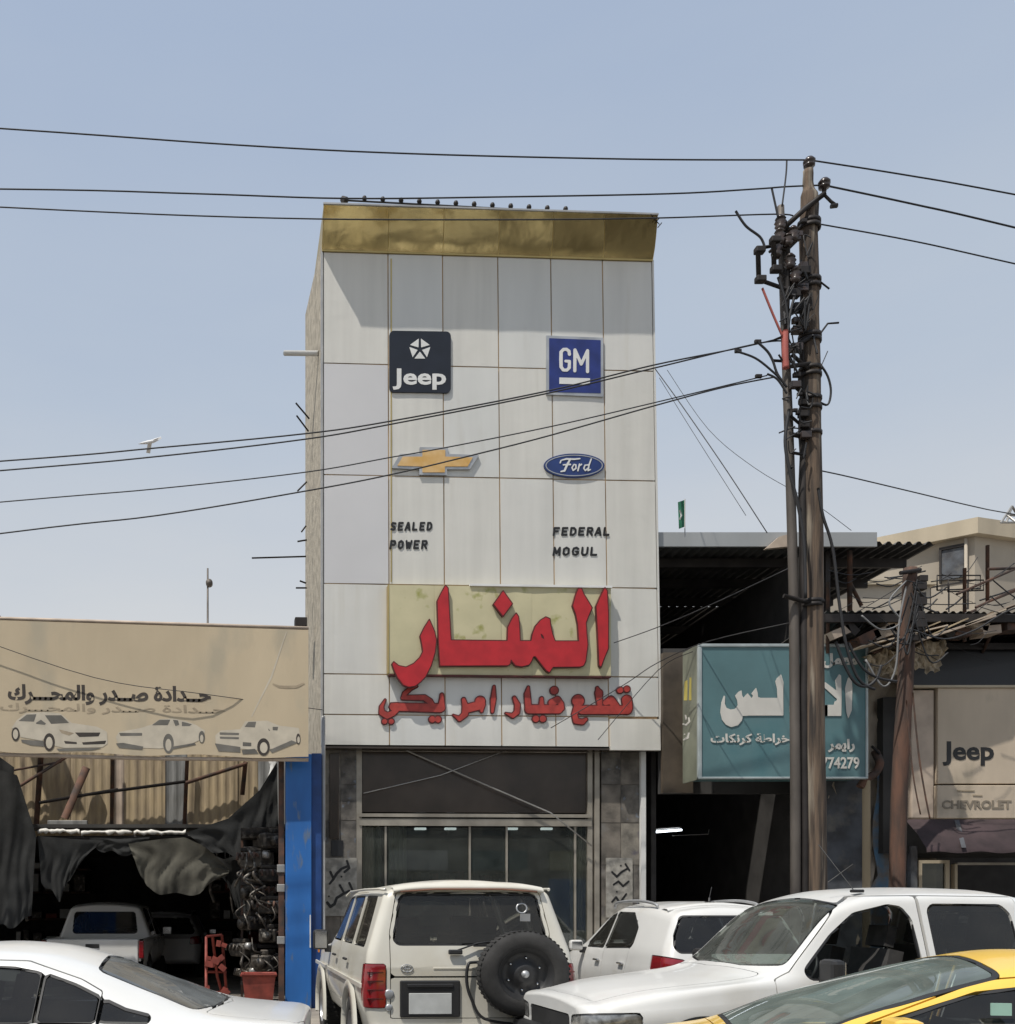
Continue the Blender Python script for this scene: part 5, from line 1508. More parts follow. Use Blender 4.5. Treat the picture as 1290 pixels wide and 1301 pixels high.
for i, (lb, pts, mt, r) in enumerate((('grey cable drooping left of the rusty pole', [(1152, 738), (1130, 765), (1145, 790), (1120, 800), (1095, 782)], m_greycable, .012),
    ('grey cable hanging down along the rusty pole to the plaster', [(1152, 745), (1143, 790), (1138, 850), (1122, 872), (1100, 838)], m_greycable, .014),
    ('black cable sagging from the rusty pole to the right edge', [(1160, 800), (1200, 812), (1240, 800), (1300, 770), (1420, 760)], m_cable, .012),
    ('brown cable hanging in front of the tan board edge', [(1160, 880), (1168, 960), (1176, 1010), (1182, 1040)], m_rust, .012),
    ('second brown cable hanging beside the tan board edge', [(1152, 890), (1160, 980), (1170, 1035)], m_rust, .010))):
    cable('cable', lb, pts, 14.35, r, mt)

# ------------------------------------------------------------------ right: big canopy, teal sign, dark shop
t = thing('steel_canopy', 'large dark corrugated canopy with a grey front fascia right of the tall building', 'canopy', (6.5, 16.6, 0))
b0 = Vector((6.5, 16.6, 0))
ZC = 7.64
DC = 16.6
xl = 6.47
def pb(mb, name, mat, par=None, base=b0): return mb.build(name, mat, par or t, off=base)
xr_ = 10.98; xf = 10.02
n_ = 4
for i in range(n_):
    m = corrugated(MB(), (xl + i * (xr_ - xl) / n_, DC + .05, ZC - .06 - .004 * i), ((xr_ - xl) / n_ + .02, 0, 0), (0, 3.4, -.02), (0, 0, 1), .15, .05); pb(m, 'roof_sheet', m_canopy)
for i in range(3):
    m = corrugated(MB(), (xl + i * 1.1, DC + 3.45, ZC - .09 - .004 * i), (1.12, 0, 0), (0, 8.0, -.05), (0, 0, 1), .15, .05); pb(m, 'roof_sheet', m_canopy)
pb(MB().box((xl, DC, ZC - .12), (xf, DC + .05, ZC + .11)), 'fascia', m_fascia)
for y in (.6, 1.7, 2.8, 4.8, 6.8):
    pb(MB().box((xl, DC + y, ZC - .26), (xr_ - .1 if y < 3 else 9.7, DC + y + .06, ZC - .11)), 'purlin', m_iron)
pb(MB().box((9.35, DC + .3, .12), (9.43, DC + .38, ZC - .1)), 'post', m_iron)
pb(MB().tube([P(1080, 700, 16.8), P(1080, 822, 16.8)], .045, 6), 'strut', m_rust)
pb(MB().tube([P(1080, 740, 16.8), P(1095, 770, 16.8)], .03, 6), 'strut', m_rust)
q8 = [P(973, 697, 16.5), P(990, 682, 16.5), P(1004, 678, 16.5), P(1004, 694, 16.5)]
pb(MB().add(q8 + [v + Vector((0, .08, 0)) for v in q8], [(0, 1, 2, 3), (4, 5, 6, 7), (0, 1, 5, 4), (1, 2, 6, 5), (2, 3, 7, 6), (3, 0, 4, 7)]), 'bent_flashing', m_tanedge)
# shop under it
t = thing('dark_workshop', 'dark open workshop bay below the steel canopy', 'shop', (7.5, 17, 0))
b1 = Vector((7.5, 17, 0))
m = MB()
m.box((5.3, 15.9, .12), (6.75, 15.95, .13))
m.box((6.1, 16.75, 5.95), (9.6, 16.9, 7.0)) if 0 else None
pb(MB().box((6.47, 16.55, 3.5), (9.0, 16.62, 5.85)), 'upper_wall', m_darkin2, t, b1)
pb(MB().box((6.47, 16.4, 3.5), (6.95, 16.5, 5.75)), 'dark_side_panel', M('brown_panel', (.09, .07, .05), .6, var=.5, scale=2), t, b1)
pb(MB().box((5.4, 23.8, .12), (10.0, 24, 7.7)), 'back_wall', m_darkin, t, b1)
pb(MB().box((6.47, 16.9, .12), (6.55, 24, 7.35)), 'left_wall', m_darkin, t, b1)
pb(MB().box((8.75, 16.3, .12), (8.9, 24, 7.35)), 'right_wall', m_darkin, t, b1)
pb(MB().box((6.1, 18, .4), (7.3, 22, .45)), 'work_bench', m_rust, t, b1)
for i in range(6):
    c = Vector((6.5 + rng.random() * 2, 19 + rng.random() * 3, .5))
    pb(MB().box(c, c + Vector((.5, .5, .5 + rng.random() * 1.2)), .04), 'crate', m_grease, t, b1)
t2 = thing('tube_lamp', 'lit white fluorescent tube hanging in the dark workshop', 'lamp', P(843, 1056, 17.5))
w0, w1 = P(822, 1058, 17.4), P(866, 1054.5, 17.9)
MB().tube([w0, w1], .018, 8).build('tube', m_tube, t2, off=t2.location)
MB().tube([w0 + Vector((0, .03, .05)), w1 + Vector((0, .03, .05))], .02, 6).build('batten', m_alu2, t2, off=t2.location)
t2 = thing('hook_rail', 'small dim rail with a hook inside the dark workshop', 'rail', P(880, 1060, 18))
MB().tube([P(854, 1062, 18), P(900, 1060, 18), P(901, 1054, 18)], .008, 5).build('rail', m_alu2, t2, off=t2.location)
# teal sign box
DT = 15.4
SC_ = F_PX / DT
t = thing('teal_sign', 'teal box sign with white Arabic lettering and a phone number', 'sign', P(995, 905, DT))
bt_ = Vector(t.location)
xa, za = P(888, 818, DT).x, P(888, 818, DT).z; xb, zb_ = P(1103, 822, DT).x, P(1103, 990, DT).z
D2 = .55
def tfn(o):
    def fn(px, py):
        v = P(px, py, DT); return (v.x - bt_.x, -o, v.z - bt_.z)
    return fn
MB().box((xa + .03, DT + .004, zb_ + .03), (xb - .03, DT + D2, za - .03)).build('sign_face', m_teal, t, off=bt_)
for nm, a, b in (('frame_bar', (xa - .01, DT - .015, za - .05), (xb, DT + .05, za)), ('frame_bar', (xa - .01, DT - .015, zb_), (xb, DT + .05, zb_ + .035)), ('frame_bar', (xa - .01, DT - .017, zb_), (xa + .045, DT + .05, za - .05)), ('frame_bar', (xb - .035, DT - .017, zb_ + .03), (xb, DT + .05, za - .05))):
    MB().box(a, b, .01).build(nm, m_tealtrim, t, off=bt_)
MB().box((xa - .005, DT + .05, zb_), (xa + .028, DT + D2 + .02, za - .0)).build('side_panel', m_sideboard, t, off=bt_)
def sfn(px, py):   # left return of the box, traced through its own plane
    x = xa - .008; r = (px - PP_X) / F_PX; D = x / r
    v = P(px, py, D); return (v.x - bt_.x, v.y - bt_.y, v.z - bt_.z)
glyphs(t, 'side_letter', [('p', [(876.2, 861, ), (878.5, 861), (878.5, 890), (875.5, 890)])], sfn, m_yellowtxt, .004, 0, .5, back=(1, 0, 0))
glyphs(t, 'side_letter', [('p', [(870, 866), (873.5, 864), (873.5, 890), (869, 890)])], sfn, m_yellowtxt, .004, 0, .5, back=(1, 0, 0))
glyphs(t, 'side_letter', [('s', [(875, 912, .8), (876, 917, 1.0), (872, 921, 1.0), (868, 920, .8)]), ('s', [(871, 909, .8), (872, 914, .8)])], sfn, m_paleletter, .004, 0, .4, back=(1, 0, 0))
glyphs(t, 'side_letter', [('s', [(875, 932, 1.2), (874, 937, 1.6), (869, 940, .9)]), ('s', [(870, 933, .8)])], sfn, m_paleletter, .004, 0, .4, back=(1, 0, 0))
cT = lambda L_: [(x / 4.9615 + 850, y / 4.9615 + 810) for x, y in L_]
cE = lambda L_: [(x / 11.727 + 900, y / 11.727 + 850) for x, y in L_]
sin_lam = cE([(232, 395), (250, 410), (245, 520), (270, 580), (330, 605), (400, 595), (440, 540), (430, 470), (398, 400), (450, 340), (495, 318), (505, 400), (525, 430), (550, 400), (585, 362), (615, 400), (650, 440), (665, 400), (640, 370), (680, 320), (712, 280), (735, 360), (740, 420), (780, 432), (1030, 432), (1025, 300), (997, 190), (1020, 140), (1085, 80), (1120, 200), (1115, 320), (1118, 695), (600, 695), (560, 700), (515, 700), (500, 770), (440, 840), (340, 868), (260, 830), (205, 760), (178, 650), (195, 500)])
dal = cE([(1170, 440), (1215, 445), (1235, 540), (1238, 700), (1195, 700), (1190, 560)]) 
dal2 = cT([(815, 298), (838, 330), (860, 410), (862, 472), (760, 472), (760, 430), (822, 425), (826, 370)])
nun = cT([(880, 380), (905, 340), (925, 430), (1000, 425), (1000, 495), (880, 495)])
lamalef = [('p', cT([(965, 425), (1040, 425), (1050, 380), (975, 312), (972, 290), (985, 282), (1055, 335), (1048, 270), (1072, 232), (1085, 240), (1088, 380), (1086, 495), (965, 495)]))]
al2 = cT([(1128, 255), (1150, 245), (1156, 320), (1152, 460), (1130, 512), (1118, 470), (1110, 320)])
for nm, sh in (('letter', sin_lam), ('letter', dal2), ('letter', nun), ('letter', al2)):
    glyphs(t, nm, [('p', sh)], tfn(.008), m_paleletter, .006, 0, .7)
glyphs(t, 'letter', lamalef, tfn(.008), m_paleletter, .006, 0, .7, holes=[('s', [cT([(1048, 392)])[0] + (2.2,)])])
text(t, 'small_word', '\uFEDE\uFEE4\uFECC\uFEE3', 1045, 1090, 830, 849, tfn(.008), m_paleletter, .05, .005)
text(t, 'small_word', '\uFE95\uFE8E\uFEDC\uFEE7\uFEAE\uFEDB \uFE94\uFEC3\uFE8D\uFEAE\uFEA7', 903, 1003, 932, 947, tfn(.008), m_paleletter, .03, .005)
text(t, 'small_word', '\uFEAE\uFEE4\uFEF3\uFE8D\uFEAD', 1052, 1086, 939, 956, tfn(.008), m_paleletter, .04, .005)
text(t, 'phone_number', '77', 1013, 1024, 962, 976, tfn(.008), m_paleletter, .02, .005)
text(t, 'phone_number', '774279', 1044, 1092, 962, 977, tfn(.008), m_paleletter, .02, .005)

# plaster wall, blue pillar and pipe between the shops
t = thing('plaster_wall', 'crumbling plaster wall end with faded blue paint between the teal and tan signs', 'wall', (9.3, 15.9, 0))
b2 = Vector((9.3, 15.9, 0))
def px2(x0, y0, x1, y1, D, d=.1):
    a, b = P(x0, y0, D), P(x1, y1, D)
    return (a.x, D, b.z), (b.x, D + d, a.z)
G = []
for i in range(25):
    row = []
    for j in range(33):
        x = 1040 + 125 * i / 24; y = 1262 - (1262 - 818) * j / 32
        v = P(x, y, 15.95); top = 0
        row.append((v.x, 15.95 + .035 * rng.normal() , max(v.z, .1)))
    G.append(row)
pb(MB().grid(G), 'rough_plaster', m_plaster, t, b2)
a, b = px2(1040, 990, 1102, 1262, 15.88, .06); pb(MB().box((a[0], a[1], .12), b), 'grey_panel', m_greywall, t, b2)
G = []
for i in range(9):
    row = []
    for j in range(17):
        x = (1103 if j < 8 else 1112 + 3 * math.sin(j)) + 44 * i / 8 ; y = 1262 - (1262 - 962) * j / 16
        v = P(x, y + (6 * math.sin(i * 2.1) if j == 16 else 0), 15.86); row.append((v.x, 15.86 + .012 * rng.normal(), max(v.z, .12)))
    G.append(row)
pb(MB().grid(G), 'blue_painted_patch', m_bluewall, t, b2)
pb(MB().tube(smoothpath([P(1093, 1000, 15.6), P(1100, 990, 15.6), P(1112, 983, 15.6), P(1118, 970, 15.6), P(1112, 955, 15.7)], 5), .06, 8), 'rusty_elbow', m_rust, t, b2)
pb(MB().tube([P(1101, 992, 15.6), P(1101, 1262, 15.6)], .055, 10), 'clay_pipe', m_beige, t, b2)
pb(MB().tube([P(1118, 958, 15.6), P(1108, 948, 15.6)], .02, 6), 'rusty_stub', m_iron, t, b2)
pb(MB().box((8.55, 16.02, .12), (10.6, 16.3, 5.0)), 'wall_core', m_plaster, t, b2)
pb(MB().tube([P(1084, 1098, 15.7), P(1040, 1130, 15.7)], .006, 5), 'loose_wire', m_greycable, t, b2)
# upper dark lean-to roof with clutter
t = thing('lean_to_roof', 'low dark corrugated lean-to roof behind the rusty pole', 'roof', (11, 15, 0))
b3 = Vector((11, 15, 0))
for i in range(4):
    xa_ = 8.35 + i * 1.15
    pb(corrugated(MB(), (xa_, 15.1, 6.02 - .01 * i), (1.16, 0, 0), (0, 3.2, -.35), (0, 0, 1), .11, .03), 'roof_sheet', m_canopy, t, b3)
pb(MB().box((8.35, 15.1, 5.88), (13.5, 15.16, 6.0)), 'edge_beam', m_iron, t, b3)
pb(MB().box((8.6, 17.5, 4.6), (14, 17.6, 5.9)), 'rear_shade_wall', m_darkin2, t, b3)
for i in range(7):
    x = 8.7 + i * .75
    pb(MB().tube([(x, 15.2, 5.9), (x + .5, 16.6, 5.2)], .025, 6), 'brace', m_rust, t, b3)
for a, b in (((1052, 740), (1052, 830)), ((1226, 722), (1226, 815)), ((1255, 693), (1255, 765))):
    pb(MB().tube([P(*a, 15.3), P(*b, 15.3)], .028, 6), 'post', m_rust, t, b3)
for a, b in (((1216, 755), (1292, 722)), ((1255, 765), (1292, 750)), ((1256, 723), (1292, 722)), ((1240, 772), (1292, 748)), ((1110, 830), (1240, 775)), ((1190, 812), (1292, 768))):
    pb(MB().tube([P(*a, 15.25), P(*b, 15.25)], .022, 6), 'steel_rail', m_rust, t, b3)
for (x0, y0, x1, y1) in ((1191, 750, 1246, 731), (1205, 752, 1250, 737)):
    pb(MB().tube([P(x0, y0, 15.6), P(x1, y0 - 2, 15.6), P(x1, y1, 15.6), P(x0, y1, 15.6), P(x0, y0, 15.6)], .012, 5), 'window_guard', m_iron, t, b3)
for i, (x0, y0, x1, y1, th) in enumerate(((1092, 822, 1190, 800, .03), (1165, 815, 1250, 788, .05), (1180, 808, 1215, 792, .03), (1225, 795, 1262, 780, .05), (1262, 778, 1290, 768, .03), (1140, 812, 1180, 796, .03), (1120, 822, 1150, 812, .03))):
    a, b = P(x0, y0, 15.0), P(x1, y1, 15.2)
    d = b - a; an = math.atan2(d.z, d.x)
    pb(MB().obox((a + b) / 2, (d.length, .30, th * .6), Matrix.Rotation(-an, 3, 'Y')), 'loose_board', (m_tan, m_tanedge, m_sheet)[i % 3], t, b3)
wc = MB()
for q in range(46):
    x = 1048 + rng.random() * 245; y = 715 + rng.random() * 110
    L_ = 20 + 60 * rng.random(); sl = rng.normal(-.15, .45); D_ = 14.5 + 1.5 * rng.random()
    wc.tube(smoothpath([P(x, y, D_), P(x + L_ / 2, y + sl * L_ / 2 + 6 * rng.random(), D_), P(x + L_, y + sl * L_, D_)], 4), .004 + .009 * rng.random() ** 2, 4, False)
wct = thing('roof_wire_clutter', 'clutter of loose wires and rods over the roofs right of the poles', 'wires', P(1170, 770, 15))
tag(wc.build('loose_wire', m_cable, wct, off=Vector(wct.location)), kind='stuff')
rb = [(1062, 806), (1075, 800), (1098, 812), (1118, 806), (1132, 800), (1204, 800), (1216, 806), (1236, 796), (1252, 803), (1272, 790), (1284, 797)]
for i, (x, y) in enumerate(rb):
    s_ = .06 + .10 * rng.random(); c = P(x, y, 15.3)
    MB().obox(c, (s_ * 2.2, .3, s_), Matrix.Rotation(rng.normal(0, .5), 3, 'Y')).build('rubble_piece', (m_tanedge, m_iron, m_rust, m_plaster)[i % 4], wct, off=Vector(wct.location))
t = thing('broken_ledge', 'crumbling sunlit plaster ledge behind the head of the rusty pole', 'ledge', P(1165, 835, 15.2))
G = []
for i in range(40):
    a = i / 39; row = []
    x = 1104 + 98 * a
    yt = 832 - 20 * a + 2.5 * math.sin(a * 23) + rng.normal(0, 1.2); yb = 862 - 14 * a + 3 * math.sin(a * 15 + 1) + rng.normal(0, 1.6)
    if a > .9: yb -= (a - .9) * 150
    for j in range(7):
        b = j / 6
        v = P(x, yt + (yb - yt) * b, 15.2); row.append((v.x, 15.2 + .05 * abs(b - .4) + .03 * rng.normal(), v.z))
    v = P(x, yt, 15.2); row.insert(0, (v.x, 15.75, v.z + .02))
    G.append(row)
MB().grid(G, False).build('ledge_plaster', M('ledge_plaster', (.40, .33, .235), .95, var=.4, scale=7, bump=.02, bscale=14), t, off=Vector(t.location))
# tan signboard shop at far right
DJ = 15.5
t = thing('tan_signboard', 'tan shop signboard with four black letters above a faded grey word', 'sign', P(1240, 955, DJ))
bj = Vector(t.location)
def jfn(px, py):
    v = P(px, py, DJ); return (v.x - bj.x, -.006, v.z - bj.z)
MB().box((P(1192, 0, DJ).x, DJ, P(0, 996, DJ).z), (P(1400, 0, DJ).x, DJ + .15, P(0, 874, DJ).z), .01).build('upper_board', m_tan, t, off=bj)
MB().box((P(1190, 0, DJ).x, DJ - .02, P(0, 1040, DJ).z), (P(1400, 0, DJ).x, DJ + .13, P(0, 998, DJ).z), .01).build('lower_board', m_tan, t, off=bj)
MB().box((P(1160, 0, DJ).x, DJ + .03, P(0, 1040, DJ).z), (P(1189, 0, DJ).x, DJ + .2, P(0, 876, DJ).z), .02).build('edge_board', m_tanedge, t, off=bj)
MB().box((P(1160, 0, DJ).x, DJ - .03, P(0, 874, DJ).z), (P(1400, 0, DJ).x, DJ + .15, P(0, 871, DJ).z)).build('top_edge', m_beige, t, off=bj)
text(t, 'black_lettering', 'Jeep', 1198, 1263, 942, 973, jfn, m_letter, .026, .006)
def jfn2(px, py):
    v = P(px, py, DJ); return (v.x - bj.x, -.028, v.z - bj.z)
text(t, 'faded_lettering', 'CHEVROLET', 1196, 1284, 1017, 1028, jfn2, M('faded_letter', (.25, .21, .16), .8), .03, .006)
for (x, y, w_) in ((1215, 1004, 22), (1235, 1010, 12)):
    glyphs(t, 'faded_line', [('p', [(x, y), (x + w_, y + .5), (x + w_, y + 2), (x, y + 1.5)])], jfn2, m_ink2, .004, 0, .5)
t = thing('shop_behind_awning', 'small shop front with dark opening below the tan signboard', 'shop', (11, 16, 0))
b4 = Vector((11, 16, 0))
def q4(name, mat, x0, y0, x1, y1, D, d=.1): 
    a, b = P(x0, y0, D), P(x1, y1, D)
    return pb(MB().box((a.x, D, max(b.z, .12)), (b.x, D + d, a.z)), name, mat, t, b4)
q4('door_post', m_greywall, 1158, 1075, 1166, 1300, 15.7)
q4('door_frame', m_beige, 1168, 1093, 1172, 1300, 15.72); q4('door_frame', m_beige, 1202, 1093, 1207, 1300, 15.72); q4('door_frame', m_beige, 1172, 1093, 1202, 1097, 15.72)
q4('door_glass', g_mid, 1172, 1097, 1202, 1300, 15.75, .01)
q4('sill_beam', m_darkin2, 1158, 1078, 1420, 1090, 15.8)
q4('frame_post', m_beige, 1214, 1098, 1217, 1300, 15.72); q4('lintel', m_alu, 1217, 1096, 1420, 1099, 15.72)
pb(MB().box((9.8, 19, .12), (15, 19.1, 4.9)), 'back_wall', m_darkin, t, b4)
pb(MB().box((9.95, 15.9, .12), (10.0, 19, 4.9)), 'side_wall', m_darkin, t, b4)
pb(MB().box((9.95, 15.9, 4.9), (15, 19, 4.95)), 'flat_roof', m_darkin2, t, b4)
pb(MB().box((9.6, 15.75, 2.5), (15, 15.9, 4.9)), 'upper_wall', m_darkin2, t, b4)
t = thing('maroon_awning', 'dark maroon fabric awning below the tan signboard', 'awning', (11.5, 15, 0))
G = []
for i in range(41):
    x = P(1158, 0, 15.3).x + i * .09
    G.append([(x, 15.45, P(0, 1041, 15.45).z), (x, 15.15, P(0, 1060, 15.15).z + .008 * math.sin(i * 1.3)), (x, 14.95, P(0, 1078, 14.95).z + .01 * math.sin(i)), (x, 14.94, P(0, 1083, 14.94).z + .014 * math.sin(i * .9))])
MB().grid(G).build('fabric', m_maroon, t, off=Vector(t.location))
MB().add([P(1213, 1042, 15.42), P(1219, 1042, 15.42), P(1228, 1077, 14.92), P(1222, 1077, 14.92)], [(0, 1, 2, 3)]).build('torn_strip', m_greywall, t, off=Vector(t.location))
t = thing('black_awning', 'black sagging awning above the tan signboard', 'awning', (11.5, 15.8, 0))
for i in range(3):
    xs0 = P(1196, 0, 15.75).x + i * 1.1
    corrugated(MB(), (xs0, 15.75, P(0, 817, 15.75).z - .01 * i), (1.1, 0, 0), (0, 1.6, .25), (0, 0, 1), .10, .02).build('roof_sheet', m_canopy, t, off=Vector(t.location))
MB().add([P(1196, 822, 15.8), P(1420, 822, 15.8), P(1420, 878, 15.72), P(1150, 878, 15.72), P(1150, 860, 15.74)], [(0, 1, 2, 3, 4)]).build('hanging_cloth', m_black, t, off=Vector(t.location))
MB().box((P(1196, 0, 15.75).x, 15.70, P(0, 826, 15.75).z), (P(1420, 0, 15.75).x, 15.76, P(0, 818, 15.75).z)).build('edge_bar', m_iron, t, off=Vector(t.location))
# far beige house
t = thing('beige_house', 'sunlit beige flat roofed house rising behind the right shops', 'house', (22.6, 32.5, 0))
bh = Vector((22.6, 32.5, 0))
c0 = Vector((22.75, 32.5, 0)); cl = Vector((20.3, 34.6, 0)); cr = Vector((27, 33.8, 0)); cb = Vector((25, 40, 0))
ztop = 13.95
def ring(m, s, z0, z1):
    ctr = (c0 + cl + cr + cb) / 4
    pts = [c0, cr, cb, cl]
    pts = [ctr + (p - ctr) * s for p in pts]
    m.add([p + Vector((0, 0, z0)) for p in pts] + [p + Vector((0, 0, z1)) for p in pts], [(0, 1, 2, 3), (4, 5, 6, 7), (0, 1, 5, 4), (1, 2, 6, 5), (2, 3, 7, 6), (3, 0, 4, 7)])
    return m
pb(ring(MB(), .97, 0, ztop - .5), 'wall', m_distant, t, bh)
pb(ring(MB(), 1.08, ztop - .5, ztop), 'roof_slab', m_beige, t, bh)
dl_ = (cl - c0).normalized(); nl_ = Vector((-.707, -.707, 0))
def hq(name, mat, a0, a1, z0, z1, o, d=.12, par=None):
    p = c0 + dl_ * a0 + nl_ * o; q = c0 + dl_ * a1 + nl_ * o; r_ = nl_ * -d
    vs = [p, q, q + r_, p + r_]; vs = [v + Vector((0, 0, z0)) for v in vs] + [v + Vector((0, 0, z1)) for v in vs]
    return pb(MB().add(vs, [(0, 1, 2, 3), (4, 5, 6, 7), (0, 1, 5, 4), (1, 2, 6, 5), (2, 3, 7, 6), (3, 0, 4, 7)]), name, mat, par or t, bh)
w = hq('window', m_greywall, .30, .90, 12.2, 13.15, .03)
hq('window_frame', m_iron, .24, .30, 12.1, 13.25, .08, .1, w); hq('window_frame', m_iron, .9, .96, 12.1, 13.25, .08, .1, w); hq('window_frame', m_iron, .3, .9, 13.16, 13.25, .08, .1, w)
hq('balcony_slab', m_distant, -.1, 2.9, 10.85, 11.0, .55, .6)
for i in range(6): hq('balcony_post', m_iron, .1 + i * .5, .14 + i * .5, 11.0, 11.9, .5, .04)
hq('balcony_rail', m_iron, -.1, 2.9, 11.88, 11.93, .5, .04)
pb(MB().tube([c0 + nl_ * .05 + dl_ * .25 + Vector((0, 0, 8)), c0 + nl_ * .05 + dl_ * .25 + Vector((0, 0, 13.4))], .05, 6), 'downpipe', m_distant, t, bh)
t = thing('roof_lattice', 'small lattice bracket on the roof at the right edge of the view', 'lattice', P(1285, 656, 30))
lm = MB()
for a, b in (((1272, 664), (1286, 643)), ((1286, 643), (1300, 664)), ((1272, 664), (1300, 664)), ((1279, 654), (1300, 656)), ((1279, 664), (1286, 643)), ((1292, 664), (1279, 654))):
    lm.tube([P(*a, 31), P(*b, 31)], .035, 5)
lm.build('lattice_frame', m_alu2, t, off=Vector(t.location))
# grey neighbour block low behind the canopy (seen between roof edge and lean-to)
t = thing('beige_back_house', 'plain beige house wall seen under the canopy edge', 'house', (15, 24, 0))
MB().box((P(1035, 0, 24).x, 24, 0), (P(1182, 0, 24).x, 28, P(0, 742, 24).z)).build('wall', m_distant, t, off=Vector((15, 24, 0)))
MB().box((P(1030, 0, 24).x, 23.9, P(0, 744, 24).z), (P(1188, 0, 24).x, 28, P(0, 738, 24).z)).build('roof_slab', m_beige, t, off=Vector((15, 24, 0)))
# flag
t = thing('green_flag', 'small green flag on a thin pole above the canopy', 'flag', P(870, 676, 15.5))
bf = Vector(t.location)
MB().tube([P(870.5, 682, 15.5), P(870.5, 634, 15.5)], .008, 5).build('flagpole', m_alu2, t, off=bf)
G = []
for i in range(9):
    a = i / 8; row = []
    for j in range(9):
        b = j / 8
        x = 870.5 - (9 * a) * (1 - .15 * b) ; y = 635 + 34 * b + 3 * a
        v = P(x, y, 15.5 + .05 * math.sin(a * 7 + b * 2)); row.append(v)
    G.append(row)
fg = MB().grid(G).build('flag_cloth', m_flag, t, off=bf)
MB().tube([P(864, 648, 15.42), P(866, 655, 15.42), P(864, 660, 15.42)], .012, 5).build('flag_mark', m_white, t, off=bf)

# ------------------------------------------------------------------ left: canvas billboard with printed cars
DB = 15.3
t = thing('canvas_billboard', 'long sun-faded tan canvas billboard printed with Arabic words and three cars', 'billboard', P(190, 875, DB))
bb = Vector(t.location)
def bfn(o):
    def fn(px, py):
        v = P(px, py, DB); return (v.x - bb.x, -o, v.z - bb.z)
    return fn
def topy(x): return 788 + 12.5 * max(x, 0) / 392
def boty(x): return 955 + 8 * max(x, 0) / 392 + 1.5 * math.sin(x / 23.)
G = []
for i in range(90):
    x = -420 + (392 + 420) * i / 89; row = []
    for j in range(14):
        y = topy(x) + (boty(x) - topy(x)) * j / 13
        v = P(x, y, DB); row.append((v.x, DB + .0015 * math.sin(x / 17. + j * .6) * math.sin(PI * j / 13), v.z))
    G.append(row)
MB().grid(G).build('canvas', m_tarp, t, off=bb)
m = MB()
for y_, f_ in ((topy, -2), (boty, -4)):
    m.tube([P(x, y_(x) - f_ * (-1 if y_ is topy else 1), DB + .06) for x in (-420, 0, 200, 392)], .03, 5)
m.build('frame_rail', m_tanedge, t, off=bb)
for x in (-400, -200, 2, 130, 260, 388):
    MB().tube([P(x, topy(x), DB + .09), P(x, boty(x), DB + .09)], .028, 5).build('frame_post', m_iron, t, off=bb)
glyphs(t, 'crease_highlight', [('s', [(364, 803, .5), (345, 860, 1.2), (320, 910, .6)])], bfn(.0030), m_ink3, .001, 0, .4)  # highlight along a canvas crease, painted as a flat pale strip
text(t, 'printed_words', '\uFED9\uFEAE\u0640\u0640\u0640\uFEA4\uFEE4\uFEDF\uFE8D\uFEED \uFEAD\uFEAA\u0640\u0640\uFEBB \uFE93\uFEA9\uFE8D\uFEAA\u0640\u0640\uFEA3', 10, 268, 869, 895, lambda x, y: bfn(.003)(x, y + (x - 10) * .012), m_ink, .04, .001)
text(t, 'printed_faint_words', '\uFED9\uFEAE\u0640\u0640\u0640\uFEA4\uFEE4\uFEDF\uFE8D\uFEED \uFEAD\uFEAA\u0640\u0640\uFEBB \uFE93\uFEA9\uFE8D\uFEAA\u0640\u0640\uFEA3', 0, 286, 893, 906, lambda x, y: bfn(.003)(x, y + (x - 10) * .012), m_ink2, .02, .001)
def prt(par, nm, mat, shapes, o=.016, holes=()): return glyphs(par, nm, shapes, bfn(.0035 + (o - .016) * .5), mat, .001, 0, .5, holes=holes)
c1 = lambda L_: [(x / 6.143, y / 6.143 + 860) for x, y in L_]
c2 = lambda L_: [(x / 6.45 + 200, y / 6.45 + 860) for x, y in L_]
cr1 = prt(t, 'printed_car', m_ink3, [('p', c1([(90, 400), (130, 340), (200, 285), (340, 275), (470, 285), (560, 360), (760, 390), (835, 430), (840, 520), (800, 550), (500, 555), (430, 540), (380, 440), (330, 500), (160, 470), (150, 420)]))])
prt(cr1, 'printed_shade', m_ink4, [('p', c1([(165, 490), (340, 500), (350, 545), (240, 535), (170, 510)])), ('p', c1([(440, 560), (800, 555), (720, 575), (460, 580)]))], .018)
prt(cr1, 'printed_window', m_ink4, [('p', c1([(145, 345), (210, 295), (285, 292), (265, 350)])), ('p', c1([(280, 360), (320, 335), (360, 365), (350, 375), (285, 368)])), ('p', c1([(350, 300), (480, 300), (540, 360), (400, 368)]))], .018)
prt(cr1, 'printed_grille', m_ink, [('p', c1([(585, 435), (785, 435), (770, 465), (620, 470)])), ('p', c1([(500, 500), (600, 510), (600, 525), (510, 522)])), ('p', c1([(640, 512), (830, 498), (820, 525), (650, 530)]))], .018)
prt(cr1, 'printed_headlight', m_ink2, [('p', c1([(460, 410), (580, 440), (540, 460), (480, 440)]))], .018)
for cx, cy, rx, ry in ((122, 448, 32, 54), (385, 510, 44, 70)):
    wl_ = prt(cr1, 'printed_wheel', m_ink, [('p', [(a, b) for a, b in c1(oval(cx, cy, rx, ry, 20))])], .019)
for cx, cy, rx, ry in ((122, 448, 20, 38), (385, 515, 26, 46)):
    prt(cr1, 'printed_hub', m_ink3, [('p', c1(oval(cx, cy, rx, ry, 20)))], .021)
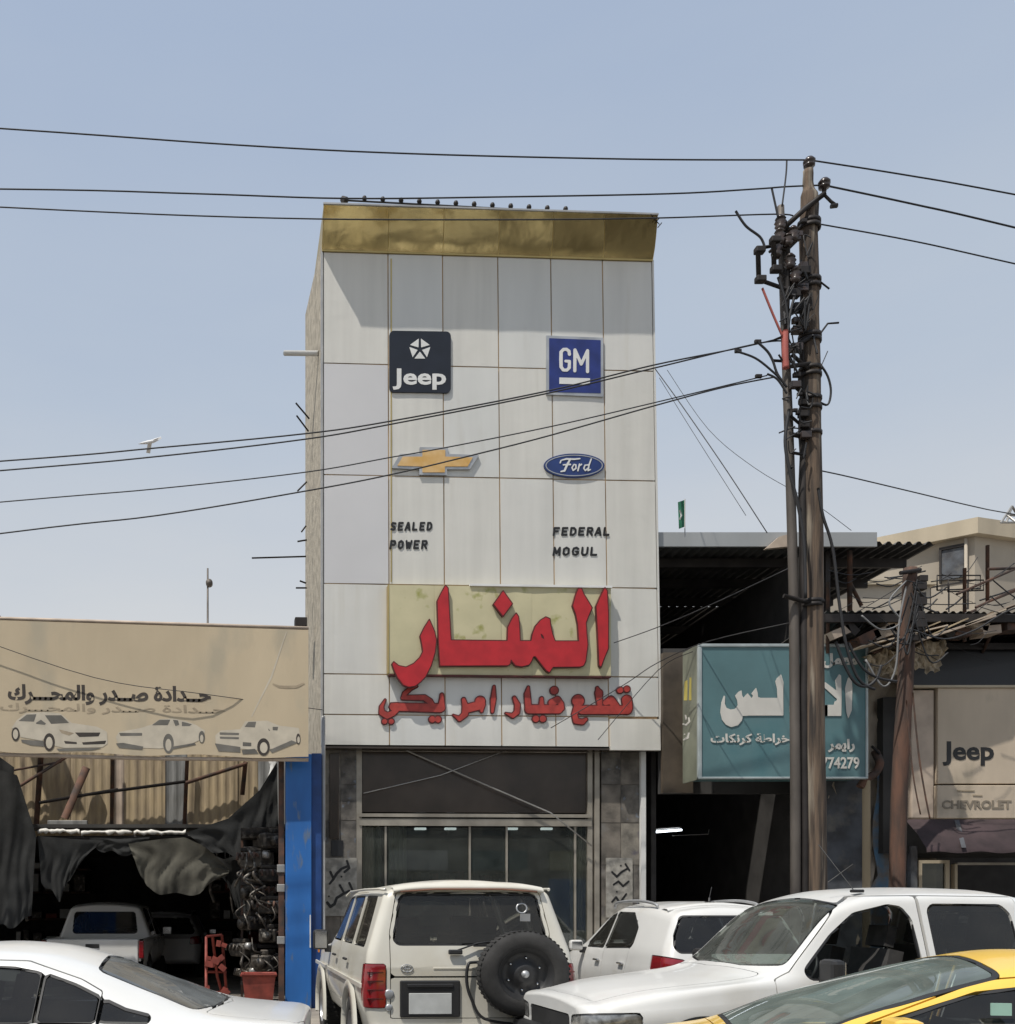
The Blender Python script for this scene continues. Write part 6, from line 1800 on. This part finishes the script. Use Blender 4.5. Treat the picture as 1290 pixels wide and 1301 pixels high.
cr2 = prt(t, 'printed_car', m_ink3, [('p', c1([(905, 470), (930, 430), (1100, 400), (1190, 370), (1250, 330), (1350, 325), (1450, 345), (1530, 375), (1600, 420), (1590, 480), (1500, 520), (1250, 560), (930, 550)]))])
prt(cr2, 'printed_window', m_ink4, [('p', c1([(1185, 378), (1245, 335), (1330, 335), (1310, 378)])), ('p', c1([(1350, 335), (1390, 340), (1400, 375), (1370, 385)])), ('p', c1([(1420, 350), (1500, 370), (1480, 385), (1420, 385)]))], .018)
prt(cr2, 'printed_grille', m_ink4, [('p', c1([(930, 438), (1110, 438), (1110, 460), (940, 462)])), ('p', c1([(905, 520), (960, 515), (1120, 545), (1110, 570), (930, 555)])), ('p', c1([(1280, 560), (1520, 515), (1530, 530), (1300, 575)]))], .018)
for cx, cy, rx, ry in ((1315, 520, 42, 76), (1575, 470, 24, 48)):
    prt(cr2, 'printed_wheel', m_ink4, [('p', c1(oval(cx, cy, rx, ry, 20)))], .019)
    prt(cr2, 'printed_hub', m_ink3, [('p', c1(oval(cx, cy + 12, rx * .55, ry * .62, 20)))], .021)
cr3 = prt(t, 'printed_car', m_ink3, [('p', c2([(475, 480), (520, 440), (680, 430), (720, 365), (900, 360), (1000, 400), (1160, 420), (1170, 480), (1130, 550), (940, 590), (800, 600), (690, 590), (480, 560)]))])
prt(cr3, 'printed_window', m_ink4, [('p', c2([(715, 410), (745, 370), (810, 368), (800, 415)])), ('p', c2([(905, 420), (925, 440), (915, 445)])), ('p', c2([(945, 410), (990, 410), (985, 440), (945, 438)]))], .018)
prt(cr3, 'printed_grille', m_ink4, [('p', c2([(510, 455), (670, 460), (668, 478), (512, 475)])), ('p', c2([(510, 490), (668, 495), (668, 512), (515, 508)])), ('p', c2([(470, 545), (680, 575), (680, 620), (500, 610)])), ('p', c2([(690, 600), (800, 590), (830, 630), (700, 635)])), ('p', c2([(920, 600), (1100, 520), (1150, 540), (940, 625)])), ('p', c2([(700, 535), (770, 540), (770, 570), (700, 568)]))], .018)
for cx, cy, rx, ry in ((870, 575, 52, 72), (1155, 510, 18, 45)):
    prt(cr3, 'printed_wheel', m_ink, [('p', c2(oval(cx, cy, rx, ry, 20)))], .019)
    prt(cr3, 'printed_hub', m_ink3, [('p', c2(oval(cx + 2, cy + 6, rx * .6, ry * .62, 20)))], .021)
prt(t, 'printed_emblem', m_ink2, [('s', [c2([(950, 60)])[0] + (1.,), c2([(1000, 82)])[0] + (1.6,), c2([(1070, 85)])[0] + (1.8,), c2([(1140, 82)])[0] + (1.6,), c2([(1200, 55)])[0] + (1.,)])])
# steel posts carrying the billboard
for i, (x, lb) in enumerate(((-395, 'rusty billboard post beyond the left edge of the view'), (-190, 'rusty billboard post hidden left of the frame'))):
    v = P(x, 900, DB + .15); o = MB().box((-.05, -.05, 0), (.05, .05, v.z), .01).build('billboard_post', m_rust); o.location = (v.x, v.y, .12)
    tag(o, lb, 'post', 'billboard posts')
# blue column
t = thing('blue_column', 'bright blue painted square column beside the tall building', 'column', (P(380, 0, 15.6).x, 15.7, 0))
bc = Vector(t.location)
a = P(363, 958, 15.6); b = P(396, 958, 15.6); c = P(409, 958, 15.62)
MB().box((a.x, 15.6, .12), (b.x, 15.95, a.z), .012).build('column_front', m_bluepaint, t, off=bc)
MB().box((b.x + .002, 15.66, .12), (c.x, 15.95, a.z + .02), .008).build('column_side', M('column_side_blue', (.012, .055, .20), .5, var=.3), t, off=bc)  # side of the column, coloured a darker blue than its front
MB().box((b.x - .03, 15.59, 1.05), (b.x - .012, 15.6, 1.55)).build('paint_chip', m_white, t, off=bc)
MB().tube([(c.x + .03, 15.72, .12), (c.x + .03, 15.72, a.z + .6)], .03, 8).build('drain_pipe', m_alu2, t, off=bc)
t = thing('rusty_gate_post', 'thin rusty gate post left of the blue column', 'post', (P(357, 0, 15.7).x, 15.7, .12))
MB().box((P(354, 0, 15.7).x, 15.68, .12), (P(361, 0, 15.7).x, 15.75, P(0, 962, 15.7).z)).build('post_bar', m_rust, t, off=Vector(t.location))
for z in (1.1, 1.9, 2.2):
    MB().box((P(352, 0, 15.7).x, 15.66, z), (P(362, 0, 15.7).x, 15.68, z + .12), .01).build('hinge', m_alu2, t, off=Vector(t.location))

# garage: dark shed with sheet fence on its roof line
t = thing('garage_shed', 'open dark garage shed with a yellowed sheet wall above its roof line', 'garage', (-3, 18, 0))
bg = Vector((-3, 18, 0))
XG0, XG1 = -9.5, .62
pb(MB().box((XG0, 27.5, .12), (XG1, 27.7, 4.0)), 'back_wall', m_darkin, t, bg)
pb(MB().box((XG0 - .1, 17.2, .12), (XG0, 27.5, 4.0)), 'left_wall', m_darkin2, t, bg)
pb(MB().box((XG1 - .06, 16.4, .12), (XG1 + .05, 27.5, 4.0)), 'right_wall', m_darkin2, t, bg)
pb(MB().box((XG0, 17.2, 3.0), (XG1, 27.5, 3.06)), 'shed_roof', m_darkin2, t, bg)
for x0, x1, dy in ((48, 101, 0), (103, 168, 1.5), (170, 236, 2)):
    G = []
    for i in range(16):
        x = x0 + (x1 - x0) * i / 15
        yt = 1053.5 + dy + rng.normal(0, .7); yb = 1057.5 + dy + rng.normal(0, 1.1)
        G.append([P(x, yt, 17.15), P(x, yt, 17.0), P(x, yb, 16.98), P(x, yb + 1, 17.05)])
    pb(MB().grid(G), 'white_roof_edge', m_paleletter, t, bg)
pb(MB().tube([P(20, 1066, 17.1), P(235, 1063, 17.1), P(360, 1058, 17.1)], .035, 6), 'eaves_tube', m_iron, t, bg)
# sheets of the upper wall, one by one
xsn = [-420, -340, -260, -180, -110, -40, 0, 45, 92, 143, 160, 208, 240, 300, 330, 362]
mats_ = [m_sheet, m_sheet, m_sheetg, m_sheet, m_sheet, m_sheetg, m_sheet, m_sheet, m_sheet, m_tanedge, m_sheet, m_sheetg, m_sheet, m_sheet, m_sheetg]
DS = 18.0
for i, (x0, x1) in enumerate(zip(xsn[:-1], xsn[1:])):
    a = P(x0 - 2, 1062 + rng.random() * 3, DS + .03 * (i % 2)); b = P(x1 + 2, 925, DS + .03 * (i % 2))
    pb(corrugated(MB(), a, (b.x - a.x, 0, 0), (0, .0, b.z - a.z + .05 * rng.random()), (0, -1, 0), .14, .012), 'wall_sheet', mats_[i], t, bg)
for x0, y0, x1, y1, r in ((143, 962, 142, 1055, .035), (238, 962, 234, 1058, .035), (52, 960, 46, 1050, .05), (312, 968, 308, 1010, .04)):
    pb(MB().tube([P(x0, y0, DS - .15), P(x1, y1, DS - .15)], r, 6), 'frame_post', m_rust, t, bg)
for x0, y0, x1, y1, r in ((50, 1020, 150, 1003, .03), (108, 1010, 236, 993, .03), (236, 995, 314, 970, .035), (82, 1040, 110, 975, .07), (20, 1002, 84, 962, .03), (10, 980, 78, 968, .02)):
    pb(MB().tube([P(x0, y0, DS - .2), P(x1, y1, DS - .2)], r, 6), 'brace_bar', m_iron if y1 > 990 else m_rust, t, bg)
pb(MB().box(P(60, 1050, 17.4) + Vector((0, 0, 0)), P(112, 1043, 17.5), .01), 'grey_box_beam', m_sheetg, t, bg)
# drapes
def drape(name, label, top, bot, D0, mat, fold=.05, nf=9, lean=0.2, n=40, mm=22, ph=0., sag=0.):
    """top / bot: lists of (px, py) interpolated over a in 0..1"""
    t_ = np.array(top, float); b_ = np.array(bot, float)
    G = []
    for i in range(n):
        a = i / (n - 1)
        tp_ = [np.interp(a * (len(t_) - 1), range(len(t_)), t_[:, k]) for k in (0, 1)]
        bt__ = [np.interp(a * (len(b_) - 1), range(len(b_)), b_[:, k]) for k in (0, 1)]
        row = []
        for j in range(mm):
            b = j / (mm - 1)
            x = tp_[0] + (bt__[0] - tp_[0]) * b; y = tp_[1] + (bt__[1] - tp_[1]) * b
            w_ = a + .22 * b * math.sin(3.1 * a + ph + nf) + .05 * math.sin(9 * b + 4 * a)
            D = D0 + fold * .5 * math.sin(w_ * nf * 4.1 + ph) * (.4 + .6 * math.sin(2.2 * b + a * 3)) + fold * .35 * math.sin(w_ * nf * 9.3 + 5 * b) * b + .25 * fold * math.sin(17 * a * b + nf)
            y += 3.0 * math.sin(a * nf * 4.1) * b
            row.append(P(x, y, D))
        G.append(row)
    base = Vector(G[0][0])
    o = MB().grid(G).build(name, mat, None, off=base); o.location = base
    return tag(o, label, 'tarp', 'cloths hanging in the garage')
drape('hanging_tarp', 'black tarp hanging along the left edge of the garage', [(-40, 958), (0, 962), (18, 975)], [(-40, 1180), (4, 1150), (12, 1110)], 16.9, m_cloth, .05, 3)
drape('hanging_tarp', 'dark tarp sweeping down left of the white roof edge', [(-10, 975), (22, 985), (46, 1062)], [(-10, 1170), (10, 1180), (40, 1165)], 16.8, m_cloth, .06, 3)
drape('hanging_tarp', 'dark cloth gathered under the white roof edge', [(48, 1062), (90, 1066), (132, 1068)], [(52, 1120), (76, 1144), (96, 1100)], 16.9, m_cloth, .05, 4)
drape('hanging_tarp', 'narrow dark tarp slung between the two hanging cloths', [(112, 1064), (150, 1066), (190, 1064)], [(122, 1078), (150, 1086), (186, 1082)], 16.95, m_cloth, .04, 3)
drape('hanging_tarp', 'olive grey cloth sagging in the middle of the garage opening', [(163, 1072), (205, 1066), (235, 1064), (262, 1076), (292, 1105)], [(172, 1095), (186, 1128), (215, 1138), (255, 1134), (290, 1108)], 16.8, m_cloth2, .05, 5)
drape('hanging_tarp', 'dark net cloth slung up to the rusty frame on the right', [(236, 1058), (290, 1040), (330, 1004), (352, 968)], [(262, 1078), (300, 1090), (330, 1085), (354, 1062)], 16.7, m_cloth, .05, 5)
drape('hanging_tarp', 'dark cloth behind the engine pile in the garage', [(240, 1075), (285, 1092), (320, 1080)], [(285, 1110), (300, 1150), (318, 1190)], 17.3, m_cloth, .05, 4)
t = thing('striped_plastic', 'crumpled pale plastic strip hanging beside the rusty frame', 'plastic', P(340, 1000, 17))
G = []
for i in range(14):
    a = i / 13
    G.append([P(340 + 10 * b + 4 * math.sin(a * 9) - 4 * a, 965 + 68 * a, 16.95 + .05 * math.sin(a * 12 + b * 5)) for b in (0, .33, .66, 1)])
MB().grid(G).build('strip', m_white, t, off=Vector(t.location))
# shelves and clutter inside the garage
t = thing('garage_shelving', 'dim shelving with parts along the garage back and side walls', 'shelving', (-3, 27, .12))
vg = Vector(t.location)
for (x0, x1, y) in ((-6.4, -4.4, 26.6), (-1.3, .3, 25.5), (-9.2, -7, 26.5)):
    for z in (.6, 1.3, 2.0, 2.6):
        MB().box((x0, y, z), (x1, y + .5, z + .05)).build('shelf', m_rust, t, off=vg)
        xx = x0 + .05
        while xx < x1 - .25:
            w_ = .12 + .25 * rng.random(); h_ = .12 + .35 * rng.random()
            MB().box((xx, y + .05, z + .055), (xx + w_, y + .4, z + .055 + h_), .01).build('stored_part', (m_grease, m_alu2, m_redbin, m_sheet, m_plateno)[int(rng.integers(5))], t, off=vg)
            xx += w_ + .05 + .1 * rng.random()
for i, (x, y) in enumerate(((275, 1105), (286, 1118), (296, 1100), (268, 1130), (292, 1140), (20, 1130), (30, 1155))):
    t = thing('hanging_part', ['rusty exhaust pipe hanging high in the garage', 'short pipe hanging beside the exhaust in the garage', 'curved pipe hanging nearest the engine rack', 'thin hook bar hanging left of the other pipes', 'lowest hanging pipe beside the engine rack', 'dark pipe hanging at the left edge of the garage', 'lower dark pipe at the left edge of the garage'][i], 'pipe', P(x, y, 17.4), 0, 'pipes hanging in the garage')
    MB().tube(smoothpath([(0, 0, .35), (.02, 0, .15), (-.03 + .1 * rng.random(), 0, 0), (.06, 0, -.12 - .2 * rng.random())], 4), .02 + .02 * rng.random(), 7).build('pipe_run', m_grease, t)
    MB().tube([(0, 0, .35), (0, 0, 2.95 - P(x, y, 17.4).z)], .006, 4).build('hanging_wire', m_cable, t)
# engines heaped against the right wall
def engine(px, py, D, s, rz, lb):
    t = thing('engine_block', lb, 'engine', P(px, py, D), rz, 'used engines heaped in the garage')
    m = MB().box((-.26 * s, -.2 * s, -.16 * s), (.26 * s, .2 * s, .14 * s), .03)
    m.box((-.22 * s, -.15 * s, .14 * s), (.22 * s, .02 * s, .24 * s), .02)
    m.build('engine_casing', m_grease, t)
    m = MB()
    for k in range(4):
        m.tube([((-.2 + .13 * k) * s, -.2 * s, .05 * s), ((-.2 + .13 * k) * s, -.32 * s, .10 * s), ((-.2 + .13 * k) * s, -.34 * s, -.02 * s)], .03 * s, 7)
    m.build('manifold', m_rust if rng.random() < .5 else m_grease, t)
    MB().lathe([(0, -.05 * s), (.11 * s, -.05 * s), (.09 * s, 0), (.11 * s, .05 * s), (0, .05 * s)], (-.32 * s, -.02, -.02), (1, 0, 0), 14).build('pulley', m_grease, t)
    MB().lathe([(0, -.06 * s), (.08 * s, -.05 * s), (.08 * s, .05 * s), (0, .06 * s)], (.3 * s, -.1 * s, .08 * s), (1, .3, 0), 12).build('alternator', m_alu2, t)
spots = [(338, 1068, 'topmost engine on the rusty rack'), (328, 1092, 'second engine from the top of the heap'), (341, 1112, 'third engine down, beside the blue column'), (325, 1134, 'middle engine with bright pipes in the heap'), (342, 1152, 'engine right of the middle of the heap'),
         (320, 1172, 'engine leaning out to the left of the heap'), (341, 1188, 'engine near the bottom beside the gate post'), (312, 1206, 'lower engine spilling to the left'), (338, 1222, 'lowest engine just above the red bin'), (322, 1238, 'bottom engine behind the red bin')]
for i, (x, y, lb) in enumerate(spots):
    engine(x + rng.normal(0, 3), y, 16.2 + .15 * (i % 2), .66 + .2 * rng.random(), rng.normal(0, .9), lb)
t = thing('steel_rack', 'dark steel rack holding the heap of used engines', 'rack', (P(330, 0, 16.5).x, 16.5, .12))
for x in (306, 354):
    MB().box((P(x, 0, 16.5).x, 16.5, .12), (P(x + 3, 0, 16.5).x, 16.55, P(0, 1060, 16.5).z)).build('rack_post', m_rust, t, off=Vector(t.location))
for y in (1060, 1078, 1121, 1163, 1200, 1246):
    MB().box((P(306, 0, 16.5).x, 16.3, P(0, y + 4, 16.5).z), (P(357, 0, 16.5).x, 16.8, P(0, y, 16.5).z)).build('rack_shelf', m_iron, t, off=Vector(t.location))
MB().tube([P(306, 1060, 16.2), P(357, 1058, 16.2)], .10, 10).build('top_roller', m_grease, t, off=Vector(t.location))
hs = MB()
for q in range(22):
    x = 303 + rng.random() * 48; y = 1070 + rng.random() * 165
    hs.tube(smoothpath([P(x, y, 15.95), P(x + rng.normal(0, 9), y + 8 + rng.random() * 8, 15.85), P(x + rng.normal(0, 9), y + 16 + rng.random() * 12, 15.95)], 5), .010 + .018 * rng.random(), 6)
t_h = thing('hose_tangle', 'tangle of hoses and pipes hanging over the engine heap', 'hoses', P(328, 1150, 15.9))
tag(hs.build('hose', m_grease, t_h, off=Vector(t_h.location)), kind='stuff')
# red bin, red trolley
t = thing('red_bin', 'open red plastic bin below the engine heap', 'bin', P(328, 1300, 15.2))
v0 = Vector(t.location); 
xa_, xb_ = P(308, 0, 15.2).x, P(350, 0, 15.2).x; zt = P(0, 1238, 15.2).z
m = MB()
G = []
for (ins_, z) in ((.06, .13), (0, zt), (.025, zt), (.08, .17)):
    G.append([(xa_ + ins_, 15.0 + ins_, z), (xb_ - ins_, 15.0 + ins_, z), (xb_ - ins_, 15.45 - ins_, z), (xa_ + ins_, 15.45 - ins_, z), (xa_ + ins_, 15.0 + ins_, z)])
m.grid(G, False)
m.build('tub', m_redbin, t, off=v0)
MB().tube([(xa_ - .01, 14.99, zt), (xb_ + .01, 14.99, zt), (xb_ + .01, 15.46, zt), (xa_ - .01, 15.46, zt), (xa_ - .01, 14.99, zt)], .02, 6).build('tub_rim', m_redbin, t, off=v0)
t = thing('red_engine_hoist', 'red steel engine hoist frame in the garage opening', 'hoist', P(275, 1290, 15.8))
v0 = Vector(t.location)
for pts in (((262, 1290), (262, 1190)), ((262, 1190), (282, 1188)), ((282, 1188), (290, 1290)), ((262, 1235), (288, 1235)), ((270, 1190), (276, 1240)), ((262, 1262), (290, 1260)), ((276, 1240), (282, 1262))):
    MB().tube([P(*pts[0], 15.8), P(*pts[1], 15.8)], .022, 6).build('frame_bar', m_redbin, t, off=v0)
for i in range(14):
    c = P(262 + rng.random() * 28, 1192 + rng.random() * 80, 15.75); s = .03 + .04 * rng.random()
    MB().obox(c, (s * 2, s, s * 1.5), Matrix.Rotation(rng.random() * 3, 3, 'Y')).build('hung_part', m_redbin, t, off=v0)
# antenna mast, bird, dark corner shape
t = thing('distant_mast', 'thin distant mast with a round drum above the canvas billboard', 'mast', (P(264, 0, 60).x, 60, 0))
v0 = Vector(t.location)
MB().tube([(v0.x, 60, 0), P(264, 722, 60)], [.12, .05], 6).build('mast_pole', m_steelpole, t, off=v0)
MB().lathe([(0, -.22), (.2, -.2), (.2, .2), (0, .22)], P(266, 741, 59.8), (0, 1, 0), 12).build('drum_dish', m_steelpole, t, off=v0)
t = thing('gliding_bird', 'white bird gliding in the sky left of the tall building', 'bird', P(190, 562, 24))
def birdsurf():
    m = MB()
    k = 24 / F_PX
    body = [(-14, -2, .4), (-9, -1, 1.6), (-2, 0, 2.6), (5, 1.5, 2.4), (9, 2.5, 1.3), (12, 3, .3)]
    m.tube([Vector((x * k, 0, z * k)) for x, z, r in body], [r * k * .9 for x, z, r in body], 8)
    for pts in ([(-3, 0, 0), (5, 0, 1.5), (16, -.12, 1.5), (15, -.12, 4), (6, -.03, 3.5)], [(-2, 0, 0), (3, 0, -1), (-1, .3, -7), (-6, .3, -6)]):
        vs = [Vector((x * k, y, z * k)) for x, y, z in pts]
        m.add(vs + [v + Vector((0, .012, .012)) for v in vs], [tuple(range(len(vs))), tuple(range(2 * len(vs) - 1, len(vs) - 1, -1))] + [(i, (i + 1) % len(vs), len(vs) + (i + 1) % len(vs), len(vs) + i) for i in range(len(vs))])
    return m
birdsurf().build('bird_body', m_bird, t)
t = thing('roof_debris', 'dark roof object poking up behind the billboard at the left edge', 'debris', P(-4, 790, 17))
MB().prism([(-.5, 0), (.10, 0), (.04, .12), (-.05, .22), (-.5, .45)], 'y', 0, .3).build('debris_lump', m_iron, t)

# opposite side of the street, behind the camera
for i, (x0, x1, h, mt, lb) in enumerate(((-26, -14, 7.5, m_beige, 'beige two storey shop row across the street'), (-13.8, -3, 6.2, m_plaster, 'worn plaster shop row across the street'), (-2.8, 8, 8.2, m_tan, 'tan three window shop block across the street'), (8.2, 20, 6.6, m_concrete, 'grey concrete shop row across the street'))):
    t = thing('opposite_shop', lb, 'building', ((x0 + x1) / 2, -13, 0), 0, 'shops across the street')
    v0 = Vector(t.location)
    MB().box((x0, -20, .12), (x1, -13, h)).build('wall', mt, t, off=v0)
    n = int((x1 - x0) / 3.5)
    for k in range(n):
        a = x0 + .5 + k * (x1 - x0 - .5) / n
        MB().box((a, -13.0, .2), (a + 2.6, -12.94, 2.9)).build('shutter', (m_darkin2, m_alu2, m_bluepaint)[(k + i) % 3], t, off=v0)
        MB().box((a, -12.99, 3.3), (a + 2.7, -12.85, 4.2)).build('name_board', (m_white, m_teal, m_plate)[(k + i) % 3], t, off=v0)
        MB().box((a + .6, -13.0, 4.9), (a + 1.9, -12.95, 5.8)).build('window', m_greywall, t, off=v0)

# ------------------------------------------------------------------ vehicles in place
def place(name, label, cat, loc, heading_deg, group='vehicles parked along the street'):
    """local +x is the rear of the vehicle; heading_deg = world direction of local +x"""
    return thing(name, label, cat, loc, math.radians(heading_deg), group)
T = place('station_wagon', 'old cream white off-road wagon with a spare wheel on its tailgate', 'car', (1.78, 14.35, 0), -87.5)
T.scale = (1.0, 1.09, 1.03)
make_wagon(T)
T = place('crossover', 'white crossover parked between the wagon and the pickup, seen from behind', 'car', (5.62, 15.85, 0), -90)
T.location = (5.36, 15.75, 0); T.scale = (1, 1, 1.04)
make_crossover(T)
T = place('pickup_truck', 'white crew cab pickup with its driver window open', 'pickup', (2.46, 8.70, 0), 4)
T.scale = (1.01, 1.0, 1.015)
make_pickup(T)
T = place('taxi', 'yellow saloon car nearest the camera at the lower right', 'car', (1.58, 6.11, 0), -10)
T.scale = (1, 1, 1.0)
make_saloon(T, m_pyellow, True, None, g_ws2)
wst = [c for c in T.children_recursive if c.name.startswith('window') and 'seal' not in c.name]
MB().box((2.16, -.745, 1.16), (2.25, -.735, 1.22)).build('window_sticker', M('pale_green_sticker', (.35, .55, .45), .5), T)
T = place('saloon_car', 'white saloon car at the lower left with its rear window towards us', 'car', (-4.28, 7.25, 0), -5.2)
make_saloon(T, m_pw_sedan)
# garage pair
T = place('garage_pickup', 'white pickup parked tail first inside the dark garage', 'pickup', (-2.92, 23.1, .12), -90, 'vehicles inside the garage')
T.scale = (1, 1, .90)
make_pickup(T, m_pw_truck, g_dark, False, False)
T = place('garage_hatchback', 'grey crossover standing in the dark beside the garage pickup', 'car', (-2.1, 26.2, .12), -90, 'vehicles inside the garage')
T.scale = (1, 1, .86)
_p = m_pw_cross; m_pw_cross = m_pgar
make_crossover(T)
m_pw_cross = _p
